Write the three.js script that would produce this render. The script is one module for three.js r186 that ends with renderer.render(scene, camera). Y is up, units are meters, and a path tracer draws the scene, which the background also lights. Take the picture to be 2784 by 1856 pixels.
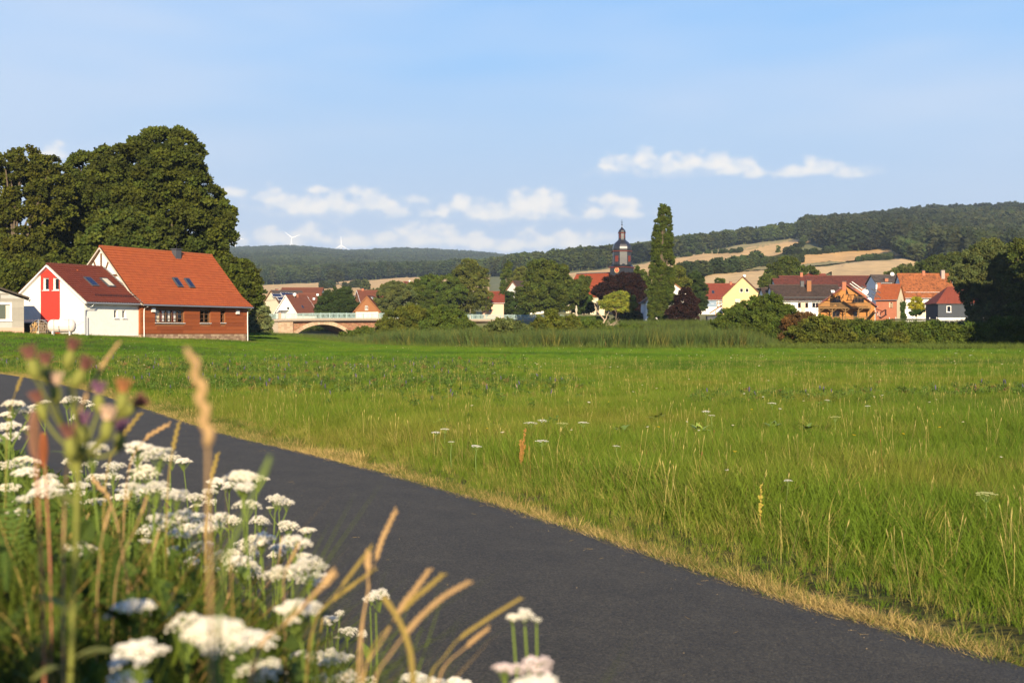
import * as THREE from 'three';
import { mergeGeometries, mergeVertices, toCreasedNormals } from 'three/addons/utils/BufferGeometryUtils.js';
import { ImprovedNoise } from 'three/addons/math/ImprovedNoise.js';

// ------------------------------------------------------------------ camera, sky, sun, exposure
const scene = new THREE.Scene();
const EYE = 1.5, FL = 3400, CX = 1392, HY = 906;          // eye height (m); focal length, centre and horizon of the 2784 x 1856 photograph
const camera = new THREE.PerspectiveCamera(2 * Math.atan(928 / FL) * 180 / Math.PI, 1.5, 0.05, 14000);
camera.position.set(0, EYE, 0);
camera.rotation.x = -Math.atan(22 / FL);
camera.focus = 25;
camera.userData.fStop = 5.4;
const renderer = new THREE.WebGLRenderer({ antialias: true });
renderer.toneMapping = THREE.LinearToneMapping;
renderer.toneMappingExposure = 2.0;
renderer.shadowMap.enabled = true;
const SUN_AZ = 4 * Math.PI / 180, SUN_EL = 21 * Math.PI / 180;   // low evening sun almost straight behind the camera
const sunDir = new THREE.Vector3(Math.sin(SUN_AZ) * Math.cos(SUN_EL), Math.sin(SUN_EL), Math.cos(SUN_AZ) * Math.cos(SUN_EL));
const sun = new THREE.DirectionalLight(new THREE.Color(1.0, 0.815, 0.56), 5);
sun.name = 'sun';
sun.position.copy(sunDir).multiplyScalar(600);
sun.castShadow = true;
sun.shadow.mapSize.set(4096, 4096);
Object.assign(sun.shadow.camera, { left: -300, right: 300, top: 300, bottom: -300, near: 1, far: 1600 });
scene.add(sun, sun.target);

// ------------------------------------------------------------------ helpers
let seed = 7;
const rnd = () => { seed = (seed + 0x6d2b79f5) | 0; let t = Math.imul(seed ^ (seed >>> 15), 1 | seed); t = (t + Math.imul(t ^ (t >>> 7), 61 | t)) ^ t; return ((t ^ (t >>> 14)) >>> 0) / 4294967296; };
const rr = (a, b) => a + (b - a) * rnd();
const pick = (a) => a[Math.floor(rnd() * a.length)];
const gauss = () => (rnd() + rnd() + rnd() + rnd() - 2) * 0.87;
const clamp = (x, a = 0, b = 1) => Math.min(b, Math.max(a, x));
const smooth = (x) => { x = clamp(x); return x * x * (3 - 2 * x); };
const lerp = (a, b, t) => a + (b - a) * t;
const perlin = new ImprovedNoise();
const noise = (x, y, z = 0.37) => perlin.noise(x, y, z);
const fbm = (x, y, z = 0.37, o = 4) => { let s = 0, a = 0.5; for (let i = 0; i < o; i++) { s += a * perlin.noise(x, y, z + i * 7.3); x *= 2.03; y *= 2.03; a *= 0.5; } return s; };
const V = (x, y, z) => new THREE.Vector3(x, y, z);
const at = (px, py, D) => V((px - CX) / FL * D, EYE - (py - HY) / FL * D, -D);   // a point D metres away, seen at that place of the photograph
const hAt = (py, D) => EYE - (py - HY) / FL * D;
const xAt = (px, D) => (px - CX) / FL * D;
const poly = (pts, x) => { if (x <= pts[0][0]) return pts[0][1]; for (let i = 1; i < pts.length; i++) if (x <= pts[i][0]) { const [a, b] = pts[i - 1], [c, d] = pts[i]; return b + (d - b) * (x - a) / (c - a); } return pts[pts.length - 1][1]; };

const ordinal = (n) => ['first', 'second', 'third', 'fourth', 'fifth', 'sixth', 'seventh', 'eighth', 'ninth', 'tenth', 'eleventh', 'twelfth', 'thirteenth', 'fourteenth', 'fifteenth', 'sixteenth', 'seventeenth', 'eighteenth', 'nineteenth', 'twentieth'][n];
const used = {};
const numbered = (n) => { const k = used[n] = (used[n] ?? -1) + 1; return k ? n + '_' + String(k).padStart(3, '0') : n; };
function tag(o, label, category, group, kind) {
  o.userData.label = label; o.userData.category = category;
  if (group) o.userData.group = group;
  if (kind) o.userData.kind = kind;
  return o;
}
const shade = (o) => { o.castShadow = true; o.receiveShadow = true; return o; };
function mesh(name, geo, mat, parent) {
  const m = shade(new THREE.Mesh(Array.isArray(geo) ? merge(geo) : geo, mat));
  if (parent) { m.name = name; parent.add(m); } else { m.name = numbered(name); scene.add(m); }
  return m;
}
function thing(name, label, category, pos = V(0, 0, 0), turn = 0, group) {
  const g = new THREE.Group(); g.name = numbered(name); g.position.copy(pos); g.rotation.y = turn; scene.add(g);
  return tag(g, label, category, group);
}
function structure(name, geo, mat, label) { const m = mesh(name, geo, mat); m.userData.kind = 'structure'; m.userData.label = label; m.userData.category = name.replace(/_/g, ' '); return m; }
function merge(list) {
  const idx = list.some((g) => !g.index);
  const keep = (g) => { const h = idx && g.index ? g.toNonIndexed() : g; for (const k of Object.keys(h.attributes)) if (!['position', 'normal', 'uv', 'color'].includes(k)) h.deleteAttribute(k); return h; };
  const l = list.map(keep);
  if (!l.every((g) => g.attributes.uv)) l.forEach((g) => g.deleteAttribute('uv'));
  return l.length === 1 ? l[0] : mergeGeometries(l);
}
const box = (w, h, d, x = 0, y = 0, z = 0, ry = 0, rx = 0, rz = 0) => { const g = new THREE.BoxGeometry(w, h, d); if (rx) g.rotateX(rx); if (rz) g.rotateZ(rz); if (ry) g.rotateY(ry); return g.translate(x, y, z); };
const cyl = (r0, r1, h, x, y, z, n = 8) => new THREE.CylinderGeometry(r1, r0, h, n).translate(x, y + h / 2, z);
function bar(a, b, r0, r1 = r0, n = 6) {   // a tapered rod from a to b
  const d = b.clone().sub(a), g = new THREE.CylinderGeometry(r1, r0, d.length(), n, 1, true);
  g.applyQuaternion(new THREE.Quaternion().setFromUnitVectors(V(0, 1, 0), d.clone().normalize()));
  return g.translate((a.x + b.x) / 2, (a.y + b.y) / 2, (a.z + b.z) / 2);
}
function beam(a, b, w, d) {   // a square bar from a to b in the local frame
  const v = b.clone().sub(a), g = new THREE.BoxGeometry(w, v.length(), d);
  g.applyQuaternion(new THREE.Quaternion().setFromUnitVectors(V(0, 1, 0), v.clone().normalize()));
  return g.translate((a.x + b.x) / 2, (a.y + b.y) / 2, (a.z + b.z) / 2);
}
function tube(pts, r0, r1, n = 6, seg = 10) {
  const c = new THREE.CatmullRomCurve3(pts), P = [], I = [], U = [], fr = c.computeFrenetFrames(seg, false);
  for (let i = 0; i <= seg; i++) {
    const p = c.getPoint(i / seg), r = lerp(r0, r1, i / seg);
    for (let k = 0; k <= n; k++) {
      const a = k / n * Math.PI * 2, q = p.clone().addScaledVector(fr.normals[i], Math.cos(a) * r).addScaledVector(fr.binormals[i], Math.sin(a) * r);
      P.push(q.x, q.y, q.z); U.push(k / n, i / seg);
      if (i < seg && k < n) { const o = i * (n + 1) + k; I.push(o, o + 1, o + n + 1, o + 1, o + n + 2, o + n + 1); }
    }
  }
  return geom(P, I, U);
}
function geom(P, I, U, C) {
  const g = new THREE.BufferGeometry();
  g.setAttribute('position', new THREE.Float32BufferAttribute(P, 3));
  g.setAttribute('uv', new THREE.Float32BufferAttribute(U ?? new Array(P.length / 3 * 2).fill(0), 2));
  if (C) g.setAttribute('color', new THREE.Float32BufferAttribute(C, 3));
  if (I) g.setIndex(I);
  g.computeVertexNormals();
  return g;
}
function prism(pts, len, uvs = 1) {   // closed outline in x/y (counter-clockwise) drawn out along z, centred; uv in metres
  const P = [], I = [], U = []; let run = 0;
  const n = pts.length, h = len / 2;
  for (let i = 0; i < n; i++) {
    const [ax, ay] = pts[i], [bx, by] = pts[(i + 1) % n], s = Math.hypot(bx - ax, by - ay), o = P.length / 3;
    P.push(ax, ay, h, ax, ay, -h, bx, by, -h, bx, by, h);
    U.push(h * uvs, run * uvs, -h * uvs, run * uvs, -h * uvs, (run + s) * uvs, h * uvs, (run + s) * uvs);
    I.push(o, o + 1, o + 2, o, o + 2, o + 3); run += s;
  }
  const c = pts.map(([x, y]) => new THREE.Vector2(x, y)), f = THREE.ShapeUtils.triangulateShape(c, []);
  for (const s of [1, -1]) { const o = P.length / 3; for (const [x, y] of pts) { P.push(x, y, s * h); U.push(x * uvs, y * uvs); } for (const [a, b, d] of f) s > 0 ? I.push(o + a, o + b, o + d) : I.push(o + a, o + d, o + b); }
  return geom(P, I, U);
}
function plate(outline, holes, depth) {   // wall in x/y with openings, front face at z = 0, thickness behind it
  const s = new THREE.Shape(outline.map(([x, y]) => new THREE.Vector2(x, y)));
  for (const [x, y, w, h] of holes) s.holes.push(new THREE.Path([[x - w / 2, y], [x + w / 2, y], [x + w / 2, y + h], [x - w / 2, y + h]].map(([a, b]) => new THREE.Vector2(a, b))));
  return new THREE.ExtrudeGeometry(s, { depth, bevelEnabled: false }).translate(0, 0, -depth);
}
function tex(w, h, fn, srgb = true) {   // fn(x, y) -> [r, g, b] 0..255
  const d = new Uint8Array(w * h * 4);
  for (let y = 0; y < h; y++) for (let x = 0; x < w; x++) { const c = fn(x, y), o = (y * w + x) * 4; d[o] = clamp(c[0], 0, 255); d[o + 1] = clamp(c[1], 0, 255); d[o + 2] = clamp(c[2], 0, 255); d[o + 3] = 255; }
  const t = new THREE.DataTexture(d, w, h);
  t.wrapS = t.wrapT = THREE.RepeatWrapping; t.magFilter = THREE.LinearFilter; t.minFilter = THREE.LinearMipmapLinearFilter; t.generateMipmaps = true;
  if (srgb) t.colorSpace = THREE.SRGBColorSpace;
  t.needsUpdate = true;
  return t;
}
const rep = (t, x, y = x) => { const c = t.clone(); c.repeat.set(x, y); c.needsUpdate = true; return c; };
// noise that tiles over n cells
function tileNoise(size, cells, s) {
  const g = new Float32Array(cells * cells), old = seed; seed = s; for (let i = 0; i < g.length; i++) g[i] = rnd(); seed = old;
  return (x, y) => {
    const fx = x / size * cells, fy = y / size * cells, ix = Math.floor(fx), iy = Math.floor(fy), u = smooth(fx - ix), v = smooth(fy - iy), q = (a, b) => g[((b % cells) + cells) % cells * cells + ((a % cells) + cells) % cells];
    return lerp(lerp(q(ix, iy), q(ix + 1, iy), u), lerp(q(ix, iy + 1), q(ix + 1, iy + 1), u), v);
  };
}
const mat = (r, g, b, rough = 0.85, o = {}) => new THREE.MeshStandardMaterial({ color: new THREE.Color().setRGB(r, g, b), roughness: rough, side: THREE.DoubleSide, ...o });
const leafy = (r, g, b, rough = 0.8, o = {}) => new THREE.MeshPhysicalMaterial({ color: new THREE.Color().setRGB(r, g, b), roughness: rough, specularIntensity: 0.3, side: THREE.DoubleSide, ...o });
const hex = (h, rough = 0.85, o = {}) => new THREE.MeshStandardMaterial({ color: h, roughness: rough, side: THREE.DoubleSide, ...o });
// plaster / concrete tone: a fine tiling mottle shared by many materials, tinted by colour
const nA = tileNoise(256, 8, 11), nB = tileNoise(256, 32, 12), nC = tileNoise(256, 128, 13);
const mottle = tex(256, 256, (x, y) => { const v = 246 + 7 * (nA(x, y) - 0.5) + 9 * (nB(x, y) - 0.5) + 10 * (nC(x, y) - 0.5); return [v, v, v]; });
const grainBump = tex(256, 256, (x, y) => { const v = 255 * (0.6 * nC(x, y) + 0.4 * nB(x, y)); return [v, v, v]; }, false);
const woodTex = tex(256, 256, (x, y) => { const v = 236 + 18 * (tw(x * 1, y * 8) - 0.5) + 30 * (tw2(x * 2, y) - 0.5); return [v, v, v]; });
function tw(x, y) { return nB(x % 256, (y / 4) % 256); }
function tw2(x, y) { return nC((x / 8) % 256, y % 256); }
const plaster = (r, g, b, o = {}) => mat(r, g, b, 0.9, { map: rep(mottle, 0.22), bumpMap: rep(grainBump, 1.2), bumpScale: 0.004, ...o });
const wood = (r, g, b, o = {}) => mat(r, g, b, 0.75, { map: rep(woodTex, 0.8), bumpMap: rep(woodTex, 0.8), bumpScale: 0.003, ...o });
// roof tiles: tone per tile (0.3 x 0.35 m), stains, and a shallow roll for bump
const tileTone = (() => { const a = [], old = seed; seed = 99; for (let i = 0; i < 1024; i++) a.push(rnd()); seed = old; return a; })();
const tileMap = tex(512, 512, (x, y) => { const c = Math.floor(x / 16), r = Math.floor(y / 16), k = tileTone[(r % 32) * 32 + c % 32], v = 236 + 22 * (k - 0.5) + 10 * (nA(x / 2, y / 2) - 0.5) + 14 * (nC(x / 2, y / 2) - 0.5); return [v, v * (0.985 + 0.03 * k), v]; });
const tileMapRough = tex(512, 512, (x, y) => { const c = Math.floor(x / 16), r = Math.floor(y / 16), k = tileTone[(r % 32) * 32 + c % 32], m = nB(x / 2, y / 2), dark = k > 0.9 ? 0.68 : 1, v = (226 + 50 * (k - 0.5) + 40 * (nA(x / 2, y / 2) - 0.5) + 30 * (m - 0.5)) * dark; return [v, v, v]; });
const tileBump = tex(64, 64, (x, y) => { const v = 128 + 120 * Math.cos(x / 64 * Math.PI * 2); return [v, v, v]; }, false);
const roofMat = (r, g, b, rough = 0.8, worn = false) => mat(r, g, b, rough, { map: rep(worn ? tileMapRough : tileMap, 1 / 9.6, 1 / 11.2), bumpMap: rep(tileBump, 1 / 0.3, 1), bumpScale: 0.03 });

const lin3 = [212, 225, 246].map((v) => Math.pow(v / 255, 2.2));
// ------------------------------------------------------------------ the sky: blue air, thin high veil, small evening cumulus; it goes on all round
{
  const W = 4096, H = 2048, d = new Float32Array(W * H * 4), k = 1 / 1.93;
  const lin = (c) => c.map((v) => Math.pow(v / 255, 2.2) * k);
  const band = [[-90, [120, 130, 110]], [-0.5, [130, 140, 125]], [0, [194, 209, 233]], [3, [192, 210, 237]], [6, [189, 212, 241]], [9, [178, 210, 246]], [12.5, [152, 202, 254]], [17, [128, 190, 255]], [30, [82, 136, 218]], [55, [48, 88, 164]], [90, [38, 72, 142]]].map(([e, c]) => [e, lin(c)]);
  const S = 1.1837, clouds = [];
  const puff = (list) => { for (const [x, y, rx, ry] of list) clouds.push([x * S, y * S, rx * S * 1.25, (ry ?? rx * 0.55) * S * 1.55]); };
  puff([[1400, 372, 26, 13], [1440, 380, 36, 17], [1486, 372, 24, 19], [1520, 386, 36, 18], [1575, 378, 40, 17], [1635, 376, 42, 17], [1685, 390, 44, 19], [1722, 407, 20, 10]]);
  puff([[1810, 405, 32, 11], [1845, 378, 15, 11], [1878, 394, 36, 17], [1925, 411, 30, 11], [1960, 415, 16, 5]]);
  puff([[620, 460, 30, 16], [662, 472, 40, 17], [722, 474, 34, 15], [768, 470, 40, 16], [826, 446, 28, 12], [850, 468, 48, 22], [905, 486, 44, 17], [548, 450, 30, 9], [735, 443, 20, 7]]);
  puff([[1065, 464, 22, 15], [1092, 480, 40, 20], [1132, 486, 30, 18], [955, 458, 22, 11], [980, 494, 22, 9], [1015, 484, 14, 14]]);
  puff([[1192, 465, 24, 18], [1236, 462, 36, 19], [1262, 482, 46, 22], [1215, 490, 44, 17]]);
  puff([[1400, 464, 24, 14], [1430, 480, 34, 18], [1368, 493, 26, 9], [1458, 495, 24, 8], [1360, 458, 12, 7]]);
  puff([[945, 528, 28, 16], [985, 538, 44, 24], [1042, 554, 44, 18], [1098, 553, 28, 16], [890, 545, 24, 9]]);
  puff([[1225, 558, 44, 20], [1290, 553, 42, 17], [1340, 562, 34, 16], [1400, 548, 24, 14], [1180, 567, 30, 12]]);
  puff([[620, 545, 40, 16], [712, 538, 30, 16], [560, 552, 30, 14], [745, 548, 22, 10], [680, 556, 40, 12], [830, 560, 40, 10]]);
  puff([[170, 374, 20, 17], [152, 385, 18, 9], [8, 515, 40, 18], [-60, 500, 60, 22]]);
  for (const [x, y, rx, ry, q] of [[780, 478, 240, 40, 0.5], [1170, 488, 180, 40, 0.5], [1010, 556, 280, 34, 0.6], [1300, 562, 220, 30, 0.6], [660, 552, 220, 28, 0.6], [1560, 398, 210, 26, 0.35], [1880, 404, 120, 20, 0.3], [1420, 490, 100, 22, 0.35]]) clouds.push([x * S, y * S, rx * S, ry * S, q]);
  const old = seed; seed = 4242;                       // the same kind of clouds outside the frame
  for (let i = 0; i < 60; i++) { const az = rr(26, 334), x0 = CX + az * Math.PI / 180 * FL, y0 = HY - rr(0.035, 0.155) * FL; for (let j = 0, n = 3 + Math.floor(rnd() * 6); j < n; j++) { const w = rr(25, 60); clouds.push([x0 + (j - n / 2) * rr(35, 60), y0 + gauss() * 14, w, w * rr(0.35, 0.6)]); } }
  seed = old;
  const white = lin([255, 248, 240]).map((v) => v * 1.06);   // one colour for all cloud; thin cloud lets the blue through
  for (let r = 0; r < H; r++) {
    const el = ((r + 0.5) / H - 0.5) * 180; let b = 1; while (b < band.length - 1 && band[b][0] < el) b++;
    const t = clamp((el - band[b - 1][0]) / (band[b][0] - band[b - 1][0])), base = [0, 1, 2].map((c) => lerp(band[b - 1][1][c], band[b][1][c], t));
    const py = HY - Math.tan(clamp(el, -60, 60) * Math.PI / 180) * FL;
    for (let c = 0; c < W; c++) {
      const round = ((c + 0.5) / W - 0.5) * 2 * Math.PI; let az = round + Math.PI / 2; if (az < -Math.PI / 4) az += Math.PI * 2;
      const o = (r * W + c) * 4, px = CX + az * FL;
      let col = base;
      if (el > -1) {   // thin veil, drawn out in broad slanting bands
        const y = el * 0.11 - 0.9 * az * 0.35, veil = smooth(0.5 + 1.5 * fbm(az * 1.7 + 3.1, y * 1.3 + 0.4, 2.2, 4)) * clamp((el + 1) / 6) * 0.54 * clamp(1.6 - Math.abs(el - 8) / 14, 0.25, 1);
        const fine = veil * (1 + 0.25 * noise(az * 9, el * 0.9 + az * 4, 5.5));
        col = col.map((v, i) => lerp(v, lin3[i] * k, fine));
      }
      d[o] = col[0]; d[o + 1] = col[1]; d[o + 2] = col[2]; d[o + 3] = 1;
    }
  }
  // clouds, one window of pixels each
  const density = new Float32Array(W * H);
  for (const [x, y, rx, ry, soft] of clouds) {
    const az0 = (x - CX) / FL, el0 = Math.atan((HY - y) / FL), ra = rx / FL, re = ry / FL;
    const c0 = Math.floor(((az0 - ra * 2 - Math.PI / 2) / (2 * Math.PI) + 0.5) * W), c1 = Math.ceil(((az0 + ra * 2 - Math.PI / 2) / (2 * Math.PI) + 0.5) * W);
    const r0 = Math.max(H / 2, Math.floor(((el0 - re * 2) / Math.PI + 0.5) * H)), r1 = Math.ceil(((el0 + re * 2) / Math.PI + 0.5) * H);
    for (let r = r0; r <= r1; r++) for (let cc = c0; cc <= c1; cc++) {
      const c = ((cc % W) + W) % W, az = ((cc + 0.5) / W - 0.5) * 2 * Math.PI + Math.PI / 2, el = ((r + 0.5) / H - 0.5) * Math.PI;
      const u = (az - az0) / ra, v = (el - el0) / re, vv = v < 0 ? v * 1.45 : v;
      const n = fbm(az * 70, el * 110, 1.7, 5), e = 1.12 - Math.sqrt(u * u + vv * vv) + n * (soft ? 1.2 : 1.0), q = (soft ?? 1) * smooth(e * (soft ? 0.8 : 1.5)), i = r * W + c;
      if (q <= 0) continue;
      density[i] = 1 - (1 - density[i]) * (1 - q * (soft ? 0.93 : clamp(0.62 + n * 0.9, 0.25, 0.96)));
    }
  }
  for (let i = 0; i < W * H; i++) if (density[i] > 0) for (let c = 0; c < 3; c++) d[i * 4 + c] = lerp(d[i * 4 + c], white[c], density[i] * 0.92);
  const t = new THREE.DataTexture(d, W, H, THREE.RGBAFormat, THREE.FloatType);
  t.mapping = THREE.EquirectangularReflectionMapping; t.magFilter = t.minFilter = THREE.LinearFilter; t.wrapS = THREE.RepeatWrapping; t.needsUpdate = true;
  scene.background = t; scene.environment = t;
}
// ------------------------------------------------------------------ the land
// path: its right edge as a line on the ground (x, distance); the left edge runs 3 m to the left
const EDGE = [[12.5, -17], [6.4, -3.7], [2.22, 5.42], [1.49, 6.85], [0.685, 8.79], [-0.72, 11.8], [-2.5, 15.1], [-4.3, 18.3], [-7.1, 24.1], [-12.4, 34.7], [-18.3, 44.7], [-29, 60], [-47, 80], [-80, 110]];
const edgeCurve = new THREE.CatmullRomCurve3(EDGE.map(([x, D]) => V(x, 0, -D)), false, 'centripetal');
const edgePts = edgeCurve.getPoints(260).map((p) => [p.x, -p.z]);
const PATH_W = 3.0;
function side(x, D) {   // metres to the left of the path's right edge; negative on the meadow
  let best = 1e9, s = 0;
  for (let i = 1; i < edgePts.length; i++) {
    const [ax, ay] = edgePts[i - 1], [bx, by] = edgePts[i], dx = bx - ax, dy = by - ay, t = clamp(((x - ax) * dx + (D - ay) * dy) / (dx * dx + dy * dy)), qx = x - ax - dx * t, qy = D - ay - dy * t, q = qx * qx + qy * qy;
    if (q < best) { best = q; s = Math.sign(dx * qy - dy * qx) * Math.sqrt(q); }
  }
  return s;
}
// far rim of the meadow, where reeds and bushes begin
const RIM = [[-200, 150], [300, 150], [669, 205], [870, 176], [1000, 152], [1100, 138], [1300, 122], [1700, 117], [2000, 116], [2400, 113], [2784, 110], [3400, 108]];
const rimD = (px) => poly(RIM, px);
function land(x, D) {   // ground height; path = 0
  const r = Math.hypot(x, D);
  let y = 0;
  if (r < 90) {
    const s = side(x, D);
    if (s > PATH_W) y += 0.82 * smooth((s - PATH_W - 0.05) / 1.35) + 0.03 * noise(x * 3, D * 3) * clamp(s - PATH_W);
    else if (s < 0) y += (0.05 * smooth(-s / 0.6) + 0.09 * noise(x * 0.16, D * 0.16) * clamp(-s / 6) + 0.035 * noise(x * 0.9, D * 0.9) * clamp(-s / 1.2));
  } else y += 0.05 + 0.09 * noise(x * 0.16, D * 0.16);
  y += 1.2 * smooth((D - 55) / 50) * clamp((-x - 18) / 20, 0, 1.25);
  const b = smooth((x + 12) / 30), start = lerp(282, 150, b), len = lerp(30, 62, b);
  y += lerp(3.4, 3.2, b) * smooth((D - start) / len) - 0.9 * smooth((D - start) / len) * clamp((-x - 18) / 20, 0, 1.25);
  return y;
}
const onLand = (px, D, dy = 0) => V(xAt(px, D), land(xAt(px, D), D) + dy, -D);

// ground sheet: rings round the camera out to the foot of the hills
{
  const rings = []; for (let r = 0.25; r < 400; r *= 1.045) rings.push(r); rings.push(400, 900, 2000);
  const az = []; for (let a = -32; a <= 32; a += 0.2) az.push(a); for (let a = 36; a < 328; a += 4) az.push(a); az.push(328);
  const P = [0, land(0, 0), 0], C = [], I = [], U = [0, 0], n = az.length;
  const tint = (x, D) => { const s = Math.hypot(x, D) < 90 ? side(x, D) : -50, m = 0.5 + fbm(x * 0.12, D * 0.12, 3.3, 4), straw = smooth(1 - (-s) / 0.35) * (s < 0 ? 1 : 0) + (s > PATH_W ? 0.4 : 0); const g = [lerp(0.075, 0.115, m), lerp(0.08, 0.105, m), lerp(0.02, 0.03, m)], w = [0.30, 0.225, 0.12]; return g.map((v, i) => lerp(v, w[i], clamp(straw))); };
  C.push(...tint(0, 0));
  for (const r of rings) for (const a of az) { const t = a * Math.PI / 180, x = Math.sin(t) * r, D = Math.cos(t) * r; P.push(x, r > 420 ? -6 : land(x, D), -D); U.push(x, D); C.push(...tint(x, D)); }
  for (let k = 0; k < n - 1; k++) I.push(0, 1 + k + 1, 1 + k);
  for (let j = 0; j < rings.length - 1; j++) for (let k = 0; k < n - 1; k++) { const o = 1 + j * n + k; I.push(o, o + 1, o + n, o + 1, o + n + 1, o + n); }
  const nz = tileNoise(256, 16, 31), nz2 = tileNoise(256, 64, 32), soil = tex(256, 256, (x, y) => { const v = 205 + 60 * (nz(x, y) - 0.5) + 70 * (nz2(x, y) - 0.5); return [v, v, v * 0.96]; });
  structure('meadow_ground', geom(P, I, U, C), leafy(1, 1, 1, 1, { vertexColors: true, map: rep(soil, 0.5), bumpMap: rep(soil, 0.5), bumpScale: 0.05 }), 'green meadow ground running back to the river bushes');
}
// asphalt path with a slightly ragged edge, a broken-down shoulder and a real thickness
{
  const nz = tileNoise(1024, 512, 51), nz2 = tileNoise(1024, 40, 52), nz3 = tileNoise(1024, 10, 53), nz4 = tileNoise(1024, 256, 54);
  const asphalt = tex(1024, 1024, (x, y) => {
    const f = nz(x, y), g = nz4(x, y), big = nz2(x, y), broad = nz3(x, y);
    let v = 52 + 40 * (f - 0.5) + 30 * (g - 0.5) + 6 * (big - 0.5) + 8 * (broad - 0.5), w = 1;
    if (f > 0.93) { v += 44 * (f - 0.9) * 10 * 0.5; w = 1 + 0.25 * (g - 0.3); }
    return [v * 1.06 * w, v, v * 0.8 / w];
  });
  const bump = tex(1024, 1024, (x, y) => { const v = 255 * (0.65 * nz(x, y) + 0.35 * nz4(x, y)); return [v, v, v]; }, false);
  const P = [], I = [], U = [], n = edgePts.length, across = 9;
  for (let i = 0; i < n; i++) {
    const [ax, ay] = edgePts[Math.max(0, i - 1)], [bx, by] = edgePts[Math.min(n - 1, i + 1)], l = Math.hypot(bx - ax, by - ay), nx = -(by - ay) / l, ny = (bx - ax) / l, [x, y] = edgePts[i];
    for (let k = 0; k <= across; k++) { const s = k / across * PATH_W + (k === 0 ? 0.035 * noise(x * 2.1, y * 2.1) + 0.02 * noise(x * 9, y * 9) : k === across ? 0.08 * noise(x * 2.3, y * 2.3, 4) : 0), X = x + nx * s, D = y + ny * s; P.push(X, 0.055 + 0.02 * Math.sin(k / across * Math.PI), -D); U.push(X, D); if (i < n - 1 && k < across) { const o = i * (across + 1) + k; I.push(o, o + 1, o + across + 1, o + 1, o + across + 2, o + across + 1); } }
  }
  for (const k of [0, across]) for (let i = 0; i < n; i++) { const o = (i * (across + 1) + k) * 3; P.push(P[o], -0.06, P[o + 2]); U.push(P[o], P[o + 1]); if (i < n - 1) { const a = i * (across + 1) + k, b = a + across + 1, c = P.length / 3 - 1; I.push(a, b, c, b, c + 1, c); } }
  structure('asphalt_path', geom(P, I, U), mat(1, 1, 1, 0.88, { map: rep(asphalt, 0.42), bumpMap: rep(bump, 0.42), bumpScale: 0.004 }), 'dark grey asphalt path running along the meadow');
}

// hills: height of the land by direction (column of the photograph) and distance
const RS = [290, 380, 480, 700, 1000, 1300, 1700, 2300, 3000, 3800, 5500];
const HILL = [
  [-700, [888, 819, 802, 798, 792, 783, 752, 722, 705, 689, 735]], [600, [888, 819, 802, 798, 792, 783, 752, 722, 705, 689, 735]], [800, [888, 819, 802, 797, 790, 773, 750, 720, 700, 684, 735]],
  [940, [888, 819, 802, 796, 785, 767, 752, 728, 708, 697, 735]], [1100, [888, 820, 800, 790, 775, 757, 752, 738, 712, 690, 735]], [1300, [888, 824, 800, 785, 768, 752, 746, 742, 715, 700, 740]], [1450, [888, 824, 795, 772, 748, 728, 735, 745, 720, 720, 760]],
  [1600, [888, 826, 790, 758, 732, 716, 730, 750, 750, 760, 780]], [1720, [888, 829, 790, 755, 724, 706, 720, 745, 760, 770, 790]], [1838, [888, 832, 790, 748, 703, 690, 700, 730, 760, 780, 800]], [1930, [888, 834, 790, 742, 690, 678, 690, 720, 760, 780, 800]],
  [2020, [888, 834, 790, 735, 676, 664, 676, 710, 760, 780, 800]], [2120, [888, 834, 788, 735, 668, 652, 662, 700, 760, 780, 800]], [2195, [888, 829, 782, 730, 668, 645, 652, 690, 750, 780, 800]], [2300, [888, 826, 778, 726, 683, 640, 632, 660, 740, 780, 800]],
  [2440, [888, 824, 775, 722, 676, 636, 612, 640, 720, 780, 800]], [2530, [888, 822, 775, 728, 690, 630, 604, 630, 700, 780, 800]], [2784, [888, 820, 778, 738, 700, 628, 594, 620, 700, 780, 800]], [3500, [888, 820, 778, 738, 700, 628, 590, 615, 700, 780, 800]],
];
const YS = HILL.map(([px, ys]) => [px, ys]);
function hillY(px, r) {   // picture row of the land there
  let j = 1; while (j < YS.length - 1 && px > YS[j][0]) j++;
  const t = smooth(clamp((px - YS[j - 1][0]) / (YS[j][0] - YS[j - 1][0])) * 0.999), row = (k) => lerp(YS[j - 1][1][k], YS[j][1][k], lerp(clamp((px - YS[j - 1][0]) / (YS[j][0] - YS[j - 1][0])), t, 0.4));
  let i = 1; while (i < RS.length - 1 && r > RS[i]) i++;
  const u = clamp((r - RS[i - 1]) / (RS[i] - RS[i - 1]));
  return lerp(row(i - 1), row(i), u);
}
const hillH = (px, r) => hAt(hillY(px, r), r) + 1.2 * noise(px * 0.02, r * 0.01) * clamp((r - 450) / 400);
const hillP = (px, r, up = 0) => V(xAt(px, r), hillH(px, r) + up, -r);
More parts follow.
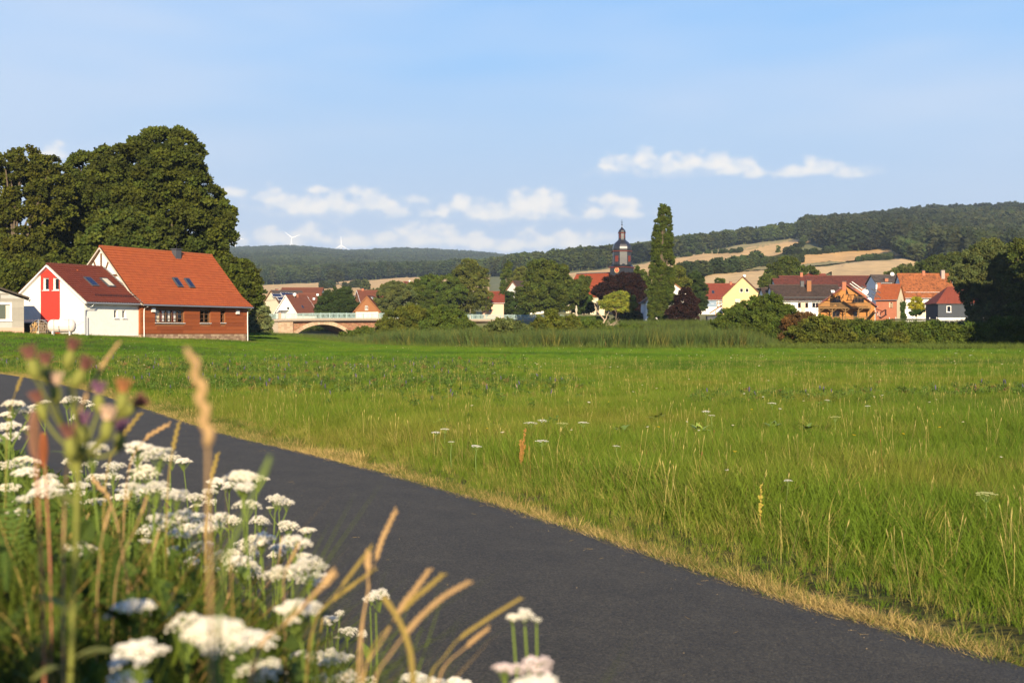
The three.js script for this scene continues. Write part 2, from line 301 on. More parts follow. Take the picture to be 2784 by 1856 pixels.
{
  const rs = []; for (let r = 290; r < 5500; r *= 1.022) rs.push(r); rs.push(5500, 6500);
  const px = []; for (let p = -700; p <= 3500; p += 20) px.push(p);
  const P = [], I = [], U = [], C = [], n = px.length;
  rs.forEach((r, j) => px.forEach((p, k) => { const v = hillP(p, Math.min(r, 5500), j === 0 ? -3 : 0), m = 0.5 + fbm(v.x * 0.01, v.z * 0.01, 1.3); if (r > 5500) { v.z = -r; v.x *= r / 5500; } P.push(v.x, v.y, v.z); U.push(v.x, v.z); C.push(lerp(0.10, 0.16, m), lerp(0.12, 0.15, m), lerp(0.035, 0.05, m)); if (j && k) { const o = j * n + k; I.push(o - n - 1, o - 1, o - n, o - n, o - 1, o); } }));
  structure('hills', geom(P, I, U, C), mat(1, 1, 1, 1, { vertexColors: true }), 'grassy hills rising behind the village');
}
// cut wheat and stubble fields draped on the slope, each with its own outline (top and bottom edge)
const strawNoise = (() => { const a = tileNoise(512, 256, 61), b = tileNoise(512, 24, 62), c = tileNoise(512, 8, 63); return tex(512, 512, (x, y) => { const row = Math.abs((x % 64) - 32) < 1.2 ? -26 : 0, v = 216 + 26 * (a(x, y) - 0.5) + 26 * (b(x, y) - 0.5) + 22 * (c(x, y) - 0.5) + row * (b(x, y) > 0.3 ? 1 : 0.2); return [v, v * 0.99, v * 0.96]; }); })();
function rowToR(px, y, lo = 300, hi = 1700) { // distance at which the slope is seen at row y
  let a = lo, b = hi; for (let r = lo; r < hi; r += 6) if (hillY(px, r) <= y) { b = r; break; } return b;
}
function field(name, top, bot, color, label, turn = 0.4) {
  const x0 = Math.max(top[0][0], bot[0][0]), x1 = Math.min(top[top.length - 1][0], bot[bot.length - 1][0]), cols = Math.max(6, Math.ceil((x1 - x0) / 7)), rows = 14, P = [], I = [], U = [];
  for (let i = 0; i <= cols; i++) {
    const px = lerp(x0, x1, i / cols), ra = rowToR(px, poly(bot, px) + 1.2 * noise(px * 0.12, 3)), rb = rowToR(px, poly(top, px) + 1.2 * noise(px * 0.15, 9));
    for (let k = 0; k <= rows; k++) { const v = hillP(px, lerp(ra, rb, k / rows), 0.9); P.push(v.x, v.y, v.z); const c = Math.cos(turn), s = Math.sin(turn); U.push((v.x * c - v.z * s) / 80, (v.x * s + v.z * c) / 80); if (i && k) { const o = i * (rows + 1) + k; I.push(o - rows - 2, o - rows - 1, o - 1, o - rows - 1, o, o - 1); } }
  }
  const m = structure(name, geom(P, I, U), mat(...color, 1, { map: strawNoise }), label);
  m.userData.category = 'field';
  return m;
}
const WHEAT = [0.80, 0.53, 0.22], PALE = [0.80, 0.56, 0.26], DRYG = [0.45, 0.37, 0.13];
field('wheat_field', [[560, 786], [701, 780], [898, 769], [1106, 757], [1180, 756], [1330, 758]], [[560, 815], [900, 812], [1180, 808], [1330, 800]], WHEAT, 'pale cut wheat field on the slope behind the red roofed houses left of the church');
field('wheat_field', [[1470, 752], [1536, 747], [1650, 736], [1723, 724], [1838, 704], [1912, 690], [2010, 678], [2123, 661], [2195, 647], [2205, 650]], [[1470, 800], [1640, 800], [1840, 770], [1900, 742], [2000, 716], [2060, 708], [2120, 698], [2182, 668], [2205, 660]], WHEAT, 'long wheat field rising to a point between two woods');
field('dry_meadow', [[1912, 688], [2016, 668], [2123, 655], [2190, 645]], [[1912, 690.5], [2010, 686], [2080, 674], [2190, 647]], DRYG, 'narrow strip of dry grass below the wood');
field('wheat_field', [[2020, 727], [2134, 706], [2184, 695], [2318, 683], [2436, 677], [2462, 694]], [[2020, 731], [2130, 724], [2230, 716], [2330, 711], [2425, 700], [2462, 698]], [0.82, 0.50, 0.18], 'golden wheat field on the upper slope below the pine wood', 0.15);
field('dry_meadow', [[1900, 752], [2000, 738], [2080, 728], [2200, 718], [2310, 712]], [[1900, 757], [2000, 742], [2080, 737], [2200, 726], [2300, 716]], [0.36, 0.31, 0.12], 'rough dry field margin between two wheat fields');
field('wheat_field', [[1895, 762], [1960, 747], [2090, 739], [2250, 727], [2305, 718]], [[1895, 790], [2010, 790], [2160, 790], [2255, 745], [2305, 722]], PALE, 'pale stubble field on the lower slope behind the yellow house', 0.6);
field('wheat_field', [[2262, 742], [2312, 718], [2420, 710], [2505, 709], [2520, 712]], [[2262, 760], [2350, 775], [2450, 790], [2520, 790]], PALE, 'pale wheat field with tractor tracks above the orange tiled roof', 0.9);

// ------------------------------------------------------------------ foliage building blocks
function leafSpray(n, spread, size, flat = 0.4) {   // n pointed leaves on a short twig, in a unit cluster
  const P = [], I = [];
  for (let i = 0; i < n; i++) {
    const c = V(gauss() * spread, gauss() * spread * 0.75, gauss() * spread), d = V(gauss(), gauss() * flat + 0.15, gauss()).normalize(), s = V(gauss(), gauss() * 0.6, gauss()).cross(d).normalize(), l = size * rr(0.7, 1.3), w = l * rr(0.32, 0.46), up = d.clone().cross(s).multiplyScalar(w * 0.35), o = P.length / 3;
    for (const q of [c, c.clone().addScaledVector(d, l * 0.45).addScaledVector(s, w).add(up), c.clone().addScaledVector(d, l), c.clone().addScaledVector(d, l * 0.45).addScaledVector(s, -w).add(up)]) P.push(q.x, q.y, q.z);
    I.push(o, o + 1, o + 2, o, o + 2, o + 3);
  }
  return geom(P, I).toNonIndexed();
}
const fixN = (g) => { g.computeVertexNormals(); return g; };
const SPRAYS = [0, 1, 2].map(() => fixN(leafSpray(11, 0.42, 0.62)));
const FINE = [0, 1, 2].map(() => fixN(leafSpray(16, 0.48, 0.5, 0.8)));
const leafMats = {};
function leafMat(key, r, g, b) { return leafMats[key] ??= leafy(r * 0.64, g * 0.66, b * 0.55, 0.75, { name: 'leaf_' + key }); }
function copies(name, geo, material, list, parent, tone) {   // list of [x, y, z, scale, turn, tiltX, tiltZ, r, g, b]
  const m = shade(new THREE.InstancedMesh(geo, material, list.length)), M = new THREE.Matrix4(), q = new THREE.Quaternion(), e = new THREE.Euler(), c = new THREE.Color();
  list.forEach((l, i) => { e.set(l[5] ?? 0, l[4] ?? 0, l[6] ?? 0, 'YXZ'); const s = l[3]; M.compose(V(l[0], l[1], l[2]), q.setFromEuler(e), Array.isArray(s) ? V(...s) : V(s, s, s)); m.setMatrixAt(i, M); c.setRGB(l[7] ?? 1, l[8] ?? 1, l[9] ?? 1); m.setColorAt(i, c); });
  m.userData.kind = 'stuff';
  if (parent) { m.name = name; parent.add(m); } else { m.name = numbered(name); scene.add(m); }
  return m;
}

// woods on the hills: a mass of trees, each a clumpy crown on a trunk
{
  const crown = (conifer) => {
    const parts = [], n = conifer ? 90 : 130;
    for (let i = 0; i < n; i++) {
      const t = rnd(), a = rnd() * 6.283;
      let y, r;
      if (conifer) { y = lerp(0.22, 1.02, t); r = 0.2 * Math.pow(1.02 - y, 0.8) * 1.7 * rr(0.55, 1.1); } else { y = lerp(0.3, 1, t); r = 0.27 * Math.sqrt(Math.max(0.02, 1 - Math.pow((y - 0.62) / 0.41, 2))) * rr(0.5, 1.12); }
      const s = (conifer ? 0.075 : 0.1) * rr(0.7, 1.3), g = new THREE.TetrahedronGeometry(s, 0);
      g.scale(1.2, 0.8, 1.2); g.rotateY(rnd() * 6.3); g.rotateX(gauss() * 0.6);
      parts.push(g.translate(Math.cos(a) * r, y, Math.sin(a) * r));
    }
    const c = merge(parts), trunk = new THREE.CylinderGeometry(0.012, 0.02, 0.6, 5).translate(0, 0.3, 0).toNonIndexed();
    const paint = (g, col) => { const k = g.attributes.position.count, a = new Float32Array(k * 3); for (let i = 0; i < k; i++) a.set(col, i * 3); g.setAttribute('color', new THREE.BufferAttribute(a, 3)); return g; };
    c.deleteAttribute('uv'); trunk.deleteAttribute('uv');
    return merge([paint(c, [1, 1, 1]), paint(trunk, conifer ? [2.8, 2.1, 2.4] : [2.2, 2.0, 2.6])]);
  };
  const broad = [crown(false), crown(false), crown(false)], con = [crown(true), crown(true)], wm = leafy(0.52, 0.56, 0.5, 0.95, { vertexColors: true });
  const place = (n, test, hLo, hHi, conShare, tone, name, label) => {
    const lists = [[], [], [], [], []];
    for (let i = 0; i < n; i++) {
      const q = test(); if (!q) continue;
      const [px, r] = q, p = hillP(px, r, -0.6), c = rnd() < conShare, h = rr(hLo, hHi) * (c ? 1.08 : 1), w = h * (c ? rr(0.8, 1.1) : rr(1.0, 1.5)), v = 0.7 + 0.5 * rnd() + 0.7 * noise(p.x * 0.009, p.z * 0.006, 8) + 0.3 * noise(p.x * 0.03, p.z * 0.03, 3), y = rr(-0.15, 0.2);
      lists[c ? 3 + Math.floor(rnd() * 2) : Math.floor(rnd() * 3)].push([p.x, p.y, p.z, [w, h, w], rnd() * 6.28, gauss() * 0.04, gauss() * 0.04, tone[0] * v * (1 + y) * (c ? 0.8 : 1), tone[1] * v * (c ? 0.85 : 1), tone[2] * v * (c ? 1.1 : 1)]);
    }
    const root = new THREE.Group(); root.name = numbered(name); tag(root, label, 'wood', null, 'stuff'); scene.add(root);
    [...broad, ...con].forEach((g, i) => lists[i].length && copies('trees', g, wm, lists[i], root));
  };
  const span = (x0, x1, r0, r1) => { const px = rr(x0, x1); return [px, Math.sqrt(lerp(r0 * r0, r1 * r1, rnd()))]; };
  const edgeR = [[2134, 1010], [2160, 1110], [2200, 1290], [2230, 980], [2318, 960], [2436, 960], [2470, 850], [2520, 780], [2600, 700], [3200, 700]];
  // right-hand pine wood, beginning at the upper edge of the golden field
  place(7200, () => { const [px, r] = span(2182, 2950, 700, 1850); const lo = px < 2200 ? rowToR(px, poly([[2120, 698], [2134, 695], [2180, 667], [2200, 650]], px)) : poly(edgeR, px); return r < lo + 12 ? null : [px, r]; }, 11, 23, 0.55, [0.062, 0.072, 0.026], 'pine_wood', 'dark mixed pine wood covering the hill on the right');
  // wood in the middle, above the long field
  place(4600, () => { const [px, r] = span(1290, 2210, 900, 1700); const y = poly([[1290, 757], [1536, 744], [1723, 721], [1838, 701], [1912, 686], [2016, 667], [2123, 654], [2210, 646]], px), lo = rowToR(px, y); return r < lo + 14 || r > lo + 420 ? null : [px, r]; }, 9, 18, 0.12, [0.075, 0.095, 0.024], 'broadleaf_wood', 'green broadleaf wood along the hilltop behind the church');
  // left: nearer wood above the left wheat field, then the far ridge
  place(6500, () => { const [px, r] = span(500, 1420, 1340, 2350); const lo = rowToR(px, poly([[500, 786], [701, 779], [898, 768], [1106, 756], [1300, 752], [1420, 740]], px)); return r < lo + 15 ? null : [px, r]; }, 13, 19, 0.15, [0.06, 0.08, 0.026], 'valley_wood', 'dark green wood on the lower slope left of the birch');
  place(11000, () => span(460, 1500, 2350, 4000), 15, 21, 0.2, [0.055, 0.075, 0.028], 'ridge_wood', 'bluish far wooded ridge under the wind turbines');
  // hedges and copses between the fields
  const row = (pts, n, hLo, hHi, name, label, wid = 8) => place(n, () => { const t = rnd() * (pts.length - 1), i = Math.min(pts.length - 2, Math.floor(t)), px = lerp(pts[i][0], pts[i + 1][0], t - i), y = lerp(pts[i][1], pts[i + 1][1], t - i); return [px + gauss() * 3, rowToR(px, y) + gauss() * wid]; }, hLo, hHi, 0.05, [0.075, 0.1, 0.03], name, label);
  row([[1845, 772], [1890, 758], [1940, 750], [1985, 746], [2035, 735], [2060, 726]], 80, 5, 10, 'field_copse', 'rounded dark green copse between the wheat fields', 12);
  row([[2055, 728], [2120, 722], [2182, 716]], 60, 4, 7, 'field_hedge', 'low green hedge across the slope above the brown roof', 6);
  row([[2331, 712], [2380, 708], [2430, 704]], 60, 3.5, 5, 'field_hedge', 'dark oval thicket inside the golden field', 5);
  row([[1850, 701], [1930, 692], [2010, 690], [2016, 686]], 60, 3, 5, 'field_hedge', 'hedge under the middle wood', 6);
  row([[2134, 699], [2160, 690], [2178, 672], [2190, 660]], 40, 3, 7, 'field_hedge', 'bushes climbing the left edge of the pine wood', 5);
  row([[2150, 700], [2250, 693], [2330, 684], [2430, 678]], 80, 3, 7, 'field_hedge', 'bushy fringe along the foot of the pine wood', 5);
  row([[2440, 690], [2480, 712], [2520, 716]], 70, 9, 14, 'field_copse', 'copse at the right end of the golden field', 14);
  row([[870, 790], [950, 786], [1000, 792]], 18, 5, 8, 'field_copse', 'grey green bushes on the wheat slope left of the birch', 12);
  row([[905, 778], [925, 776]], 5, 12, 17, 'field_copse', 'two taller trees standing on the wheat slope', 8);
  row([[1000, 806], [1060, 800], [1110, 792]], 30, 2, 3.5, 'field_hedge', 'hedge behind the white gabled hill house', 6);
  row([[690, 806], [780, 804], [850, 806]], 20, 1.5, 3, 'field_hedge', 'hedge behind the long red roof', 6);
}
// single field trees

scene.fog = new THREE.FogExp2(new THREE.Color().setRGB(0.62, 0.8, 1.0), 1.0e-4);   // evening haze
// ------------------------------------------------------------------ trees and bushes
const BARK = mat(0.13, 0.10, 0.07, 0.95, { map: rep(woodTex, 1, 0.4), bumpMap: rep(woodTex, 1, 0.4), bumpScale: 0.02 });
const BIRCHBARK = mat(0.6, 0.56, 0.48, 0.8, { map: rep(mottle, 2) });
const LEAF = {
  linden: leafMat('linden', 0.08, 0.1, 0.014), chestnut: leafMat('chestnut', 0.085, 0.112, 0.02), willow: leafMat('willow', 0.125, 0.15, 0.05), birch: leafMat('birch', 0.13, 0.15, 0.035), poplar: leafMat('poplar', 0.085, 0.118, 0.02),
  beech: leafMat('copper', 0.028, 0.010, 0.009), lime: leafMat('lime', 0.26, 0.29, 0.04), dark: leafMat('dark', 0.045, 0.075, 0.018), bush: leafMat('bush', 0.09, 0.13, 0.02), olive: leafMat('olive', 0.115, 0.135, 0.022), plum: leafMat('plum', 0.032, 0.012, 0.011), yellow: leafMat('yellow', 0.45, 0.42, 0.03), rust: leafMat('rust', 0.13, 0.07, 0.025), silver: leafMat('silver', 0.2, 0.23, 0.1), ivy: leafMat('ivy', 0.06, 0.11, 0.02), hedge: leafMat('hedge', 0.09, 0.16, 0.02),
};
function foliage(lobes, o) {   // lobes: [x, y, z, rx, ry, rz] in metres -> placed sprays, in clumps over the lobes and thinner inside
  const out = [], size = o.size ?? 0.55, dens = o.dens ?? 2.6, clump = o.clump ?? 0.3;
  for (const [x, y, z, rx, ry, rz] of lobes) {
    const rm = (rx + ry + rz) / 3, area = 4 * Math.PI * rm * rm, pr = Math.max(size * 1.1, rm * clump), nP = Math.max(5, Math.round(area / (pr * pr * (o.gap ?? 2.1))));
    for (let i = 0; i < nP; i++) {
      const u = rr(-0.85, 1), a = rnd() * 6.283, w = Math.sqrt(1 - u * u), inside = rnd() < 0.2, k = inside ? rr(0.35, 0.75) : rr(0.8, 1.02);
      const n = V(Math.cos(a) * w, u, Math.sin(a) * w), c = V(x + n.x * rx * k, y + n.y * ry * k, z + n.z * rz * k), R = pr * rr(0.6, 1.25), tone = rr(0.62, 1.25), hue = rr(-0.1, 0.12);
      const nS = Math.max(3, Math.round(dens * 4 * Math.PI * R * R * 0.5 / (size * size) * 0.55));
      for (let j = 0; j < nS; j++) {
        const m = V(gauss() + n.x * 0.55, gauss() + 0.35 + n.y * 0.3, gauss() + n.z * 0.55).normalize(), q = R * Math.pow(rnd(), 0.4), t = tone * rr(0.8, 1.22), warm = hue + rr(-0.06, 0.08) + (o.warm ?? 0);
        out.push([c.x + m.x * q, c.y + m.y * q * 0.8, c.z + m.z * q, size * rr(0.75, 1.25), rnd() * 6.283, gauss() * 0.5, gauss() * 0.5, t * (1 + warm), t, t * (1 - warm)]);
      }
    }
  }
  return out;
}
function tree(name, label, o) {
  const D = o.D, base = o.base !== undefined ? V(xAt(o.px, D), o.base, -D) : onLand(o.px, D), root = thing(name, label, o.category ?? 'tree', base, 0, o.group), m = D / FL;
  const lobes = o.lobes.map(([px, py, rx, ry, dz]) => [xAt(px, D) - base.x, hAt(py, D) - base.y, dz ?? 0, rx * m, ry * m, Math.min(rx, ry * 1.3) * m * (o.deep ?? 1)]);
  if (o.category === 'bush') for (const l of [...lobes]) { const low = l[1] - l[4]; if (low > 0.1 && low < 3.5) lobes.push([l[0] + gauss() * 0.3, low * 0.5, l[2], l[3] * 0.95, low * 0.62 + 0.15, l[5]]); }
  const top = Math.max(...lobes.map((l) => l[1])), r0 = o.trunk ?? top * 0.022, wood = [];
  const bole = o.bole ?? top * 0.28, lean = o.lean ?? 0;
  mesh('trunk', [tube([V(0, -0.3, 0), V(lean * 0.3 + rr(-0.1, 0.1), bole * 0.5, rr(-0.1, 0.1)), V(lean, bole, 0), V(lean + rr(-0.3, 0.3), bole + (top - bole) * 0.45, rr(-0.3, 0.3)), V(lean + rr(-0.4, 0.4), bole + (top - bole) * 0.85, 0)], r0 * 1.15, r0 * 0.18, 8, 14)], o.bark ?? BARK, root);
  for (const l of lobes) { const n = o.limbs ?? 2; for (let i = 0; i < n; i++) { const a = V(lean + rr(-0.1, 0.1), bole + rnd() * Math.max(0.2, l[1] - bole) * 0.4, 0), b = V(l[0] + gauss() * l[3] * 0.5, l[1] + gauss() * l[4] * 0.4, l[2] + gauss() * l[5] * 0.5), c = a.clone().lerp(b, 0.5).add(V(gauss() * 0.4, rr(0, 0.8), gauss() * 0.4)); wood.push(tube([a, c, b, b.clone().add(V(gauss() * l[3] * 0.4, l[4] * 0.5, gauss() * l[5] * 0.4))], r0 * rr(0.28, 0.5), 0.015, 5, 8)); } }
  if (wood.length) mesh('limbs', wood, o.bark ?? BARK, root);
  const list = foliage(lobes, o), geos = o.fine ? FINE : SPRAYS, split = [[], [], []];
  list.forEach((l, i) => split[i % 3].push(l));
  const crown = new THREE.Group(); crown.name = 'crown'; crown.userData.kind = 'stuff'; root.add(crown);
  split.forEach((s, i) => s.length && copies('foliage', geos[i], o.leaf, s, crown));
  return root;
}
// the big lindens behind the house
tree('linden_tree', 'tall domed linden behind the large red roof, highest of the trees', { px: 480, D: 152, leaf: LEAF.linden, size: 0.55, dens: 2.7, clump: 0.3, gap: 2.7, trunk: 0.6, lobes: [[452, 420, 88, 62], [400, 480, 70, 90, 2], [500, 480, 62, 80, 3], [452, 520, 105, 110], [545, 560, 62, 70, 1], [375, 590, 80, 90, 2], [470, 630, 120, 95], [570, 640, 56, 80], [585, 600, 46, 55], [590, 690, 28, 60], [520, 720, 80, 60], [400, 690, 90, 70, 3]] });
tree('linden_tree', 'dark linden behind the lower red annex roof', { px: 260, D: 158, leaf: LEAF.linden, size: 0.55, dens: 2.7, clump: 0.3, gap: 2.7, trunk: 0.55, lobes: [[290, 440, 34, 34], [245, 475, 62, 52], [315, 490, 50, 60], [190, 545, 78, 80, 2], [280, 570, 95, 100], [215, 640, 100, 100, 3], [320, 660, 90, 85], [160, 700, 80, 85, 2], [260, 730, 110, 60]] });
tree('linden_tree', 'loose yellowish linden at the left edge behind the grey shed', { px: 40, D: 150, leaf: LEAF.linden, size: 0.5, dens: 2.0, clump: 0.34, gap: 2.6, warm: 0.14, trunk: 0.5, limbs: 1, lobes: [[75, 440, 50, 32], [20, 465, 42, 40], [130, 460, 38, 34], [60, 510, 50, 40], [140, 520, 50, 45], [-20, 520, 48, 60], [30, 570, 34, 32], [-40, 600, 60, 60], [120, 590, 48, 50], [90, 680, 70, 60, 2], [40, 740, 90, 60, 2], [-50, 700, 90, 80], [150, 760, 60, 40]] });
tree('maple_tree', 'bright leafy young tree just behind the annex ridge', { px: 330, D: 136, leaf: LEAF.chestnut, size: 0.5, dens: 2.6, lobes: [[335, 615, 60, 42], [300, 660, 70, 55], [370, 660, 62, 52], [330, 700, 100, 45]] });
tree('shade_tree', 'low bushy tree between grey shed and annex roof', { px: 60, D: 140, leaf: LEAF.linden, size: 0.5, lobes: [[50, 760, 60, 55], [110, 770, 50, 45], [10, 770, 50, 55], [150, 740, 40, 40]] });
tree('round_tree', 'dense rounded tree right of the big red roof', { px: 640, D: 142, leaf: LEAF.linden, size: 0.5, dens: 3, clump: 0.24, lobes: [[640, 745, 46, 40], [622, 775, 48, 52], [660, 780, 42, 56], [640, 815, 62, 36], [690, 800, 16, 40]] });
tree('flowering_bush', 'pale green bush at the right end of the red roofed house', { px: 692, D: 200, leaf: LEAF.silver, size: 0.35, category: 'bush', lobes: [[692, 836, 26, 22], [715, 848, 16, 14], [675, 840, 18, 20]] });
// trees about the bridge and the village, from the left
tree('fir_tree', 'dark spreading tree behind the bridge rail beside the white gable', { px: 912, D: 312, leaf: LEAF.dark, size: 0.6, fine: true, lobes: [[935, 795, 20, 14], [905, 805, 22, 18], [890, 825, 30, 20], [930, 825, 36, 26], [955, 838, 28, 18], [905, 846, 46, 18]] });
tree('silver_willow', 'grey green willow above the middle of the bridge', { px: 1065, D: 308, leaf: LEAF.willow, size: 0.55, fine: true, lobes: [[1072, 785, 30, 18], [1055, 815, 34, 26], [1090, 810, 36, 34], [1045, 840, 30, 18]] });
tree('willow_tree', 'broad round willow standing over the bridge arch', { px: 1190, D: 314, leaf: LEAF.bush, size: 0.5, fine: true, dens: 2.6, trunk: 0.35, bole: 2.2, lobes: [[1165, 775, 42, 24], [1205, 775, 46, 24], [1135, 800, 36, 26], [1180, 800, 52, 28], [1235, 800, 32, 28], [1150, 830, 34, 20], [1215, 830, 30, 18]] });
tree('birch_tree', 'tall birch with pale stems behind the bridge', { px: 1278, D: 318, leaf: LEAF.birch, bark: BIRCHBARK, size: 0.5, fine: true, dens: 1.6, clump: 0.36, limbs: 3, trunk: 0.22, lobes: [[1278, 722, 20, 16], [1270, 750, 34, 28], [1298, 755, 26, 34], [1258, 785, 26, 34], [1290, 795, 38, 36], [1312, 815, 22, 34], [1265, 825, 34, 30], [1245, 820, 20, 30]] });
tree('birch_tree', 'smaller birch left of the chestnut in front of the wood', { px: 1415, D: 390, leaf: LEAF.birch, bark: BIRCHBARK, size: 0.55, fine: true, dens: 1.7, lobes: [[1417, 742, 18, 14], [1405, 758, 20, 20], [1430, 760, 16, 22], [1415, 780, 28, 20]] });
tree('columnar_poplar', 'small slender poplar behind the white gable by the chestnut', { px: 1376, D: 400, leaf: LEAF.poplar, size: 0.55, dens: 3, limbs: 1, lobes: [[1380, 722, 8, 10], [1377, 742, 11, 16], [1376, 765, 13, 18], [1373, 785, 12, 16]] });
tree('yew_tree', 'dark bushy tree over the right end of the bridge rail', { px: 1375, D: 326, leaf: LEAF.dark, size: 0.55, lobes: [[1375, 812, 32, 18], [1360, 835, 34, 22], [1400, 835, 36, 22], [1345, 850, 20, 12], [1420, 848, 20, 14]] });
tree('chestnut_tree', 'large lobed horse chestnut left of the church', { px: 1487, D: 290, leaf: LEAF.chestnut, size: 0.6, dens: 2.6, clump: 0.28, trunk: 0.55, bole: 3.2, lobes: [[1468, 728, 30, 20], [1500, 730, 18, 20], [1525, 742, 22, 18], [1455, 752, 26, 22], [1485, 762, 40, 30], [1530, 775, 30, 22], [1450, 795, 42, 26], [1500, 800, 50, 36], [1545, 800, 30, 26], [1432, 815, 28, 26], [1470, 828, 44, 24], [1530, 825, 36, 22], [1565, 790, 26, 22], [1578, 785, 20, 22], [1590, 770, 12, 16]] });
tree('ivy_tree', 'dark ivy covered tree right of the chestnut trunk', { px: 1588, D: 296, leaf: LEAF.ivy, size: 0.5, dens: 3, lobes: [[1588, 815, 20, 14], [1585, 835, 24, 18], [1600, 832, 14, 20], [1570, 842, 14, 12]] });
tree('copper_beech', 'dark purple copper beech in front of the church tower', { px: 1682, D: 285, leaf: LEAF.beech, size: 0.55, dens: 3, clump: 0.27, trunk: 0.45, lobes: [[1700, 764, 34, 18], [1670, 778, 40, 24], [1715, 775, 34, 28], [1650, 795, 36, 22], [1690, 800, 54, 32], [1725, 805, 28, 34], [1735, 830, 24, 34], [1700, 835, 40, 30]] });
tree('lime_acacia', 'small bright yellow green tree in front of the copper beech', { px: 1676, D: 262, leaf: LEAF.lime, size: 0.42, dens: 2.6, trunk: 0.16, bole: 2.4, lobes: [[1690, 802, 18, 7], [1672, 812, 26, 10], [1706, 814, 20, 10], [1655, 826, 22, 10], [1690, 826, 30, 10], [1718, 828, 12, 10], [1650, 838, 16, 7], [1698, 840, 24, 8]] });
tree('evergreen_shrub', 'dark evergreen shrub beneath the yellow green tree', { px: 1700, D: 268, leaf: LEAF.dark, size: 0.45, category: 'shrub', lobes: [[1705, 872, 26, 14], [1728, 868, 20, 20], [1680, 880, 24, 12], [1715, 888, 30, 14]] });
tree('thuja', 'green conifer tip between church and poplar', { px: 1750, D: 300, leaf: LEAF.bush, size: 0.45, lobes: [[1737, 740, 8, 14], [1746, 752, 10, 16], [1740, 775, 16, 20], [1755, 790, 18, 30], [1745, 820, 18, 30]] });
tree('poplar_tree', 'tall narrow Lombardy poplar, tallest tree of the village', { px: 1798, D: 236, leaf: LEAF.poplar, size: 0.36, fine: true, dens: 2.4, clump: 0.4, gap: 1.7, trunk: 0.4, limbs: 2, deep: 1.2, lobes: [[1797, 570, 3, 12], [1806, 572, 4, 18], [1818, 588, 4, 24], [1799, 603, 7, 30], [1788, 622, 6, 26], [1818, 628, 6, 32], [1785, 660, 8, 40], [1802, 660, 6, 40], [1818, 672, 7, 40], [1782, 710, 9, 42], [1800, 715, 7, 44], [1819, 720, 9, 44], [1779, 765, 9, 42], [1798, 770, 8, 44], [1820, 772, 9, 44], [1776, 815, 9, 40], [1796, 822, 9, 44], [1819, 828, 12, 42], [1772, 850, 7, 36], [1791, 868, 13, 26], [1813, 870, 10, 24]] });
tree('maple_tree', 'yellow green tree behind the poplar', { px: 1850, D: 300, leaf: LEAF.olive, size: 0.55, lobes: [[1842, 748, 18, 24], [1858, 775, 18, 24], [1840, 785, 20, 30], [1868, 800, 12, 14]] });
tree('dark_spruce', 'dark conifer behind the white house at the poplar', { px: 1895, D: 305, leaf: LEAF.dark, size: 0.5, fine: true, lobes: [[1890, 760, 20, 18], [1900, 790, 24, 26], [1895, 820, 24, 26], [1912, 832, 12, 16]] });
tree('blood_plum', 'dark red leaved tree right of the poplar foot', { px: 1860, D: 232, leaf: LEAF.plum, size: 0.42, dens: 2.2, clump: 0.34, lobes: [[1866, 800, 16, 14], [1858, 822, 24, 18], [1882, 822, 14, 16], [1845, 848, 28, 18], [1880, 852, 22, 18], [1838, 878, 28, 16], [1875, 878, 26, 18]] });
tree('walnut_tree', 'green tree on the slope behind the yellow house', { px: 2130, D: 360, leaf: LEAF.chestnut, size: 0.65, lobes: [[2140, 718, 32, 16], [2115, 735, 30, 18], [2160, 738, 30, 16], [2100, 758, 28, 16], [2135, 755, 44, 18], [2200, 738, 26, 10], [2085, 770, 16, 12]] });
tree('garden_tree', 'small tree left of the long dark red roof', { px: 2080, D: 345, leaf: LEAF.chestnut, size: 0.5, lobes: [[2080, 772, 16, 12], [2092, 762, 14, 12]] });
tree('silver_willow', 'huge pale green willow at the right edge', { px: 2690, D: 205, leaf: LEAF.willow, size: 0.5, fine: true, dens: 2.5, clump: 0.3, trunk: 0.5, lobes: [[2690, 675, 36, 22], [2672, 700, 48, 32], [2715, 705, 44, 34], [2650, 735, 46, 28], [2700, 745, 60, 34], [2625, 745, 34, 22], [2750, 730, 40, 32], [2640, 775, 40, 24], [2700, 785, 60, 32], [2750, 780, 46, 40], [2660, 815, 40, 28], [2720, 830, 60, 40], [2680, 860, 46, 26], [2610, 760, 26, 16]] });
tree('willow_tree', 'bright green tree cut off by the right edge', { px: 2790, D: 196, leaf: LEAF.chestnut, size: 0.55, trunk: 0.45, lobes: [[2780, 680, 30, 26], [2800, 720, 50, 45], [2780, 770, 40, 45], [2810, 820, 60, 50], [2775, 860, 40, 40]] });
tree('oak_tree', 'dark green tree behind the orange roof', { px: 2555, D: 330, leaf: LEAF.chestnut, size: 0.6, lobes: [[2545, 715, 26, 18], [2585, 708, 32, 18], [2560, 735, 44, 22], [2610, 730, 30, 26], [2520, 725, 22, 14]] });
tree('grey_tree', 'grey green tree left of the orange roof ridge', { px: 2465, D: 350, leaf: LEAF.willow, size: 0.6, fine: true, lobes: [[2465, 733, 22, 12], [2445, 740, 18, 10], [2490, 735, 20, 16], [2420, 745, 14, 6]] });
tree('slope_bush', 'single bush on the stubble field behind the yellow house', { px: 1957, D: 420, leaf: LEAF.bush, size: 0.5, category: 'bush', base: 17, lobes: [[1957, 765, 11, 8]] });
tree('slope_bush', 'lone round bush high on the pointed wheat field', { px: 2117, D: 900, leaf: LEAF.bush, size: 0.9, category: 'bush', base: hillH(2117, 900), lobes: [[2117, 677, 5, 6]] });
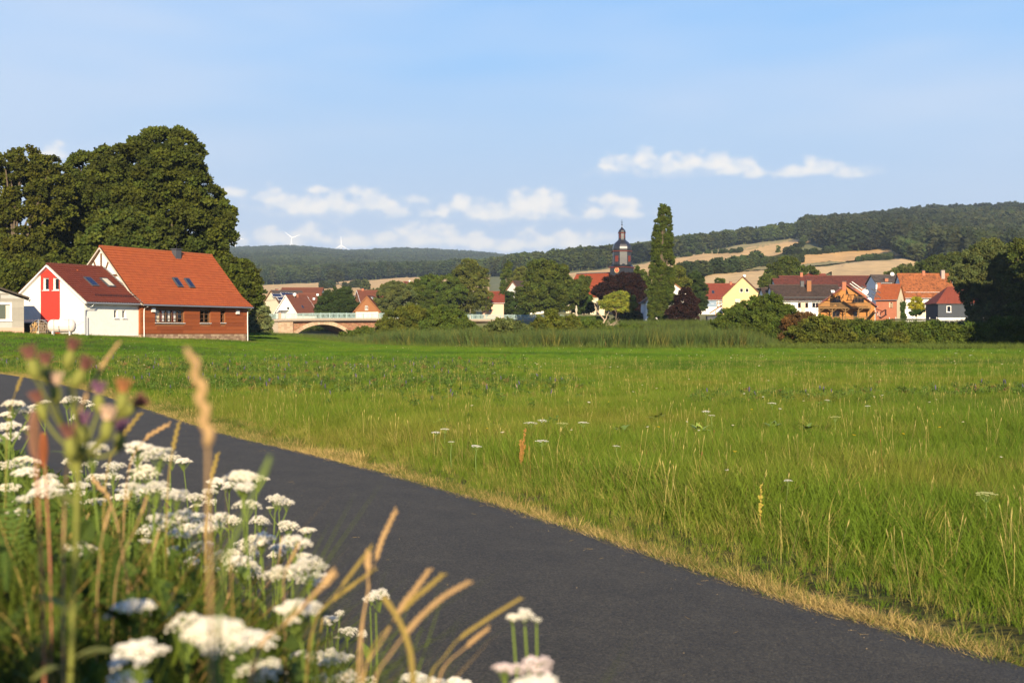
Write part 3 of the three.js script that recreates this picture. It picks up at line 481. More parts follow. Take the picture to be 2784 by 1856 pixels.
// shade givers standing outside the frame on the right, whose shadow darkens the willow and the bushes
tree('linden_tree', 'tall linden standing outside the right edge of the picture', { px: 2990, D: 165, leaf: LEAF.linden, size: 0.9, dens: 2.4, trunk: 0.6, lobes: [[2990, 560, 100, 90], [2960, 660, 120, 100], [3060, 660, 130, 100], [2990, 760, 160, 110], [2960, 830, 120, 70]] });
tree('linden_tree', 'broad linden outside the frame beside the right hand river bushes', { px: 3200, D: 100, leaf: LEAF.linden, size: 0.9, dens: 2.2, trunk: 0.6, lobes: [[3200, 640, 170, 130], [3180, 740, 160, 120], [3260, 760, 170, 130], [3200, 820, 180, 80]] });

// bushes along the river
const bushes = [
  ['willow_bush', 'low green willow bush at the bridge arch', 965, 182, LEAF.bush, [[945, 912, 30, 14], [985, 905, 34, 18], [1010, 920, 36, 16], [960, 925, 30, 12]]],
  ['willow_bush', 'big olive willow bush hiding the right half of the arch', 1100, 172, LEAF.olive, [[1115, 845, 36, 18], [1085, 865, 44, 28], [1140, 865, 34, 30], [1060, 895, 44, 28], [1110, 900, 56, 34], [1045, 920, 34, 16], [1135, 915, 40, 24]]],
  ['willow_bush', 'broad dark willow bush beneath the bridge rail', 1215, 170, LEAF.bush, [[1195, 850, 38, 20], [1230, 865, 40, 26], [1185, 885, 46, 34], [1250, 890, 44, 28], [1215, 910, 60, 24], [1285, 905, 28, 20]]],
  ['thicket_bush', 'silvery bush in the middle of the river bank', 1370, 134, LEAF.willow, [[1365, 885, 36, 18], [1340, 900, 30, 16], [1400, 895, 36, 20], [1330, 912, 26, 10], [1425, 900, 24, 18]]],
  ['thicket_bush', 'greyish rounded bush below the hedge', 1500, 136, LEAF.olive, [[1505, 862, 30, 16], [1480, 878, 36, 22], [1535, 880, 36, 22], [1460, 895, 34, 20], [1510, 900, 50, 18], [1560, 895, 24, 18]]],
  ['thicket_bush', 'small bush left of the fallen tree', 1605, 140, LEAF.bush, [[1600, 885, 26, 16], [1620, 892, 22, 14], [1580, 898, 24, 12]]],
  ['thicket_bush', 'leafy bush behind the reeds right of the fallen tree', 1690, 138, LEAF.bush, [[1695, 892, 26, 10], [1725, 897, 30, 8], [1660, 898, 20, 8], [1640, 903, 20, 6]]],
  ['willow_bush', 'large rounded green bush in front of the brown roofed house', 2050, 152, LEAF.bush, [[2085, 815, 40, 18], [2040, 840, 50, 24], [2100, 845, 48, 28], [1995, 860, 40, 26], [2060, 872, 60, 28], [2120, 870, 40, 26], [1965, 875, 26, 20], [2140, 850, 24, 24]]],
  ['dogwood_bush', 'rust brown twiggy bush between green bushes', 2170, 140, LEAF.rust, [[2165, 870, 34, 14], [2190, 862, 26, 12], [2150, 885, 34, 12]]],
  ['willow_bush', 'olive green bush right of the rust brown bush', 2230, 124, LEAF.olive, [[2235, 868, 26, 12], [2205, 890, 34, 22], [2260, 890, 36, 24], [2225, 915, 44, 20], [2290, 915, 34, 20], [2170, 910, 34, 20]]],
  ['willow_bush', 'dark green bush below the wooden balcony', 2345, 128, LEAF.bush, [[2340, 885, 36, 12], [2320, 905, 40, 20], [2370, 895, 36, 18], [2400, 888, 30, 16], [2380, 915, 44, 18]]],
  ['bramble_bush', 'dry leafy bramble bush at the far rim of the meadow', 2410, 116, LEAF.olive, [[2405, 925, 34, 16], [2440, 920, 30, 20], [2370, 932, 24, 10]]],
  ['willow_bush', 'dark green bush in front of the white and grey house', 2500, 124, LEAF.bush, [[2470, 895, 36, 16], [2510, 900, 40, 20], [2540, 890, 30, 14], [2500, 920, 60, 18], [2560, 905, 40, 22]]],
  ['willow_bush', 'shaded bush below the huge willow', 2620, 124, LEAF.bush, [[2600, 900, 40, 18], [2645, 905, 40, 22], [2600, 925, 50, 18], [2670, 900, 36, 16]]],
  ['willow_bush', 'dark bush at the right edge of the meadow rim', 2740, 122, LEAF.bush, [[2720, 885, 40, 24], [2770, 890, 40, 28], [2735, 920, 60, 24], [2690, 918, 40, 20], [2800, 915, 40, 30]]],
  ['elder_bush', 'bush in the dark behind the bridge arch', 868, 291, LEAF.bush, [[850, 892, 40, 20], [900, 894, 40, 22], [815, 902, 34, 20], [940, 902, 40, 22], [870, 912, 60, 18]]],
];
for (const [n, l, px, D, leaf, lobes] of bushes) tree(n, l, { px, D, leaf, lobes: lobes.map(([a, b, c, d]) => [a, b + 2, c * 0.86, d * 0.8]), size: 0.42, fine: true, dens: 2.5, clump: 0.34, trunk: 0.07, bole: 0.5, limbs: 2, category: 'bush', group: n === 'elder_bush' ? undefined : 'bushes along the river bank', deep: 1.2 });
// fallen bare tree in front of the hedge
{
  const D = 142, base = at(1618, 908, D), r = thing('fallen_tree', 'bare pale fallen tree with forked branches above the reeds', 'dead tree', base), q = (px, py, dz = 0) => at(px, py, D).sub(base).add(V(0, 0, dz)), m = mat(0.46, 0.36, 0.25, 0.9, { map: rep(woodTex, 1) });
  mesh('trunk', [tube([q(1612, 915), q(1630, 898), q(1645, 893), q(1670, 892, -0.3)], 0.17, 0.07, 7)], m, r);
  mesh('limb', [tube([q(1630, 896), q(1638, 880), q(1644, 872), q(1634, 858), q(1622, 842), q(1616, 826)], 0.13, 0.03, 6, 14)], m, r);
  mesh('limb', [tube([q(1642, 874), q(1648, 866), q(1650, 858), q(1656, 848)], 0.09, 0.03, 6)], m, r);
  const tw = []; for (let i = 0; i < 16; i++) { const a = q(rr(1640, 1668), rr(889, 894)), b = q(rr(1650, 1690), rr(862, 890), gauss() * 0.6); tw.push(tube([a, a.clone().lerp(b, 0.5).add(V(0, 0.1, 0)), b], 0.025, 0.008, 4, 5)); }
  mesh('twigs', tw, m, r).userData.kind = 'stuff';
}
// clipped hedge and the dark fence by the church
{
  const D = 268, b = onLand(1608, D), w = 92 * D / FL, h = (882 - 852) * D / FL * 0.9, y0 = hAt(888, D), r = thing('clipped_hedge', 'long clipped green hedge below the church', 'hedge', V(b.x, y0, b.z)), l = [];
  for (let i = 0; i < 2600; i++) { const f = rnd(), x = rr(-w / 2, w / 2), top = f < 0.35; l.push([x, top ? h + gauss() * 0.06 : rnd() * h, top ? rr(-0.6, 0.6) : 0.6 + gauss() * 0.06, rr(0.16, 0.26), rnd() * 6.28, gauss(), gauss(), rr(0.8, 1.2), rr(0.85, 1.15), 1]); }
  mesh('branches', [box(w - 0.2, h - 0.2, 0.95, 0, h / 2 - 0.4, 0)], LEAF.hedge, r);
  copies('foliage', SPRAYS[0], LEAF.hedge, l, r);
}
// ------------------------------------------------------------------ houses
const MAT = {
  white: plaster(0.82, 0.80, 0.75), cream: plaster(0.80, 0.70, 0.50), yellow: plaster(0.70, 0.55, 0.26), pink: plaster(0.72, 0.48, 0.36), ochre: plaster(0.43, 0.19, 0.05), pale: plaster(0.62, 0.55, 0.38), grey: plaster(0.42, 0.42, 0.40), charcoal: plaster(0.055, 0.065, 0.08), blue: plaster(0.24, 0.32, 0.42), red: plaster(0.55, 0.04, 0.025), concrete: plaster(0.50, 0.43, 0.33), sandstone: plaster(0.55, 0.38, 0.25),
  timber: wood(0.15, 0.07, 0.035), brownWood: wood(0.30, 0.12, 0.04), honey: wood(0.22, 0.125, 0.04), frame: mat(0.78, 0.77, 0.74, 0.5), darkFrame: wood(0.13, 0.065, 0.03), zinc: mat(0.34, 0.36, 0.38, 0.45, { metalness: 0.6 }), lead: mat(0.06, 0.065, 0.075, 0.6), iron: mat(0.03, 0.03, 0.035, 0.5, { metalness: 0.5 }), brick: plaster(0.42, 0.15, 0.08), blackTar: mat(0.02, 0.02, 0.022, 0.9), solar: mat(0.015, 0.025, 0.06, 0.12), dark: mat(0.015, 0.014, 0.013, 0.9), shutter: mat(0.62, 0.58, 0.50, 0.7),
};
const GLASS = new THREE.MeshPhysicalMaterial({ color: 0xffffff, roughness: 0.03, transmission: 1, thickness: 0, ior: 1.5, side: THREE.DoubleSide });
const ROOF = { orange: roofMat(0.360, 0.090, 0.022), maroon: roofMat(0.144, 0.032, 0.016), rust: roofMat(0.173, 0.054, 0.026), brown: roofMat(0.068, 0.042, 0.030, 0.8, true), darkred: roofMat(0.144, 0.035, 0.019, 0.8, true), worn: roofMat(0.374, 0.122, 0.036, 0.85, true), church: roofMat(0.331, 0.061, 0.013), grey: roofMat(0.094, 0.072, 0.061, 0.85, true), wine: roofMat(0.158, 0.016, 0.016, 0.6), red: roofMat(0.216, 0.043, 0.020) };

function rayOn(px, py, p, n) { const o = V(0, EYE, 0), d = at(px, py, 100).sub(o), t = p.clone().sub(o).dot(n) / d.dot(n); return o.addScaledVector(d, t); }
// one window in a wall opening: frame with bars, pane set back, sill; x/y are the opening's centre bottom in the parent's frame
function windowIn(parent, pos, ry, w, h, o = {}) {
  const f = o.frameW ?? 0.09, fm = o.frame ?? MAT.frame, dep = o.dep ?? 0.1, g = [box(w, f, 0.07, 0, h - f / 2, 0), box(w, f, 0.07, 0, f / 2, 0), box(f, h - 2 * f, 0.07, -w / 2 + f / 2, h / 2, 0), box(f, h - 2 * f, 0.07, w / 2 - f / 2, h / 2, 0)];
  for (let i = 1; i <= (o.mull ?? 0); i++) g.push(box(f, h - 2 * f, 0.06, -w / 2 + w * i / (o.mull + 1), h / 2, 0));
  for (let i = 1; i <= (o.cross ?? 0); i++) g.push(box(w - 2 * f, f * 0.5, 0.05, 0, h * i / (o.cross + 1), 0));
  const win = mesh(o.name ?? 'window', g, fm, parent); win.position.copy(pos); win.rotation.y = ry; win.translateZ(-dep);
  mesh(o.shutter ? 'shutter' : 'pane', o.shutter ? shutterGeo(w - 2 * f, h - 2 * f).translate(0, f, 0) : new THREE.PlaneGeometry(w - 2 * f, h - 2 * f).translate(0, h / 2, -0.01), o.shutter ? (o.shutterMat ?? MAT.shutter) : GLASS, win);
  if (o.curtain) mesh('curtain', [box(w * o.curtain, h * 0.9, 0.02, (o.curtainSide ?? -1) * (w / 2 - w * o.curtain / 2 - 0.05), h / 2, -0.16)], o.curtainMat ?? MAT.cream, win);
  if (o.sill !== false) mesh('sill', [box(w + 0.16, 0.05, 0.2, 0, -0.026, dep + 0.02)], o.sillMat ?? fm, win);
  return win;
}
function shutterGeo(w, h) { const g = [], n = Math.max(4, Math.round(h / 0.12)); for (let i = 0; i < n; i++) g.push(box(w, h / n * 0.86, 0.03, 0, h * (i + 0.5) / n, 0)); return merge(g); }
function steppedSlope(run, rise, len, step = 0.36, th = 0.14) {   // one roof slope from the ridge (0, 0) out along +x, tiles in lapped courses
  const L = Math.hypot(run, rise), n = Math.max(4, Math.round(L / step)), top = [], cx = rise / L, cy = run / L;
  for (let k = 0; k < n; k++) { const a = k / n, b = (k + 1) / n; top.push([run * a, -rise * a + 0.0], [run * b + cx * 0.05, -rise * b + cy * 0.05]); }
  return prism([...top, [run, -rise - th], [0, -th]].reverse(), len);
}
function house(o) {
  const rot = (o.rot ?? 0) * Math.PI / 180, n = V(Math.sin(rot), 0, Math.cos(rot)), u = V(Math.cos(rot), 0, -Math.sin(rot)), fc = V(xAt(o.px, o.D), o.y0, -o.D), c = fc.clone().addScaledVector(n, -o.d / 2);
  const r = thing(o.name ?? 'house', o.label, o.category ?? 'house', c, rot, o.group ?? 'village houses'); r.updateMatrixWorld(true);
  const w = o.w, d = o.d, e = o.eave - o.y0, R = o.ridge - o.y0, ax = o.axis ?? 'x', T = 0.3, faces = { front: [V(0, 0, d / 2), 0, w, ax === 'z'], back: [V(0, 0, -d / 2), Math.PI, w, ax === 'z'], right: [V(w / 2, 0, 0), Math.PI / 2, d - 2 * T, ax === 'x'], left: [V(-w / 2, 0, 0), -Math.PI / 2, d - 2 * T, ax === 'x'] };
  const inv = r.matrixWorld.clone().invert(), pitch = (R - e) / ((ax === 'x' ? d : w) / 2), info = { root: r, w, d, e, R, ax, faces, inv, pitch };
  // pixel rectangle -> place on a face: [centre u, bottom v, width, height]
  info.rect = (f, [x0, y0, x1, y1]) => { const F = faces[f], p = F[0].clone().applyMatrix4(r.matrixWorld), nn = V(0, 0, 1).applyAxisAngle(V(0, 1, 0), F[1] + rot), q = (x, y) => rayOn(x, y, p, nn).applyMatrix4(inv).sub(F[0]).applyAxisAngle(V(0, 1, 0), -F[1]), a = q(x0, y1), b = q(x1, y0); return [(a.x + b.x) / 2, a.y, Math.abs(b.x - a.x), b.y - a.y]; };
  for (const f of ['front', 'back', 'left', 'right']) {
    const [p, ry, len, gable] = faces[f], wins = (o[f] ?? []).map(([q, opt]) => [info.rect(f, q), opt ?? {}]), low = -1.2;
    const out = gable ? [[-len / 2, low], [len / 2, low], [len / 2, e + (ax === 'x' ? T * pitch : 0) - 0.05], [0, R - 0.05], [-len / 2, e + (ax === 'x' ? T * pitch : 0) - 0.05]] : [[-len / 2, low], [len / 2, low], [len / 2, e - 0.05], [-len / 2, e - 0.05]];
    const m = mesh('wall', plate(out, wins.map(([q]) => q), T), (o.walls ?? {})[f] ?? o.wall, r); m.position.copy(p); m.rotation.y = ry;
    for (const [q, opt] of wins) windowIn(r, p.clone().add(V(q[0], q[1], 0).applyAxisAngle(V(0, 1, 0), ry)), ry, q[2], q[3], opt);
  }
  mesh('floor', [box(w - 0.7, 0.1, d - 0.7, 0, Math.min(2.6, e * 0.5), 0)], MAT.dark, r);
  const half = (ax === 'x' ? d : w) / 2, over = o.over ?? 0.4, og = o.overG ?? 0.25, run = half + over, rise = run * pitch, len = (ax === 'x' ? w : d) + 2 * og;
  const th = ax === 'x' ? [[-Math.PI / 2, 'front'], [Math.PI / 2, 'back']] : [[0, 'right'], [Math.PI, 'left']];
  info.slopes = {};
  for (const [t, nm] of th) { const g = steppedSlope(run, rise, len, o.step).translate(0, R + 0.16, 0); g.rotateY(t); mesh('roof_slope', g, (o.roofs ?? {})[nm] ?? o.roof, r); info.slopes[nm] = t; }
  const cap = new THREE.CylinderGeometry(0.12, 0.12, len, 8, 1, false, 0, Math.PI * 2).rotateX(Math.PI / 2); if (ax === 'x') cap.rotateY(Math.PI / 2); mesh('ridge_cap', cap.translate(0, R + 0.17, 0), o.roof, r);
  if (o.gutter !== false) for (const [t] of th) { const g = new THREE.CylinderGeometry(0.07, 0.07, len, 6).rotateX(Math.PI / 2).translate(run + 0.05, R - rise + 0.02, 0); g.rotateY(t); mesh('gutter', g, MAT.zinc, r); }
  if (ax === 'z' || o.verge) for (const s of [-1, 1]) for (const [t] of th) { const L = Math.hypot(run, rise), g = new THREE.BoxGeometry(L, 0.2, 0.04).rotateZ(-Math.atan(pitch)).translate(run / 2, R - rise / 2 + 0.06, s * (len / 2 + 0.03)); g.rotateY(t); mesh('verge_board', g, o.vergeMat ?? MAT.brownWood, r); }
  // put a slab (skylight, solar panel) on a slope at a pixel
  info.onSlope = (nm, px, py, wd, ht, name, material, th2 = 0.1, pane) => {
    const t = info.slopes[nm], al = Math.atan(pitch), nl = V(Math.sin(al), Math.cos(al), 0).applyAxisAngle(V(0, 1, 0), t), p = V(0, R + 0.2, 0).applyMatrix4(r.matrixWorld), hit = rayOn(px, py, p, nl.clone().applyAxisAngle(V(0, 1, 0), rot)).applyMatrix4(inv);
    const g = new THREE.BoxGeometry(ht, th2, wd); const m = mesh(name, g, material, r); m.position.copy(hit).addScaledVector(nl, 0.06); m.rotation.set(0, t, -al, 'YXZ');
    if (pane) { const k = mesh('pane', new THREE.BoxGeometry(ht - 0.16, 0.02, wd - 0.16).translate(0, th2 / 2 + 0.005, 0), pane, m); void k; }
    return m;
  };
  info.chimney = (nm, px, pyTop, pyBase, wd, material, h2 = 0) => { const t = info.slopes[nm], al = Math.atan(pitch), nl = V(Math.sin(al), Math.cos(al), 0).applyAxisAngle(V(0, 1, 0), t + rot), p = V(0, R, 0).applyMatrix4(r.matrixWorld), hit = rayOn(px, pyBase, p, nl), top = hAt(pyTop, -hit.z), l = hit.clone().applyMatrix4(inv), H = top - hit.y; const m = mesh('chimney', [box(wd, H + 0.9, wd, 0, H / 2 - 0.45, 0)], material, r); m.position.copy(l).add(V(0, h2, 0)); mesh('chimney_cap', [box(wd + 0.14, 0.1, wd + 0.14, 0, H + 0.055, 0)], MAT.lead, m); return m; };
  return info;
}
function dish(parent, pos, rad, ry = 0) { const g = new THREE.SphereGeometry(rad * 1.6, 14, 6, 0, 6.283, 0, 0.68).translate(0, -rad * 1.25, 0).rotateX(-Math.PI / 2 + 2.9); const m = mesh('satellite_dish', g, MAT.frame, parent); m.position.copy(pos); m.rotation.y = ry; mesh('mast', [cyl(0.03, 0.03, rad * 2, 0, -rad * 2, -0.1)], MAT.zinc, m); return m; }

// ---- the large red roofed house by the meadow and its annex
const HS = { x: -38.7, D: 117.2, dx: 0.477, dD: 0.882 };   // near end of the ridge; direction of the ridge on the ground
const hsA = (px, t) => { const p = (px - CX) / FL, X = HS.x + HS.dD * t, Dd = HS.D - HS.dx * t; return (p * Dd - X) / (HS.dx - HS.dD * p); };
const hsD = (a, t) => HS.D - HS.dx * t + HS.dD * a;
function tiled(profile, L, roll = 0.045, course = 0.345, col = 0.3) {   // rolled tiles along a bent slope: profile [[out, y], ...] from ridge down, length L along x
  const P = [], I = [], U = [], cum = [0]; for (let i = 1; i < profile.length; i++) cum.push(cum[i - 1] + Math.hypot(profile[i][0] - profile[i - 1][0], profile[i][1] - profile[i - 1][1]));
  const S = cum[cum.length - 1], n = Math.round(S / course), nx = Math.round(L / col) * 6, pt = (s) => { let i = 1; while (i < cum.length - 1 && s > cum[i]) i++; const f = (s - cum[i - 1]) / (cum[i] - cum[i - 1]), [a, b] = profile[i - 1], [c, e] = profile[i], l = Math.hypot(c - a, e - b); return [lerp(a, c, f), lerp(b, e, f), -(e - b) / l, (c - a) / l]; };
  for (let k = 0; k < n; k++) for (const [s, up] of [[k / n * S, 0.0], [(k + 1) / n * S + 0.02, 0.06], [(k + 1) / n * S + 0.02, -0.01]]) {
    const [o, y, no, ny] = pt(Math.min(s, S));
    for (let i = 0; i <= nx; i++) { const x = -L / 2 + L * i / nx, w = (0.5 + 0.5 * Math.cos(i / 6 * 6.2832)) , h = up + roll * w * w + 0.02; P.push(x, y + ny * h, o + no * h); U.push(x, s); }
  }
  const row = nx + 1; for (let k = 0; k < n; k++) for (const j of [0, 1]) for (let i = 0; i < nx; i++) { const o = (k * 3 + j) * row + i; I.push(o, o + row, o + 1, o + 1, o + row, o + row + 1); }
  const g = geom(P, I, U).toNonIndexed(); g.computeVertexNormals(); return toCreasedNormals(g, 0.9);
}
{
  const rot = Math.atan2(HS.dD, HS.dx), L = 15.3, Y0 = 0.5, c = V(HS.x + HS.dx * L / 2, Y0, -(HS.D + HS.dD * L / 2));
  const r = thing('farmhouse', 'large house with steep orange red tiled roof and rust brown board cladding', 'house', c, rot), y = (v) => v - Y0, X = (a) => a - L / 2;
  const prof = [[0, y(9.6)], [4.0, y(5.26)], [5.5, y(4.16)]], x0 = X(0.25), x1 = X(15.05), wz = 5.0;
  mesh('roof_slope', tiled(prof, L), mat(0.36, 0.082, 0.018, 0.72, { map: rep(tileMap, 1 / 9.6, 1 / 11.2) }), r);
  const back = tiled(prof, L).rotateY(Math.PI); mesh('roof_slope', back, ROOF.orange, r);
  const under = [...prof.map(([a, b]) => [a, b - 0.03]), [5.46, y(4.0)], [3.95, y(5.08)], [0, y(9.38)]];
  for (const s of [1, -1]) mesh('roof_boarding', prism(under.map(([a, b]) => [a * s, b]).reverse(), L - 0.1).rotateY(-Math.PI / 2), MAT.darkFrame, r);
  mesh('ridge_cap', Array.from({ length: 38 }, (_, i) => new THREE.CylinderGeometry(0.13, 0.15, 0.42, 8).rotateZ(Math.PI / 2).translate(-L / 2 + (i + 0.5) * L / 38, y(9.64), 0)), ROOF.orange, r);
  for (const s of [1, -1]) mesh('gutter', [new THREE.CylinderGeometry(0.075, 0.075, L, 8).rotateZ(Math.PI / 2).translate(0, y(4.1), s * 5.6)], MAT.zinc, r);
  for (const s of [-1, 1]) mesh('verge_board', [beam(V(s * (L / 2 + 0.02), y(9.5), 0), V(s * (L / 2 + 0.02), y(5.2), 3.95), 0.04, 0.12), beam(V(s * (L / 2 + 0.02), y(5.22), 3.95), V(s * (L / 2 + 0.02), y(4.1), 5.45), 0.04, 0.12), beam(V(s * (L / 2 + 0.02), y(9.5), 0), V(s * (L / 2 + 0.02), y(4.1), -5.45), 0.04, 0.12)], plaster(0.55, 0.5, 0.42), r);
  // walls: plinth of rough stones, cladding boards over a board wall, plastered gable with timbers
  const wr = (px0, py0, px1, py1) => { const a = hsA(px0, wz), b = hsA(px1, wz), am = (a + b) / 2, Dm = hsD(am, wz); return [X(am), y(hAt(py1, Dm)), b - a, hAt(py0, Dm) - hAt(py1, Dm)]; };
  const wins = [[wr(421, 841, 500, 877.5), { mull: 4, cross: 2 }], [wr(543, 842, 571.5, 878), { mull: 1, cross: 2 }], [wr(599, 842, 611.5, 877.5), { cross: 2 }]];
  const wallF = mesh('wall', plate([[x0, y(1.42)], [x1, y(1.42)], [x1, y(4.35)], [x0, y(4.35)]], wins.map((q) => q[0]), 0.3), MAT.brownWood, r); wallF.position.z = wz - 0.04;
  const bh = 0.363, boards = [MAT.c1 = wood(0.34, 0.085, 0.02), MAT.c2 = wood(0.29, 0.072, 0.018), MAT.c3 = wood(0.38, 0.1, 0.026)];
  for (let k = 0; k < 8; k++) {
    const b0 = y(1.48) + k * bh, b1 = Math.min(b0 + bh, y(4.33)); if (b1 - b0 < 0.1) break;
    let cuts = [x0 + 0.01]; for (const [q] of wins) if (q[1] < b1 - 0.02 && q[1] + q[3] > b0 + 0.02) cuts.push(q[0] - q[2] / 2 - 0.02, q[0] + q[2] / 2 + 0.02); cuts.push(x1);
    for (let i = 0; i < cuts.length; i += 2) { let a = cuts[i]; while (a < cuts[i + 1] - 0.05) { const e = Math.min(cuts[i + 1], a + rr(1.9, 3.2)); const g = box(e - a - 0.012, b1 - b0 - 0.02, 0.04, 0, 0, 0, 0, 0.15); mesh('cladding_board', g, pick(boards), r).position.set((a + e) / 2, (b0 + b1) / 2, wz + 0.012); a = e; } }
  }
  for (const [q, o] of wins) windowIn(r, V(q[0], q[1], wz), 0, q[2], q[3], { frame: MAT.darkFrame, frameW: 0.11, dep: 0.16, ...o, curtain: 0.2, sillMat: MAT.frame });
  { const [q] = wins[0]; for (const k of [1, 3]) mesh('curtain', [box(0.28, q[3] * 0.8, 0.02, q[0] - q[2] / 2 + q[2] * (k + 0.35) / 5, q[1] + q[3] / 2, wz - 0.34)], MAT.red, r); for (const k of [1, 3, 2]) mesh('curtain', [box(0.24, q[3] * 0.75, 0.02, q[0] - q[2] / 2 + q[2] * (k + 0.75) / 5, q[1] + q[3] / 2, wz - 0.32)], MAT.white, r); }
  for (const [a, b, cc, dd] of [[409, 837, 418.5, 848], [640, 843, 648, 853.5]]) { const q = wr(a, b, cc, dd); mesh('vent_box', [box(q[2], q[3], 0.16, q[0], q[1] + q[3] / 2, wz + 0.1)], MAT.frame, r); }
  const stones = [[], [], []];
  for (let k = 0; k < 5; k++) { const h = 0.2, yy = y(0.42) + k * h; let a = x0 + 0.06; while (a < x1 - 0.12) { const l = Math.min(rr(0.18, 0.5), x1 - 0.1 - a); pick(stones).push(box(l - 0.02, h - 0.02, 0.1 + rr(0, 0.04), a + l / 2, yy + h / 2, wz - 0.06)); a += l; } }
  const pl = mesh('plinth', [box(x1 - x0 - 0.2, 1.6, 0.2, (x0 + x1) / 2, y(0.63), wz - 0.2), box(0.2, 1.6, 9.4, x1 - 0.2, y(0.63), 0), box(0.2, 1.6, 9.4, x0 + 0.2, y(0.63), 0)], MAT.sandstone, r);
  stones.forEach((s, i) => { mesh('stones', s, [plaster(0.36, 0.25, 0.16), plaster(0.27, 0.17, 0.11), plaster(0.47, 0.34, 0.22)][i], pl).userData.kind = 'stuff'; });
  const gab = [[-wz + 0.32, y(1.42)], [wz - 0.37, y(1.42)], [wz - 0.37, y(4.5)], [3.9, y(5.08)], [0, y(9.35)], [-3.9, y(5.08)], [-wz + 0.32, y(4.5)]];
  const g1 = mesh('wall', plate(gab, [], 0.3), MAT.white, r); g1.position.x = x0; g1.rotation.y = -Math.PI / 2;
  const g2 = mesh('wall', plate(gab, [], 0.3), MAT.brownWood, r); g2.position.x = x1; g2.rotation.y = Math.PI / 2;
  const bk = mesh('wall', plate([[x0, y(0.4)], [x1, y(0.4)], [x1, y(4.4)], [x0, y(4.4)]], [], 0.3), MAT.white, r); bk.rotation.y = Math.PI; bk.position.set(x0 + x1, 0, -wz);
  const lowc = mesh('cladding_board', [box(0.05, 2.85, 0.5, 0, 0, 0)], boards[2], r); lowc.position.set(x0 - 0.035, y(2.92), wz - 0.3);
  // timbers on the gable, drawn in (z, y); z grows towards the meadow side
  const tz = x0 - 0.05, tb = (z0, v0, z1, v1, w = 0.17) => mesh('timber', [beam(V(tz, y(v0), z0), V(tz, y(v1), z1), 0.06, w)], MAT.timber, r);
  tb(0, 9.0, 0, 7.0); tb(-0.95, 8.25, -0.35, 7.02, 0.15); tb(0.95, 8.25, 0.35, 7.02, 0.15); tb(-2.15, 6.92, 2.15, 6.92, 0.19); tb(-3.4, 5.55, 3.55, 5.55, 0.19); tb(1.55, 6.84, 1.55, 5.65); tb(-1.5, 6.84, -1.5, 5.65); tb(2.55, 6.2, 2.55, 5.65, 0.15); tb(2.05, 6.12, 2.95, 6.12, 0.15); tb(3.0, 5.47, 3.0, 4.7); tb(-1.1, 8.3, -2.6, 6.9, 0.14);
  // chimney, skylights, downpipes
  const ch = mesh('chimney', [box(0.72, 1.7, 0.66, 0, -0.2, 0)], MAT.lead, r); ch.position.set(X(hsA(479, 0.35)), y(9.25), 0.35); mesh('chimney_cap', [box(0.92, 0.08, 0.86, 0, 0.7, 0)], MAT.lead, ch); mesh('aerial', [cyl(0.015, 0.015, 0.7, 0.05, 0.7, 0, 5)], MAT.iron, ch);
  for (const px of [481, 513]) { const t = 3.0, al = Math.atan(4.34 / 4.0), m = mesh('skylight', [box(0.72, 0.14, 1.25)], MAT.lead, r); m.position.set(X(hsA(px, t)), y(9.6 - t * 1.085) + 0.12, t + 0.1); m.rotation.x = al; mesh('pane', [box(0.5, 0.02, 1.0, 0, 0.075, 0)], MAT.solar, m); }
  for (const [xx, zz] of [[x0 + 0.35, 1], [x1 - 0.02, 1]]) mesh('downpipe', [tube([V(xx, y(4.08), 5.58), V(xx, y(3.95), 5.5), V(xx - 0.05, y(3.75), 5.14), V(xx - 0.05, y(3.5), 5.1), V(xx - 0.05, y(1.5), 5.1), V(xx - 0.05, y(0.2), 5.12)], 0.05, 0.05, 7, 26)], MAT.frame, r);

  // annex
  const LA = 6.45, A0 = 1.15, ca = V(HS.x + HS.dD * 0.36 - HS.dx * LA / 2, A0, -(HS.D - HS.dx * 0.36 - HS.dD * LA / 2)), q = thing('annex_house', 'white plastered annex with dark red roof and tall red stripe on its gable', 'house', ca, rot), ya = (v) => v - A0;
  const pa = [[0, ya(7.62)], [4.9, ya(4.24)]], aw = 4.4, ax0 = -LA / 2 + 0.25, ax1 = LA / 2 + 0.22, g3 = (s) => s;
  for (const s of [1, -1]) { const g = tiled(pa, LA + 0.3); g.translate(0.1, 0, 0); if (s < 0) { g.scale(1, 1, -1); g.index ? 0 : 0; g.computeVertexNormals(); } mesh('roof_slope', g, mat(0.15, 0.03, 0.012, 0.7, { map: rep(tileMap, 1 / 9.6, 1 / 11.2) }), q); mesh('roof_boarding', prism([[0, ya(7.58)], [4.86, ya(4.22)], [4.86, ya(4.08)], [0, ya(7.42)]].map(([a, b]) => [a * s, b]).reverse(), LA + 0.2).rotateY(-Math.PI / 2), MAT.frame, q); mesh('gutter', [new THREE.CylinderGeometry(0.07, 0.07, LA + 0.2, 8).rotateZ(Math.PI / 2).translate(0.1, ya(4.14), s * 4.98)], MAT.zinc, q); }
  mesh('ridge_cap', Array.from({ length: 16 }, (_, i) => new THREE.CylinderGeometry(0.12, 0.14, 0.43, 8).rotateZ(Math.PI / 2).translate(-LA / 2 + (i + 0.5) * LA / 16, ya(7.68), 0)), ROOF.maroon, q);
  for (const s of [1, -1]) mesh('verge_board', [beam(V(-LA / 2 - 0.02, ya(7.56), 0), V(-LA / 2 - 0.02, ya(4.16), s * 4.88), 0.04, 0.1)], plaster(0.55, 0.5, 0.42), q);
  mesh('roof_flashing', [beam(V(LA / 2 + 0.2, ya(7.7), 0), V(LA / 2 + 0.2, ya(4.3), 4.9), 0.1, 0.16)], MAT.zinc, q);
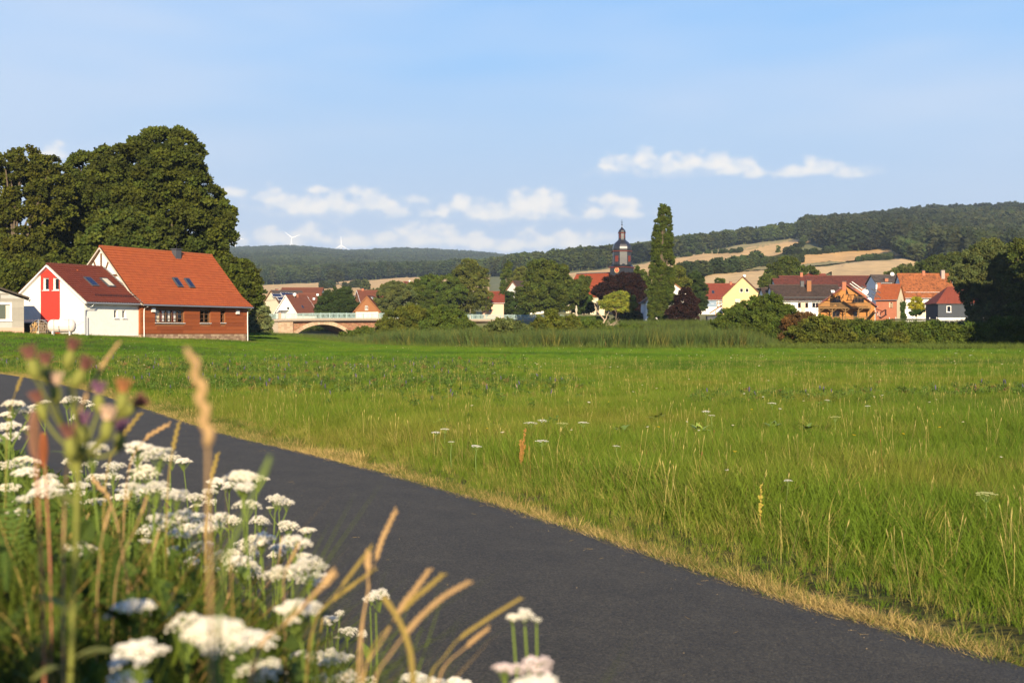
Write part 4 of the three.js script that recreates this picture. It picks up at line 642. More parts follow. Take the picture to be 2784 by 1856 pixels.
  const gw = (px0, py0, px1, py1) => { const sol = (px) => { const p = (px - CX) / FL, bx = HS.x - HS.dx * 6.2, bD = HS.D - HS.dD * 6.2; return (p * bD - bx) / (HS.dD + HS.dx * p); }, a = sol(px0), b = sol(px1), m = (a + b) / 2, Dm = HS.D - HS.dD * 6.2 - HS.dx * m; return [m - 0.36, ya(hAt(py1, Dm)), b - a, hAt(py0, Dm) - hAt(py1, Dm)]; };
  const gwin = [gw(117, 755, 132.5, 789), gw(144, 755, 160, 789)], gout = [[-aw, ya(0.4)], [aw, ya(0.4)], [aw, ya(4.55)], [0, ya(7.42)], [-aw, ya(4.55)]];
  const gm = mesh('wall', plate(gout, gwin, 0.3), MAT.white, q); gm.position.x = ax0; gm.rotation.y = -Math.PI / 2;
  { const s0 = gw(110, 700, 162, 900), a = s0[0] - s0[2] / 2, b = s0[0] + s0[2] / 2, sl = (7.42 - 4.55) / aw, m = mesh('red_stripe', plate([[a, ya(1.3)], [b, ya(1.3)], [b, ya(7.38) - b * sl], [0, ya(7.38)], [a, ya(7.38) + a * sl]], gwin, 0.03), MAT.red, q); m.position.x = ax0 - 0.031; m.rotation.y = -Math.PI / 2; }
  for (const w of gwin) windowIn(q, V(ax0, w[1], w[0]), -Math.PI / 2, w[2], w[3], { dep: 0.14, curtain: 0.45, curtainSide: 1, curtainMat: MAT.honey });
  const fa = (px0, py0, px1, py1) => { const a = hsA(px0, 4.76), b = hsA(px1, 4.76), m = (a + b) / 2, Dm = hsD(m, 4.76); return [m + LA / 2, ya(hAt(py1, Dm)), b - a, hAt(py0, Dm) - hAt(py1, Dm)]; };
  const fwin = [fa(309.5, 842, 319.5, 865), fa(332, 843, 342, 865)];
  const fm = mesh('wall', plate([[ax0 + 0.3, ya(0.4)], [ax1, ya(0.4)], [ax1, ya(4.5)], [ax0 + 0.3, ya(4.5)]], fwin, 0.28), MAT.white, q); fm.position.z = aw;
  for (const w of fwin) windowIn(q, V(w[0], w[1], aw), 0, w[2], w[3], { dep: 0.1, frameW: 0.07 });
  const bm = mesh('wall', plate([[ax0 + 0.3, ya(0.4)], [ax1, ya(0.4)], [ax1, ya(4.5)], [ax0 + 0.3, ya(4.5)]], [], 0.28), MAT.white, q); bm.rotation.y = Math.PI; bm.position.set(ax0 + 0.3 + ax1, 0, -aw);
  mesh('plinth', [box(ax1 - ax0, 0.9, 0.1, (ax0 + ax1) / 2, ya(0.85), aw + 0.03)], MAT.concrete, q);
  for (const [px, gl] of [[255, MAT.solar], [300, mat(0.6, 0.56, 0.42, 0.3)]]) { const a = hsA(px, 3.0), t = 2.3, al = Math.atan(3.38 / 4.9), m = mesh('skylight', [box(0.85, 0.14, 1.45)], MAT.lead, q); m.position.set(a + LA / 2, ya(7.62 - t * 0.69) + 0.12, t); m.rotation.x = al; mesh('pane', [box(0.6, 0.02, 1.15, 0, 0.076, 0)], gl, m); }
  const sg = mesh('snow_guard', [box(4.9, 0.03, 0.02, 0.85, 0.22, 0), box(4.9, 0.03, 0.02, 0.85, 0.06, 0), box(4.9, 0.03, 0.02, 0.85, 0.14, 0), ...Array.from({ length: 9 }, (_, i) => box(0.03, 0.3, 0.03, -1.55 + i * 0.6, 0.1, 0))], MAT.iron, q); sg.position.set(0.1, ya(4.75), 4.15);
  mesh('downpipe', [tube([V(ax0 + 0.55, ya(4.1), 4.98), V(ax0 + 0.5, ya(3.9), 4.9), V(ax0 + 0.05, ya(3.6), 4.55), V(ax0 + 0.02, ya(3.3), 4.5), V(ax0 + 0.02, ya(1.0), 4.5)], 0.05, 0.05, 7, 24)], MAT.zinc, q);
  mesh('roof_vent', [cyl(0.1, 0.1, 0.3, hsA(207, 0.9) + LA / 2, ya(7.0), 0.7)], ROOF.orange, q);
}
// grey panelled shed at the left edge
{
  const D = 105, y0 = land(xAt(40, D), D), xr = xAt(64, D), r = thing('panelled_shed', 'weathered grey panelled shed with white window at the left edge', 'shed', V(xr, y0, -D), 0.38), y = (py) => hAt(py, D) - y0, m1 = [plaster(0.30, 0.285, 0.245), plaster(0.25, 0.24, 0.21), plaster(0.335, 0.32, 0.275)];
  const W = 7.2, dep = 6, win = [xAt(11, D) - xr, y(872), 1.35, 1.5], top = (x) => y(808) + (-x) * 0.36;
  mesh('wall', plate([[-W, -0.5], [0, -0.5], [0, top(0) - 0.15], [-W / 2, top(-W / 2) - 0.15], [-W, top(0) - 0.15]], [win], 0.25), MAT.grey, r);
  const sw = mesh('wall', [box(0.2, top(0) + 0.3, dep, -0.1, top(0) / 2 - 0.3, -dep / 2 - 0.26)], MAT.grey, r); void sw;
  for (let k = 0; k < 11; k++) { const h = 0.54, b0 = 0.55 + k * h; for (let a = -W + 0.02 + (k % 2) * 0.6; a < -0.05; a += 1.8) { const e = Math.min(a + 1.79, -0.0), cutL = win[0] - win[2] / 2 - 0.03, cutR = win[0] + win[2] / 2 + 0.03, hit = b0 < win[1] + win[3] && b0 + h > win[1]; for (const [s, t] of hit ? [[a, Math.min(e, cutL)], [Math.max(a, cutR), e]] : [[a, e]]) { if (t - s < 0.08) continue; const ht = Math.min(h - 0.012, top((s + t) / 2 < -W / 2 ? -W - (s + t) / 2 : t) - 0.1 - b0); if (ht > 0.1) mesh('wall_panel', [box(t - s - 0.012, ht, 0.02, (s + t) / 2, b0 + ht / 2, 0.012)], pick(m1), r); } } }
  mesh('base_course', [box(W, 0.75, 0.1, -W / 2, 0.14, 0.02)], plaster(0.55, 0.36, 0.27), r);
  windowIn(r, V(win[0], win[1], 0), 0, win[2], win[3], { frameW: 0.13, dep: 0.02, curtain: 0.3, curtainSide: 1, mull: 0 });
  for (const s of [0, 1]) { const g = new THREE.BoxGeometry(W / 2 / Math.cos(0.345) + 0.5, 0.14, dep + 0.6); g.rotateZ(s ? 0.345 : -0.345); mesh('roof_slope', g.translate(s ? -W * 0.75 - 0.2 : -W * 0.25 + 0.2, top(-W / 4) + 0.02, -dep / 2), mat(0.05, 0.04, 0.03, 0.9), r); }
  mesh('gutter', [new THREE.CylinderGeometry(0.06, 0.06, dep + 0.6, 7).rotateX(Math.PI / 2).translate(0.5, top(0) - 0.16, -dep / 2)], MAT.zinc, r);
}
// yard between shed and annex
{
  const D = 106, gy = (px) => land(xAt(px, D), D);
  const t = thing('gas_tank', 'white horizontal gas tank standing in front of the red striped gable', 'tank', V(xAt(167, D), gy(167), -D), 0.12), prof = [[0, -1.15], [0.22, -1.13], [0.42, -1.05], [0.54, -0.9], [0.55, -0.8], [0.55, 0.8], [0.54, 0.9], [0.42, 1.05], [0.22, 1.13], [0, 1.15]].map(([a, b]) => new THREE.Vector2(a, b));
  mesh('tank_body', new THREE.LatheGeometry(prof, 24).rotateZ(Math.PI / 2).translate(0, 0.82, 0), plaster(0.78, 0.70, 0.62), t);
  for (const s of [-0.7, 0.7]) for (const z of [-0.3, 0.3]) mesh('leg', [box(0.1, 0.45, 0.1, s, 0.15, z)], MAT.frame, t);
  mesh('valve_dome', [cyl(0.2, 0.18, 0.16, 0, 1.34, 0, 12)], MAT.frame, t);
  const cv = document.createElement('canvas'); cv.width = 256; cv.height = 48; const c = cv.getContext('2d'); c.fillStyle = '#e2d6c8'; c.fillRect(0, 0, 256, 48); c.fillStyle = '#c0281e'; c.font = 'bold 40px sans-serif'; c.fillText('\u25d6', 6, 38); c.fillStyle = '#3a3f55'; c.font = 'bold italic 36px sans-serif'; c.fillText('Primagas', 46, 36);
  const ct = new THREE.CanvasTexture(cv); ct.colorSpace = THREE.SRGBColorSpace; mesh('lettering', new THREE.CylinderGeometry(0.556, 0.556, 1.25, 12, 1, true, -0.16, 0.32).rotateZ(-Math.PI / 2).rotateX(Math.PI / 2 - 0.2), new THREE.MeshStandardMaterial({ map: spin(ct), roughness: 0.7 }), t).position.set(-0.25, 0.82, 0);
  function spin(x) { x.center.set(0.5, 0.5); x.rotation = Math.PI / 2; return x; }
  // stacked firewood with rounded top
  const wp = thing('wood_pile', 'rounded pile of split firewood under a tin sheet beside the tank', 'wood pile', V(xAt(110, D + 0.6), gy(110), -D - 0.6)), lm = [wood(0.45, 0.27, 0.1), wood(0.34, 0.22, 0.11), wood(0.2, 0.15, 0.1), wood(0.55, 0.34, 0.13)];
  let cnt = 0; for (let yy = 0.09; yy < 1.2; yy += 0.15) for (let xx = -0.75; xx < 0.8; xx += 0.155) { if (yy > 1.15 - 0.75 * xx * xx || cnt > 90) continue; cnt++; mesh('log', [new THREE.CylinderGeometry(0.08, 0.075, 0.5, 6).rotateX(Math.PI / 2).rotateZ(rnd() * 6)], xx > -0.1 ? lm[2] : pick(lm), wp).position.set(xx + rr(-0.02, 0.02), yy, rr(-0.06, 0.1)); }
  mesh('cover_sheet', tube([V(-0.85, 0.75, 0), V(-0.4, 1.18, 0), V(0.1, 1.24, 0), V(0.55, 0.98, 0), V(0.95, 0.5, 0)], 0.05, 0.05, 5, 14).scale(1, 1, 6), mat(0.22, 0.2, 0.18, 0.7), wp);
  const bx = thing('tarp_shelter', 'low black shelter with blue sheet on top behind the grey shed', 'shelter', V(xAt(86, D + 3), gy(86), -D - 3));
  mesh('box', [box(1.5, 1.0, 1.2, 0, 0.5, 0)], MAT.blackTar, bx); mesh('roof_sheet', [box(2.0, 0.05, 1.9, 0, 1.16, 0, 0, 0.12)], mat(0.10, 0.16, 0.30, 0.5), bx);
  // wire fence of slim posts
  const fn = thing('wire_fence', 'thin wire fence on steel posts in front of the tank', 'fence', V(xAt(145, 104), gy(145), -104)), xs = [103, 145, 186, 233].map((p) => xAt(p, 104) - xAt(145, 104));
  for (const [i, x] of xs.entries()) { mesh('post', [cyl(0.035, 0.035, i === 3 ? 1.6 : 1.35, x, 0, 0, 7)], MAT.zinc, fn); if (i === 0) mesh('post_base', [box(0.22, 0.4, 0.22, x, 0.15, 0)], MAT.concrete, fn); }
  mesh('gate_roll', [cyl(0.13, 0.13, 1.45, xs[3] + 0.1, 0, 0, 9)], MAT.zinc, fn);
  mesh('wire', [0.3, 0.55, 0.8, 1.05, 1.28].map((h) => box(xs[3] - xs[0], 0.008, 0.008, (xs[0] + xs[3]) / 2, h, 0)), MAT.zinc, fn);
  const dr = thing('clothes_rack', 'grey metal drying frame right of the tank', 'rack', V(xAt(200, D), gy(200), -D)); mesh('frame', [box(0.03, 1.25, 0.03, -0.6, 0.62, 0), box(1.5, 0.03, 0.03, 0.1, 1.24, 0), beam(V(0.85, 1.22, 0), V(0.1, 0.85, 0), 0.03, 0.03)], MAT.zinc, dr);
}

// ---- the village
const W0 = {}, sh = { shutter: true };
{
  const a = house({ label: 'brown roofed house with solar panels left of the white gable', px: 800, D: 335, rot: 35, w: 8.7, d: 10, y0: 4, eave: 9.7, ridge: 12.9, wall: MAT.cream, roof: ROOF.grey, verge: true, left: [[[714, 806, 748, 817], { mull: 3, frame: MAT.darkFrame }]] });
  for (const [x, y] of [[752, 803], [776, 800], [796, 801], [766, 812], [785, 812]]) a.onSlope('front', x, y, 2.6, 1.6, 'solar_panel', MAT.frame, 0.06, MAT.solar);
  a.chimney('back', 752, 786, 794, 0.6, MAT.brick);
  const b = house({ label: 'white gabled house with red brown roof and balcony behind the bridge rail', px: 834, D: 318, rot: 54, w: 7, d: 7.8, y0: 3.4, eave: 6.7, ridge: 11.1, wall: MAT.white, roof: ROOF.rust, verge: true, vergeMat: MAT.frame, left: [[[778, 834, 786, 842]], [[777, 814, 781, 818]]] });
  dish(b.root, V(-1.4, b.R + 0.3, 0.9), 0.42, -0.9); b.chimney('front', 806, 799, 806, 0.7, MAT.brick); b.onSlope('front', 822, 834, 0.6, 0.9, 'skylight', MAT.lead, 0.1, MAT.solar);
  mesh('balcony', [box(0.1, 0.95, 3.4, -3.5 - 1.3, 2.3, -0.6), box(1.3, 0.12, 3.4, -3.5 - 0.65, 1.85, -0.6), ...Array.from({ length: 4 }, (_, i) => box(0.06, 2.6, 0.06, -4.8, 0.5 + 1.4, -2.2 + i * 1.05)), box(1.5, 0.06, 3.6, -4.2, 4.0, -0.6, 0, 0, 0.06)], MAT.frame, b.root);
  house({ label: 'house with long rust red roof behind the solar roof', px: 816, D: 352, w: 11.4, d: 8, y0: 7, eave: 12.3, ridge: 14.3, wall: MAT.white, roof: ROOF.rust });
  const d = house({ label: 'house with brown roof and three skylights left of the dark fir', px: 852, D: 330, rot: 8, w: 8, d: 9, y0: 4, eave: 8.5, ridge: 12, wall: MAT.cream, roof: ROOF.rust });
  for (const [x, y] of [[836, 813], [853, 813], [871, 813], [863, 802]]) d.onSlope('front', x, y, 0.75, 1.1, 'skylight', MAT.lead, 0.1, MAT.frame);
  const f = house({ label: 'rust roofed house with white gable top right of the dark fir', px: 1023, D: 333, rot: 20, w: 8.4, d: 7.8, y0: 4, eave: 9.9, ridge: 12.9, wall: MAT.brownWood, roof: ROOF.rust, verge: true, vergeMat: MAT.frame }); f.chimney('front', 985, 784, 790, 0.6, MAT.brick);
  const f2 = house({ label: 'low house with timber clad gable above white wall behind the bridge', px: 998, D: 306, rot: -8, w: 6.2, d: 7, y0: 3.4, eave: 7.0, ridge: 10.5, axis: 'z', wall: MAT.brownWood, walls: { left: MAT.white, right: MAT.white }, roof: ROOF.rust, vergeMat: MAT.brownWood, front: [[[992, 831, 1000, 842], { mull: 1 }]] });
  mesh('lower_wall', [box(5.6, 4.6, 0.08, 0, 1.0, 3.55)], MAT.white, f2.root); f2.onSlope('right', 1017, 815, 2.2, 1.7, 'solar_panel', MAT.frame, 0.06, MAT.solar);
  const hy = hillH(1100, 520); const g = house({ label: 'small white hill house with red roof above the willow', px: 1098, D: 520, rot: -28, w: 5.4, d: 8, y0: hy - 1, eave: hAt(780, 520), ridge: hAt(766, 520), axis: 'z', wall: MAT.white, roof: ROOF.red }); dish(g.root, V(0.8, g.R + 0.4, 1), 0.4);
  house({ label: 'pink walled house with red roof right of the birch', px: 1340, D: 322, w: 5.6, d: 7, y0: 3.4, eave: hAt(821, 322), ridge: hAt(793, 322), wall: MAT.pink, roof: ROOF.red, front: [[[1330, 838, 1336, 848]]] });
  house({ label: 'white gabled house with dark brown roof behind the chestnut', px: 1450, D: 338, rot: 40, w: 8, d: 7.4, y0: 3.4, eave: hAt(797, 338), ridge: hAt(765, 338), wall: MAT.white, roof: ROOF.brown, verge: true, left: [[[1399, 793, 1405, 805]]] });
  const j = house({ label: 'white house half hidden behind poplar and red leaved tree', px: 1826, D: 262, w: 10.8, d: 10, y0: 3.4, eave: hAt(818, 262), ridge: hAt(766, 262), axis: 'z', wall: MAT.white, roof: ROOF.grey, vergeMat: MAT.brownWood, front: [[[1772, 850, 1782, 866]], [[1832, 846, 1842, 862], { frame: MAT.darkFrame }], [[1880, 850, 1890, 874], { frame: MAT.darkFrame }]] }); void j;
  const k = house({ label: 'red roofed half timbered house left of the yellow gable', px: 1956, D: 346, w: 11.2, d: 8.5, y0: 3.4, eave: hAt(812, 346), ridge: hAt(771, 346), wall: MAT.white, roof: ROOF.red, front: [[[1934, 816, 1940, 825], sh], [[1960, 815, 1966, 825], { mull: 1, cross: 2 }]] });
  k.onSlope('front', 1939, 794, 0.7, 1.1, 'skylight', MAT.lead, 0.1, MAT.solar); k.chimney('front', 1987, 766, 773, 0.6, MAT.brick);
  { const q = k.rect('front', [1918, 815, 1948, 834]); mesh('cladding', [box(q[2], q[3], 0.06, q[0], q[1] + q[3] / 2, 4.3)], MAT.blue, k.root); for (const [a, b, cc, dd] of [[1949, 815, 1951, 834], [1957, 815, 1959, 834], [1949, 823, 1968, 825], [1949, 833, 1968, 835]]) { const e = k.rect('front', [a, b, cc, dd]); mesh('timber', [box(e[2], e[3], 0.07, e[0], e[1] + e[3] / 2, 4.31)], MAT.timber, k.root); } }
  const l = house({ label: 'pale yellow house with steep gable and wine red roof', px: 2020, D: 325, rot: -14, w: 10.4, d: 8, y0: 3.4, eave: hAt(807, 325), ridge: hAt(753, 325), axis: 'z', over: 0.3, wall: MAT.yellow, roof: ROOF.wine, vergeMat: MAT.timber, front: [[[2011.7, 783.6, 2020.7, 794.6]], [[2027, 783.6, 2036, 794.6]], [[2000, 812.5, 2012.5, 826], sh], [[2034, 812.5, 2045.5, 826], { shutter: true, shutterMat: MAT.yellow }], [[1984, 843, 1993, 850]]] });
  for (const [x, y] of [[2066, 787], [2076, 787]]) l.onSlope('right', x, y, 0.8, 1.4, 'skylight', MAT.lead, 0.1, MAT.solar); dish(l.root, V(0, l.R + 0.6, -2.4), 0.4);
  const lt = mesh('stair_roof', [beam(V(-8.8, 3.4, 1.2), V(-5.4, 5.6, 1.2), 0.2, 1.6), box(0.16, 4.2, 0.16, -7.2, 2, 1.4), box(0.16, 5, 0.16, -5.8, 2.2, 1.4)], MAT.brownWood, l.root); void lt;
  const m = house({ label: 'long white house with mottled dark brown roof and chimneys', px: 2198, D: 300, w: 16.4, d: 10, y0: 3.4, eave: hAt(816, 300), ridge: hAt(774, 300), wall: MAT.white, roof: ROOF.brown, front: [[[2170, 822.5, 2178, 836], { frame: MAT.darkFrame }], [[2190, 822.5, 2198, 836], { frame: MAT.darkFrame }], [[2134, 823, 2151, 838], { shutter: true }], [[2208, 822, 2228, 837], { mull: 1 }]] });
  { const q = m.rect('front', [2178.5, 822, 2189.5, 847]); mesh('wall_panel', [box(q[2], q[3], 0.06, q[0], q[1] + q[3] / 2, 5.03)], MAT.pink, m.root); }
  m.chimney('front', 2199, 763, 790, 1.05, MAT.brownWood); m.chimney('back', 2181, 765, 774, 0.8, MAT.lead); m.onSlope('front', 2265, 793, 1.0, 1.2, 'skylight', MAT.lead, 0.1, MAT.frame);
  mesh('snow_guard', [box(16, 0.25, 0.04, 0, m.e + 0.7, 4.7)], MAT.iron, m.root);
  house({ label: 'low brown roofed lean to left of the mottled brown roof', px: 2097, D: 306, w: 3.4, d: 7, y0: 3.4, eave: hAt(804, 306), ridge: hAt(783, 306), wall: MAT.white, roof: ROOF.brown });
  const n = house({ label: 'very long dark red barn roof behind the brown roofed house', px: 2258, D: 342, w: 25.5, d: 11, y0: 5, eave: hAt(780, 342), ridge: hAt(749, 342), wall: MAT.brick, roof: ROOF.darkred }); n.chimney('back', 2179, 741, 750, 0.7, MAT.brick);
  house({ label: 'shorter red roof stepping down left of the long barn roof', px: 2130, D: 338, w: 3.6, d: 9, y0: 5, eave: hAt(782, 338), ridge: hAt(757, 338), wall: MAT.white, roof: ROOF.darkred });
  house({ label: 'house with low red roof peeping over the long barn roof', px: 2210, D: 356, w: 9, d: 9, y0: 7, eave: hAt(760, 356), ridge: hAt(744, 356), wall: MAT.brick, roof: ROOF.red });
  // balcony house
  const o = house({ name: 'balcony_house', label: 'orange wooden house with two timber balconies and glazed gable', px: 2302, D: 236, rot: -14, w: 10.3, d: 9, y0: 2.6, eave: hAt(829, 236), ridge: hAt(774, 236), axis: 'z', over: 0.45, overG: 0.5, wall: MAT.ochre, walls: { right: MAT.brick }, roof: ROOF.darkred, vergeMat: MAT.wineBoard = mat(0.13, 0.02, 0.018, 0.6), front: [[[2300, 777, 2326, 800], { mull: 3, cross: 1, frame: MAT.darkFrame }], [[2258, 803, 2286, 823], { mull: 2, cross: 1, frame: MAT.darkFrame }], [[2316, 803, 2350, 823], { mull: 3, cross: 1, frame: MAT.darkFrame }], [[2262, 845, 2284, 862], { mull: 1, frame: MAT.darkFrame }], [[2320, 846, 2332, 870], { frame: MAT.darkFrame }]], right: [[[2379, 843, 2383, 850]], [[2389, 846, 2393, 860]]] });
  { const B = mesh('balcony', [box(9.6, 0.18, 1.7, -0.4, hAt(838, 236) - 2.6, 5.35)], MAT.honey, o.root), B2 = mesh('balcony', [box(6.6, 0.18, 1.7, 1.1, hAt(875, 236) - 2.6, 5.35)], MAT.honey, o.root);
    for (const [Q, x0, x1, py] of [[B, -5.2, 4.4, 838], [B2, -2.2, 4.4, 875]]) { const yb = hAt(py, 236) - 2.6; mesh('railing', [box(x1 - x0, 0.09, 0.12, (x0 + x1) / 2, yb + 1.0, 6.15), box(x1 - x0, 0.06, 0.06, (x0 + x1) / 2, yb + 0.16, 6.15)], MAT.honey, Q); for (let x = x0 + 0.1; x < x1; x += 0.21) mesh('slat', [box(0.11, 0.84, 0.035, 0, 0, 0)], MAT.honey, Q).position.set(x, yb + 0.58, 6.15); }
    for (const x of [-4.9, -2.6, -0.2, 2.2, 4.2]) { mesh('post', [box(0.19, hAt(838, 236) - 2.6 + 1.1, 0.19, x, (hAt(838, 236) - 2.6) / 2 - 0.5, 6.02)], MAT.honey, o.root); if (x < 4) for (const s of [-1, 1]) mesh('brace', [beam(V(x, hAt(848, 236) - 2.6, 6.02), V(x + s * 0.75, hAt(840, 236) - 2.6, 6.02), 0.1, 0.1)], MAT.honey, o.root); }
    for (const [a, b] of [[[-3.4, 6.6], [-0.6, 6.6]], [[0.4, 6.7], [3.2, 6.6]]]) mesh('pergola_beam', [beam(V(a[0], a[1] - 1.0, 5.9), V(b[0], b[1] - 1.0, 5.9), 0.1, 0.12)], MAT.honey, o.root);
    for (const x of [-3.2, -1.8, -0.6, 0.6, 1.9, 3.1]) mesh('pergola_beam', [beam(V(x, 5.62, 6.0), V(x * 0.8, 6.3, 4.7), 0.09, 0.12)], MAT.honey, o.root);
    for (const [x, y] of [[2324, 781], [2336, 790], [2348, 798], [2330, 777]]) o.onSlope('right', x, y, 2.0, 2.2, 'solar_collector', MAT.frame, 0.1, mat(0.10, 0.16, 0.26, 0.08));
    for (const [x, y] of [[2350, 783], [2377, 791], [2385, 791], [2378, 804], [2387, 805]]) o.onSlope('right', x, y, 0.8, 1.2, 'skylight', MAT.lead, 0.1, MAT.solar);
    o.chimney('left', 2296, 766, 776, 0.7, MAT.brick); dish(o.root, V(4.2, 5.2, 3.2), 0.48); dish(o.root, V(3.6, 6.9, -1.4), 0.6);
    mesh('porch_roof', [box(1.6, 0.14, 3, 5.9, 3.4, 1.2, 0, 0, -0.35)], ROOF.red, o.root); mesh('corner_wall', [box(0.08, 4.3, 1.5, 5.2, 2.1, 3.6)], MAT.white, o.root); }
  const p = house({ label: 'small house with bright orange roof and pale shaded gable', px: 2410, D: 256, rot: -32, w: 4.2, d: 5.6, y0: 3, eave: hAt(811, 256), ridge: hAt(774, 256), wall: MAT.pale, walls: { front: MAT.brick }, roof: ROOF.orange, verge: true, right: [[[2422, 822, 2428, 836], { frame: MAT.darkFrame }]] }); p.chimney('front', 2391, 768, 783, 0.6, MAT.brick);
  const q1 = house({ label: 'house with grey brown roof behind the small orange roof', px: 2418, D: 302, w: 6.4, d: 8, y0: 4, eave: hAt(768, 302), ridge: hAt(747, 302), wall: MAT.white, roof: ROOF.grey }); dish(q1.root, V(1.9, q1.R + 0.35, 0.3), 0.5); q1.chimney('front', 2410, 757, 765, 0.8, MAT.brick);
  house({ label: 'narrow white house with grey roof between orange roofs', px: 2447, D: 282, rot: -25, w: 3.6, d: 6, y0: 3.5, eave: hAt(812, 282), ridge: hAt(768, 282), wall: MAT.white, roof: ROOF.grey, verge: true });
  const R = house({ label: 'tall house with mottled orange tiled roof and balcony', px: 2530, D: 272, w: 11, d: 10, y0: 3, eave: hAt(806, 272), ridge: hAt(743, 272), wall: MAT.white, roof: ROOF.worn, front: [[[2537, 840, 2547, 860], { frame: MAT.darkFrame, sill: false }]] });
  { const q = R.rect('front', [2526, 807, 2550, 821]), b = R.rect('front', [2505, 822, 2552, 836]), lo = R.rect('front', [2505, 838, 2552, 862]); mesh('wall_panel', [box(q[2], q[3], 0.06, q[0], q[1] + q[3] / 2, 5.03)], MAT.ochre, R.root); mesh('wall_panel', [box(lo[2], lo[3], 0.05, lo[0] - 0.9, lo[1] + lo[3] / 2, 5.03)], MAT.cream, R.root); const Q = mesh('balcony', [box(b[2], 0.16, 1.4, b[0], b[1], 5.7)], MAT.concrete, R.root); for (let i = 0; i < 4; i++) mesh('balustrade_panel', [box(b[2] / 4 - 0.06, b[3], 0.05, b[0] - b[2] / 2 + b[2] * (i + 0.5) / 4, b[1] + b[3] / 2 + 0.1, 6.38)], mat(0.42, 0.46, 0.48, 0.35), Q); R.chimney('front', 2563.5, 735, 756, 0.75, plaster(0.4, 0.32, 0.28)); R.chimney('back', 2511, 736, 744, 0.6, MAT.brick); mesh('snow_guard', [box(10.5, 0.05, 0.04, 0, R.e + 0.95, 4.75)], MAT.frame, R.root); }
  // hipped grey and white house
  { const D = 246, y0 = 1.8, b = V(xAt(2624, D), y0, -D - 3.6), r = thing('house', 'charcoal and white house with hipped red roof at the right', 'house', b, 0, 'village houses'), y = (v) => hAt(v, D) - y0, w = 10.6, d = 7.2, rect = (x0, y0_, x1, y1) => [xAt((x0 + x1) / 2, D) - b.x, y(y1), (x1 - x0) * D / FL, y(y0_) - y(y1)], up = [[2574, 831, 2586.5, 848.5], [2626, 830, 2639, 848.5]].map((q) => rect(...q)), dn = [[2562, 871, 2576, 888.5], [2625, 870, 2640, 888.5]].map((q) => rect(...q));
    mesh('wall', plate([[-w / 2, y(863)], [w / 2, y(863)], [w / 2, y(825)], [-w / 2, y(825)]], up, 0.3).translate(0, 0, d / 2 + 0.06), MAT.charcoal, r); mesh('wall', plate([[-w / 2, -1], [w / 2, -1], [w / 2, y(863.1)], [-w / 2, y(863.1)]], dn, 0.3).translate(0, 0, d / 2), MAT.white, r);
    for (const s of [-1, 1]) mesh('wall', [box(0.3, y(825) + 1, d - 0.3, s * (w / 2 - 0.15), (y(825) - 1) / 2, -0.16)], MAT.charcoal, r); mesh('wall', [box(w - 0.7, y(825) + 1, 0.3, 0, (y(825) - 1) / 2, -d / 2 + 0.15)], MAT.charcoal, r);
    for (const q of up) windowIn(r, V(q[0], q[1], d / 2 + 0.06), 0, q[2], q[3], { frameW: 0.12, dep: 0.0 }); for (const q of dn) windowIn(r, V(q[0], q[1], d / 2), 0, q[2], q[3], { frameW: 0.08 });
    const e = y(826) + 0.08, R2 = y(777), o2 = 0.45, A = [-w / 2 - o2, e, d / 2 + o2], Bq = [w / 2 + o2, e, d / 2 + o2], C = [w / 2 + o2, e, -d / 2 - o2], E = [-w / 2 - o2, e, -d / 2 - o2], M1 = [-w / 2 + 3.2, R2, 0], M2 = [w / 2 - 3.2, R2, 0], course = (P0, P1, Q0, Q1) => { const g = [], n = 15; for (let k = 0; k < n; k++) { const f = (a, b2, t) => a.map((v, i) => lerp(v, b2[i], t)), t0 = k / n, t1 = (k + 1.08) / n, a = f(P0, Q0, t0), bb = f(P1, Q1, t0), c2 = f(P1, Q1, Math.min(1, t1)), dd = f(P0, Q0, Math.min(1, t1)); a[1] += 0.05; bb[1] += 0.05; g.push(geom([...a, ...bb, ...c2, ...dd, a[0], a[1] - 0.07, a[2], bb[0], bb[1] - 0.07, bb[2]], [0, 1, 2, 0, 2, 3, 4, 5, 1, 4, 1, 0], [0, t0, w, t0, w, t1, 0, t1, 0, t0, w, t0])); } return g; };
    mesh('roof_slope', course(A, Bq, M1, M2), ROOF.red, r); mesh('roof_slope', course(E, A, M1, M1), ROOF.red, r); mesh('roof_slope', course(Bq, C, M2, M2), ROOF.red, r); mesh('roof_slope', course(C, E, M2, M1), ROOF.red, r); mesh('soffit', [box(w + 0.8, 0.06, d + 0.8, 0, e - 0.06, 0)], MAT.lead, r); }
  // garage, walls, odds and ends
  { const D = 238, g = thing('flat_garage', 'low white garage with dark flat roof left of the charcoal house', 'garage', V(xAt(2492, D), 2.2, -D - 2)); mesh('wall', [box(8.2, 1.6, 4, 0, 0.6, 0)], MAT.white, g); mesh('roof', [box(8.6, 0.22, 4.4, 0, hAt(868, D) - 2.2, 0)], MAT.blackTar, g); mesh('post', [box(0.1, 1.6, 0.1, -3.9, 1.6, 2)], MAT.frame, g); mesh('door', [box(4.2, 1.5, 0.1, 1.6, 0.6, 2.06)], MAT.charcoal, g); mesh('post', [box(0.1, 1.6, 0.1, 3.9, 1.6, 2)], MAT.frame, g); mesh('post', [box(0.1, 1.6, 0.1, 3.9, 1.6, -2)], MAT.frame, g); mesh('post', [box(0.1, 1.6, 0.1, -3.9, 1.6, -2)], MAT.frame, g);
    tree('climbing_shrub', 'bright yellow flowering shrub on the wall below the orange tiled roof', { px: 2492, D: 262, base: 3, leaf: LEAF.yellow, size: 0.32, category: 'shrub', trunk: 0.06, lobes: [[2492, 818, 14, 8], [2488, 832, 15, 10], [2500, 834, 10, 12]] });
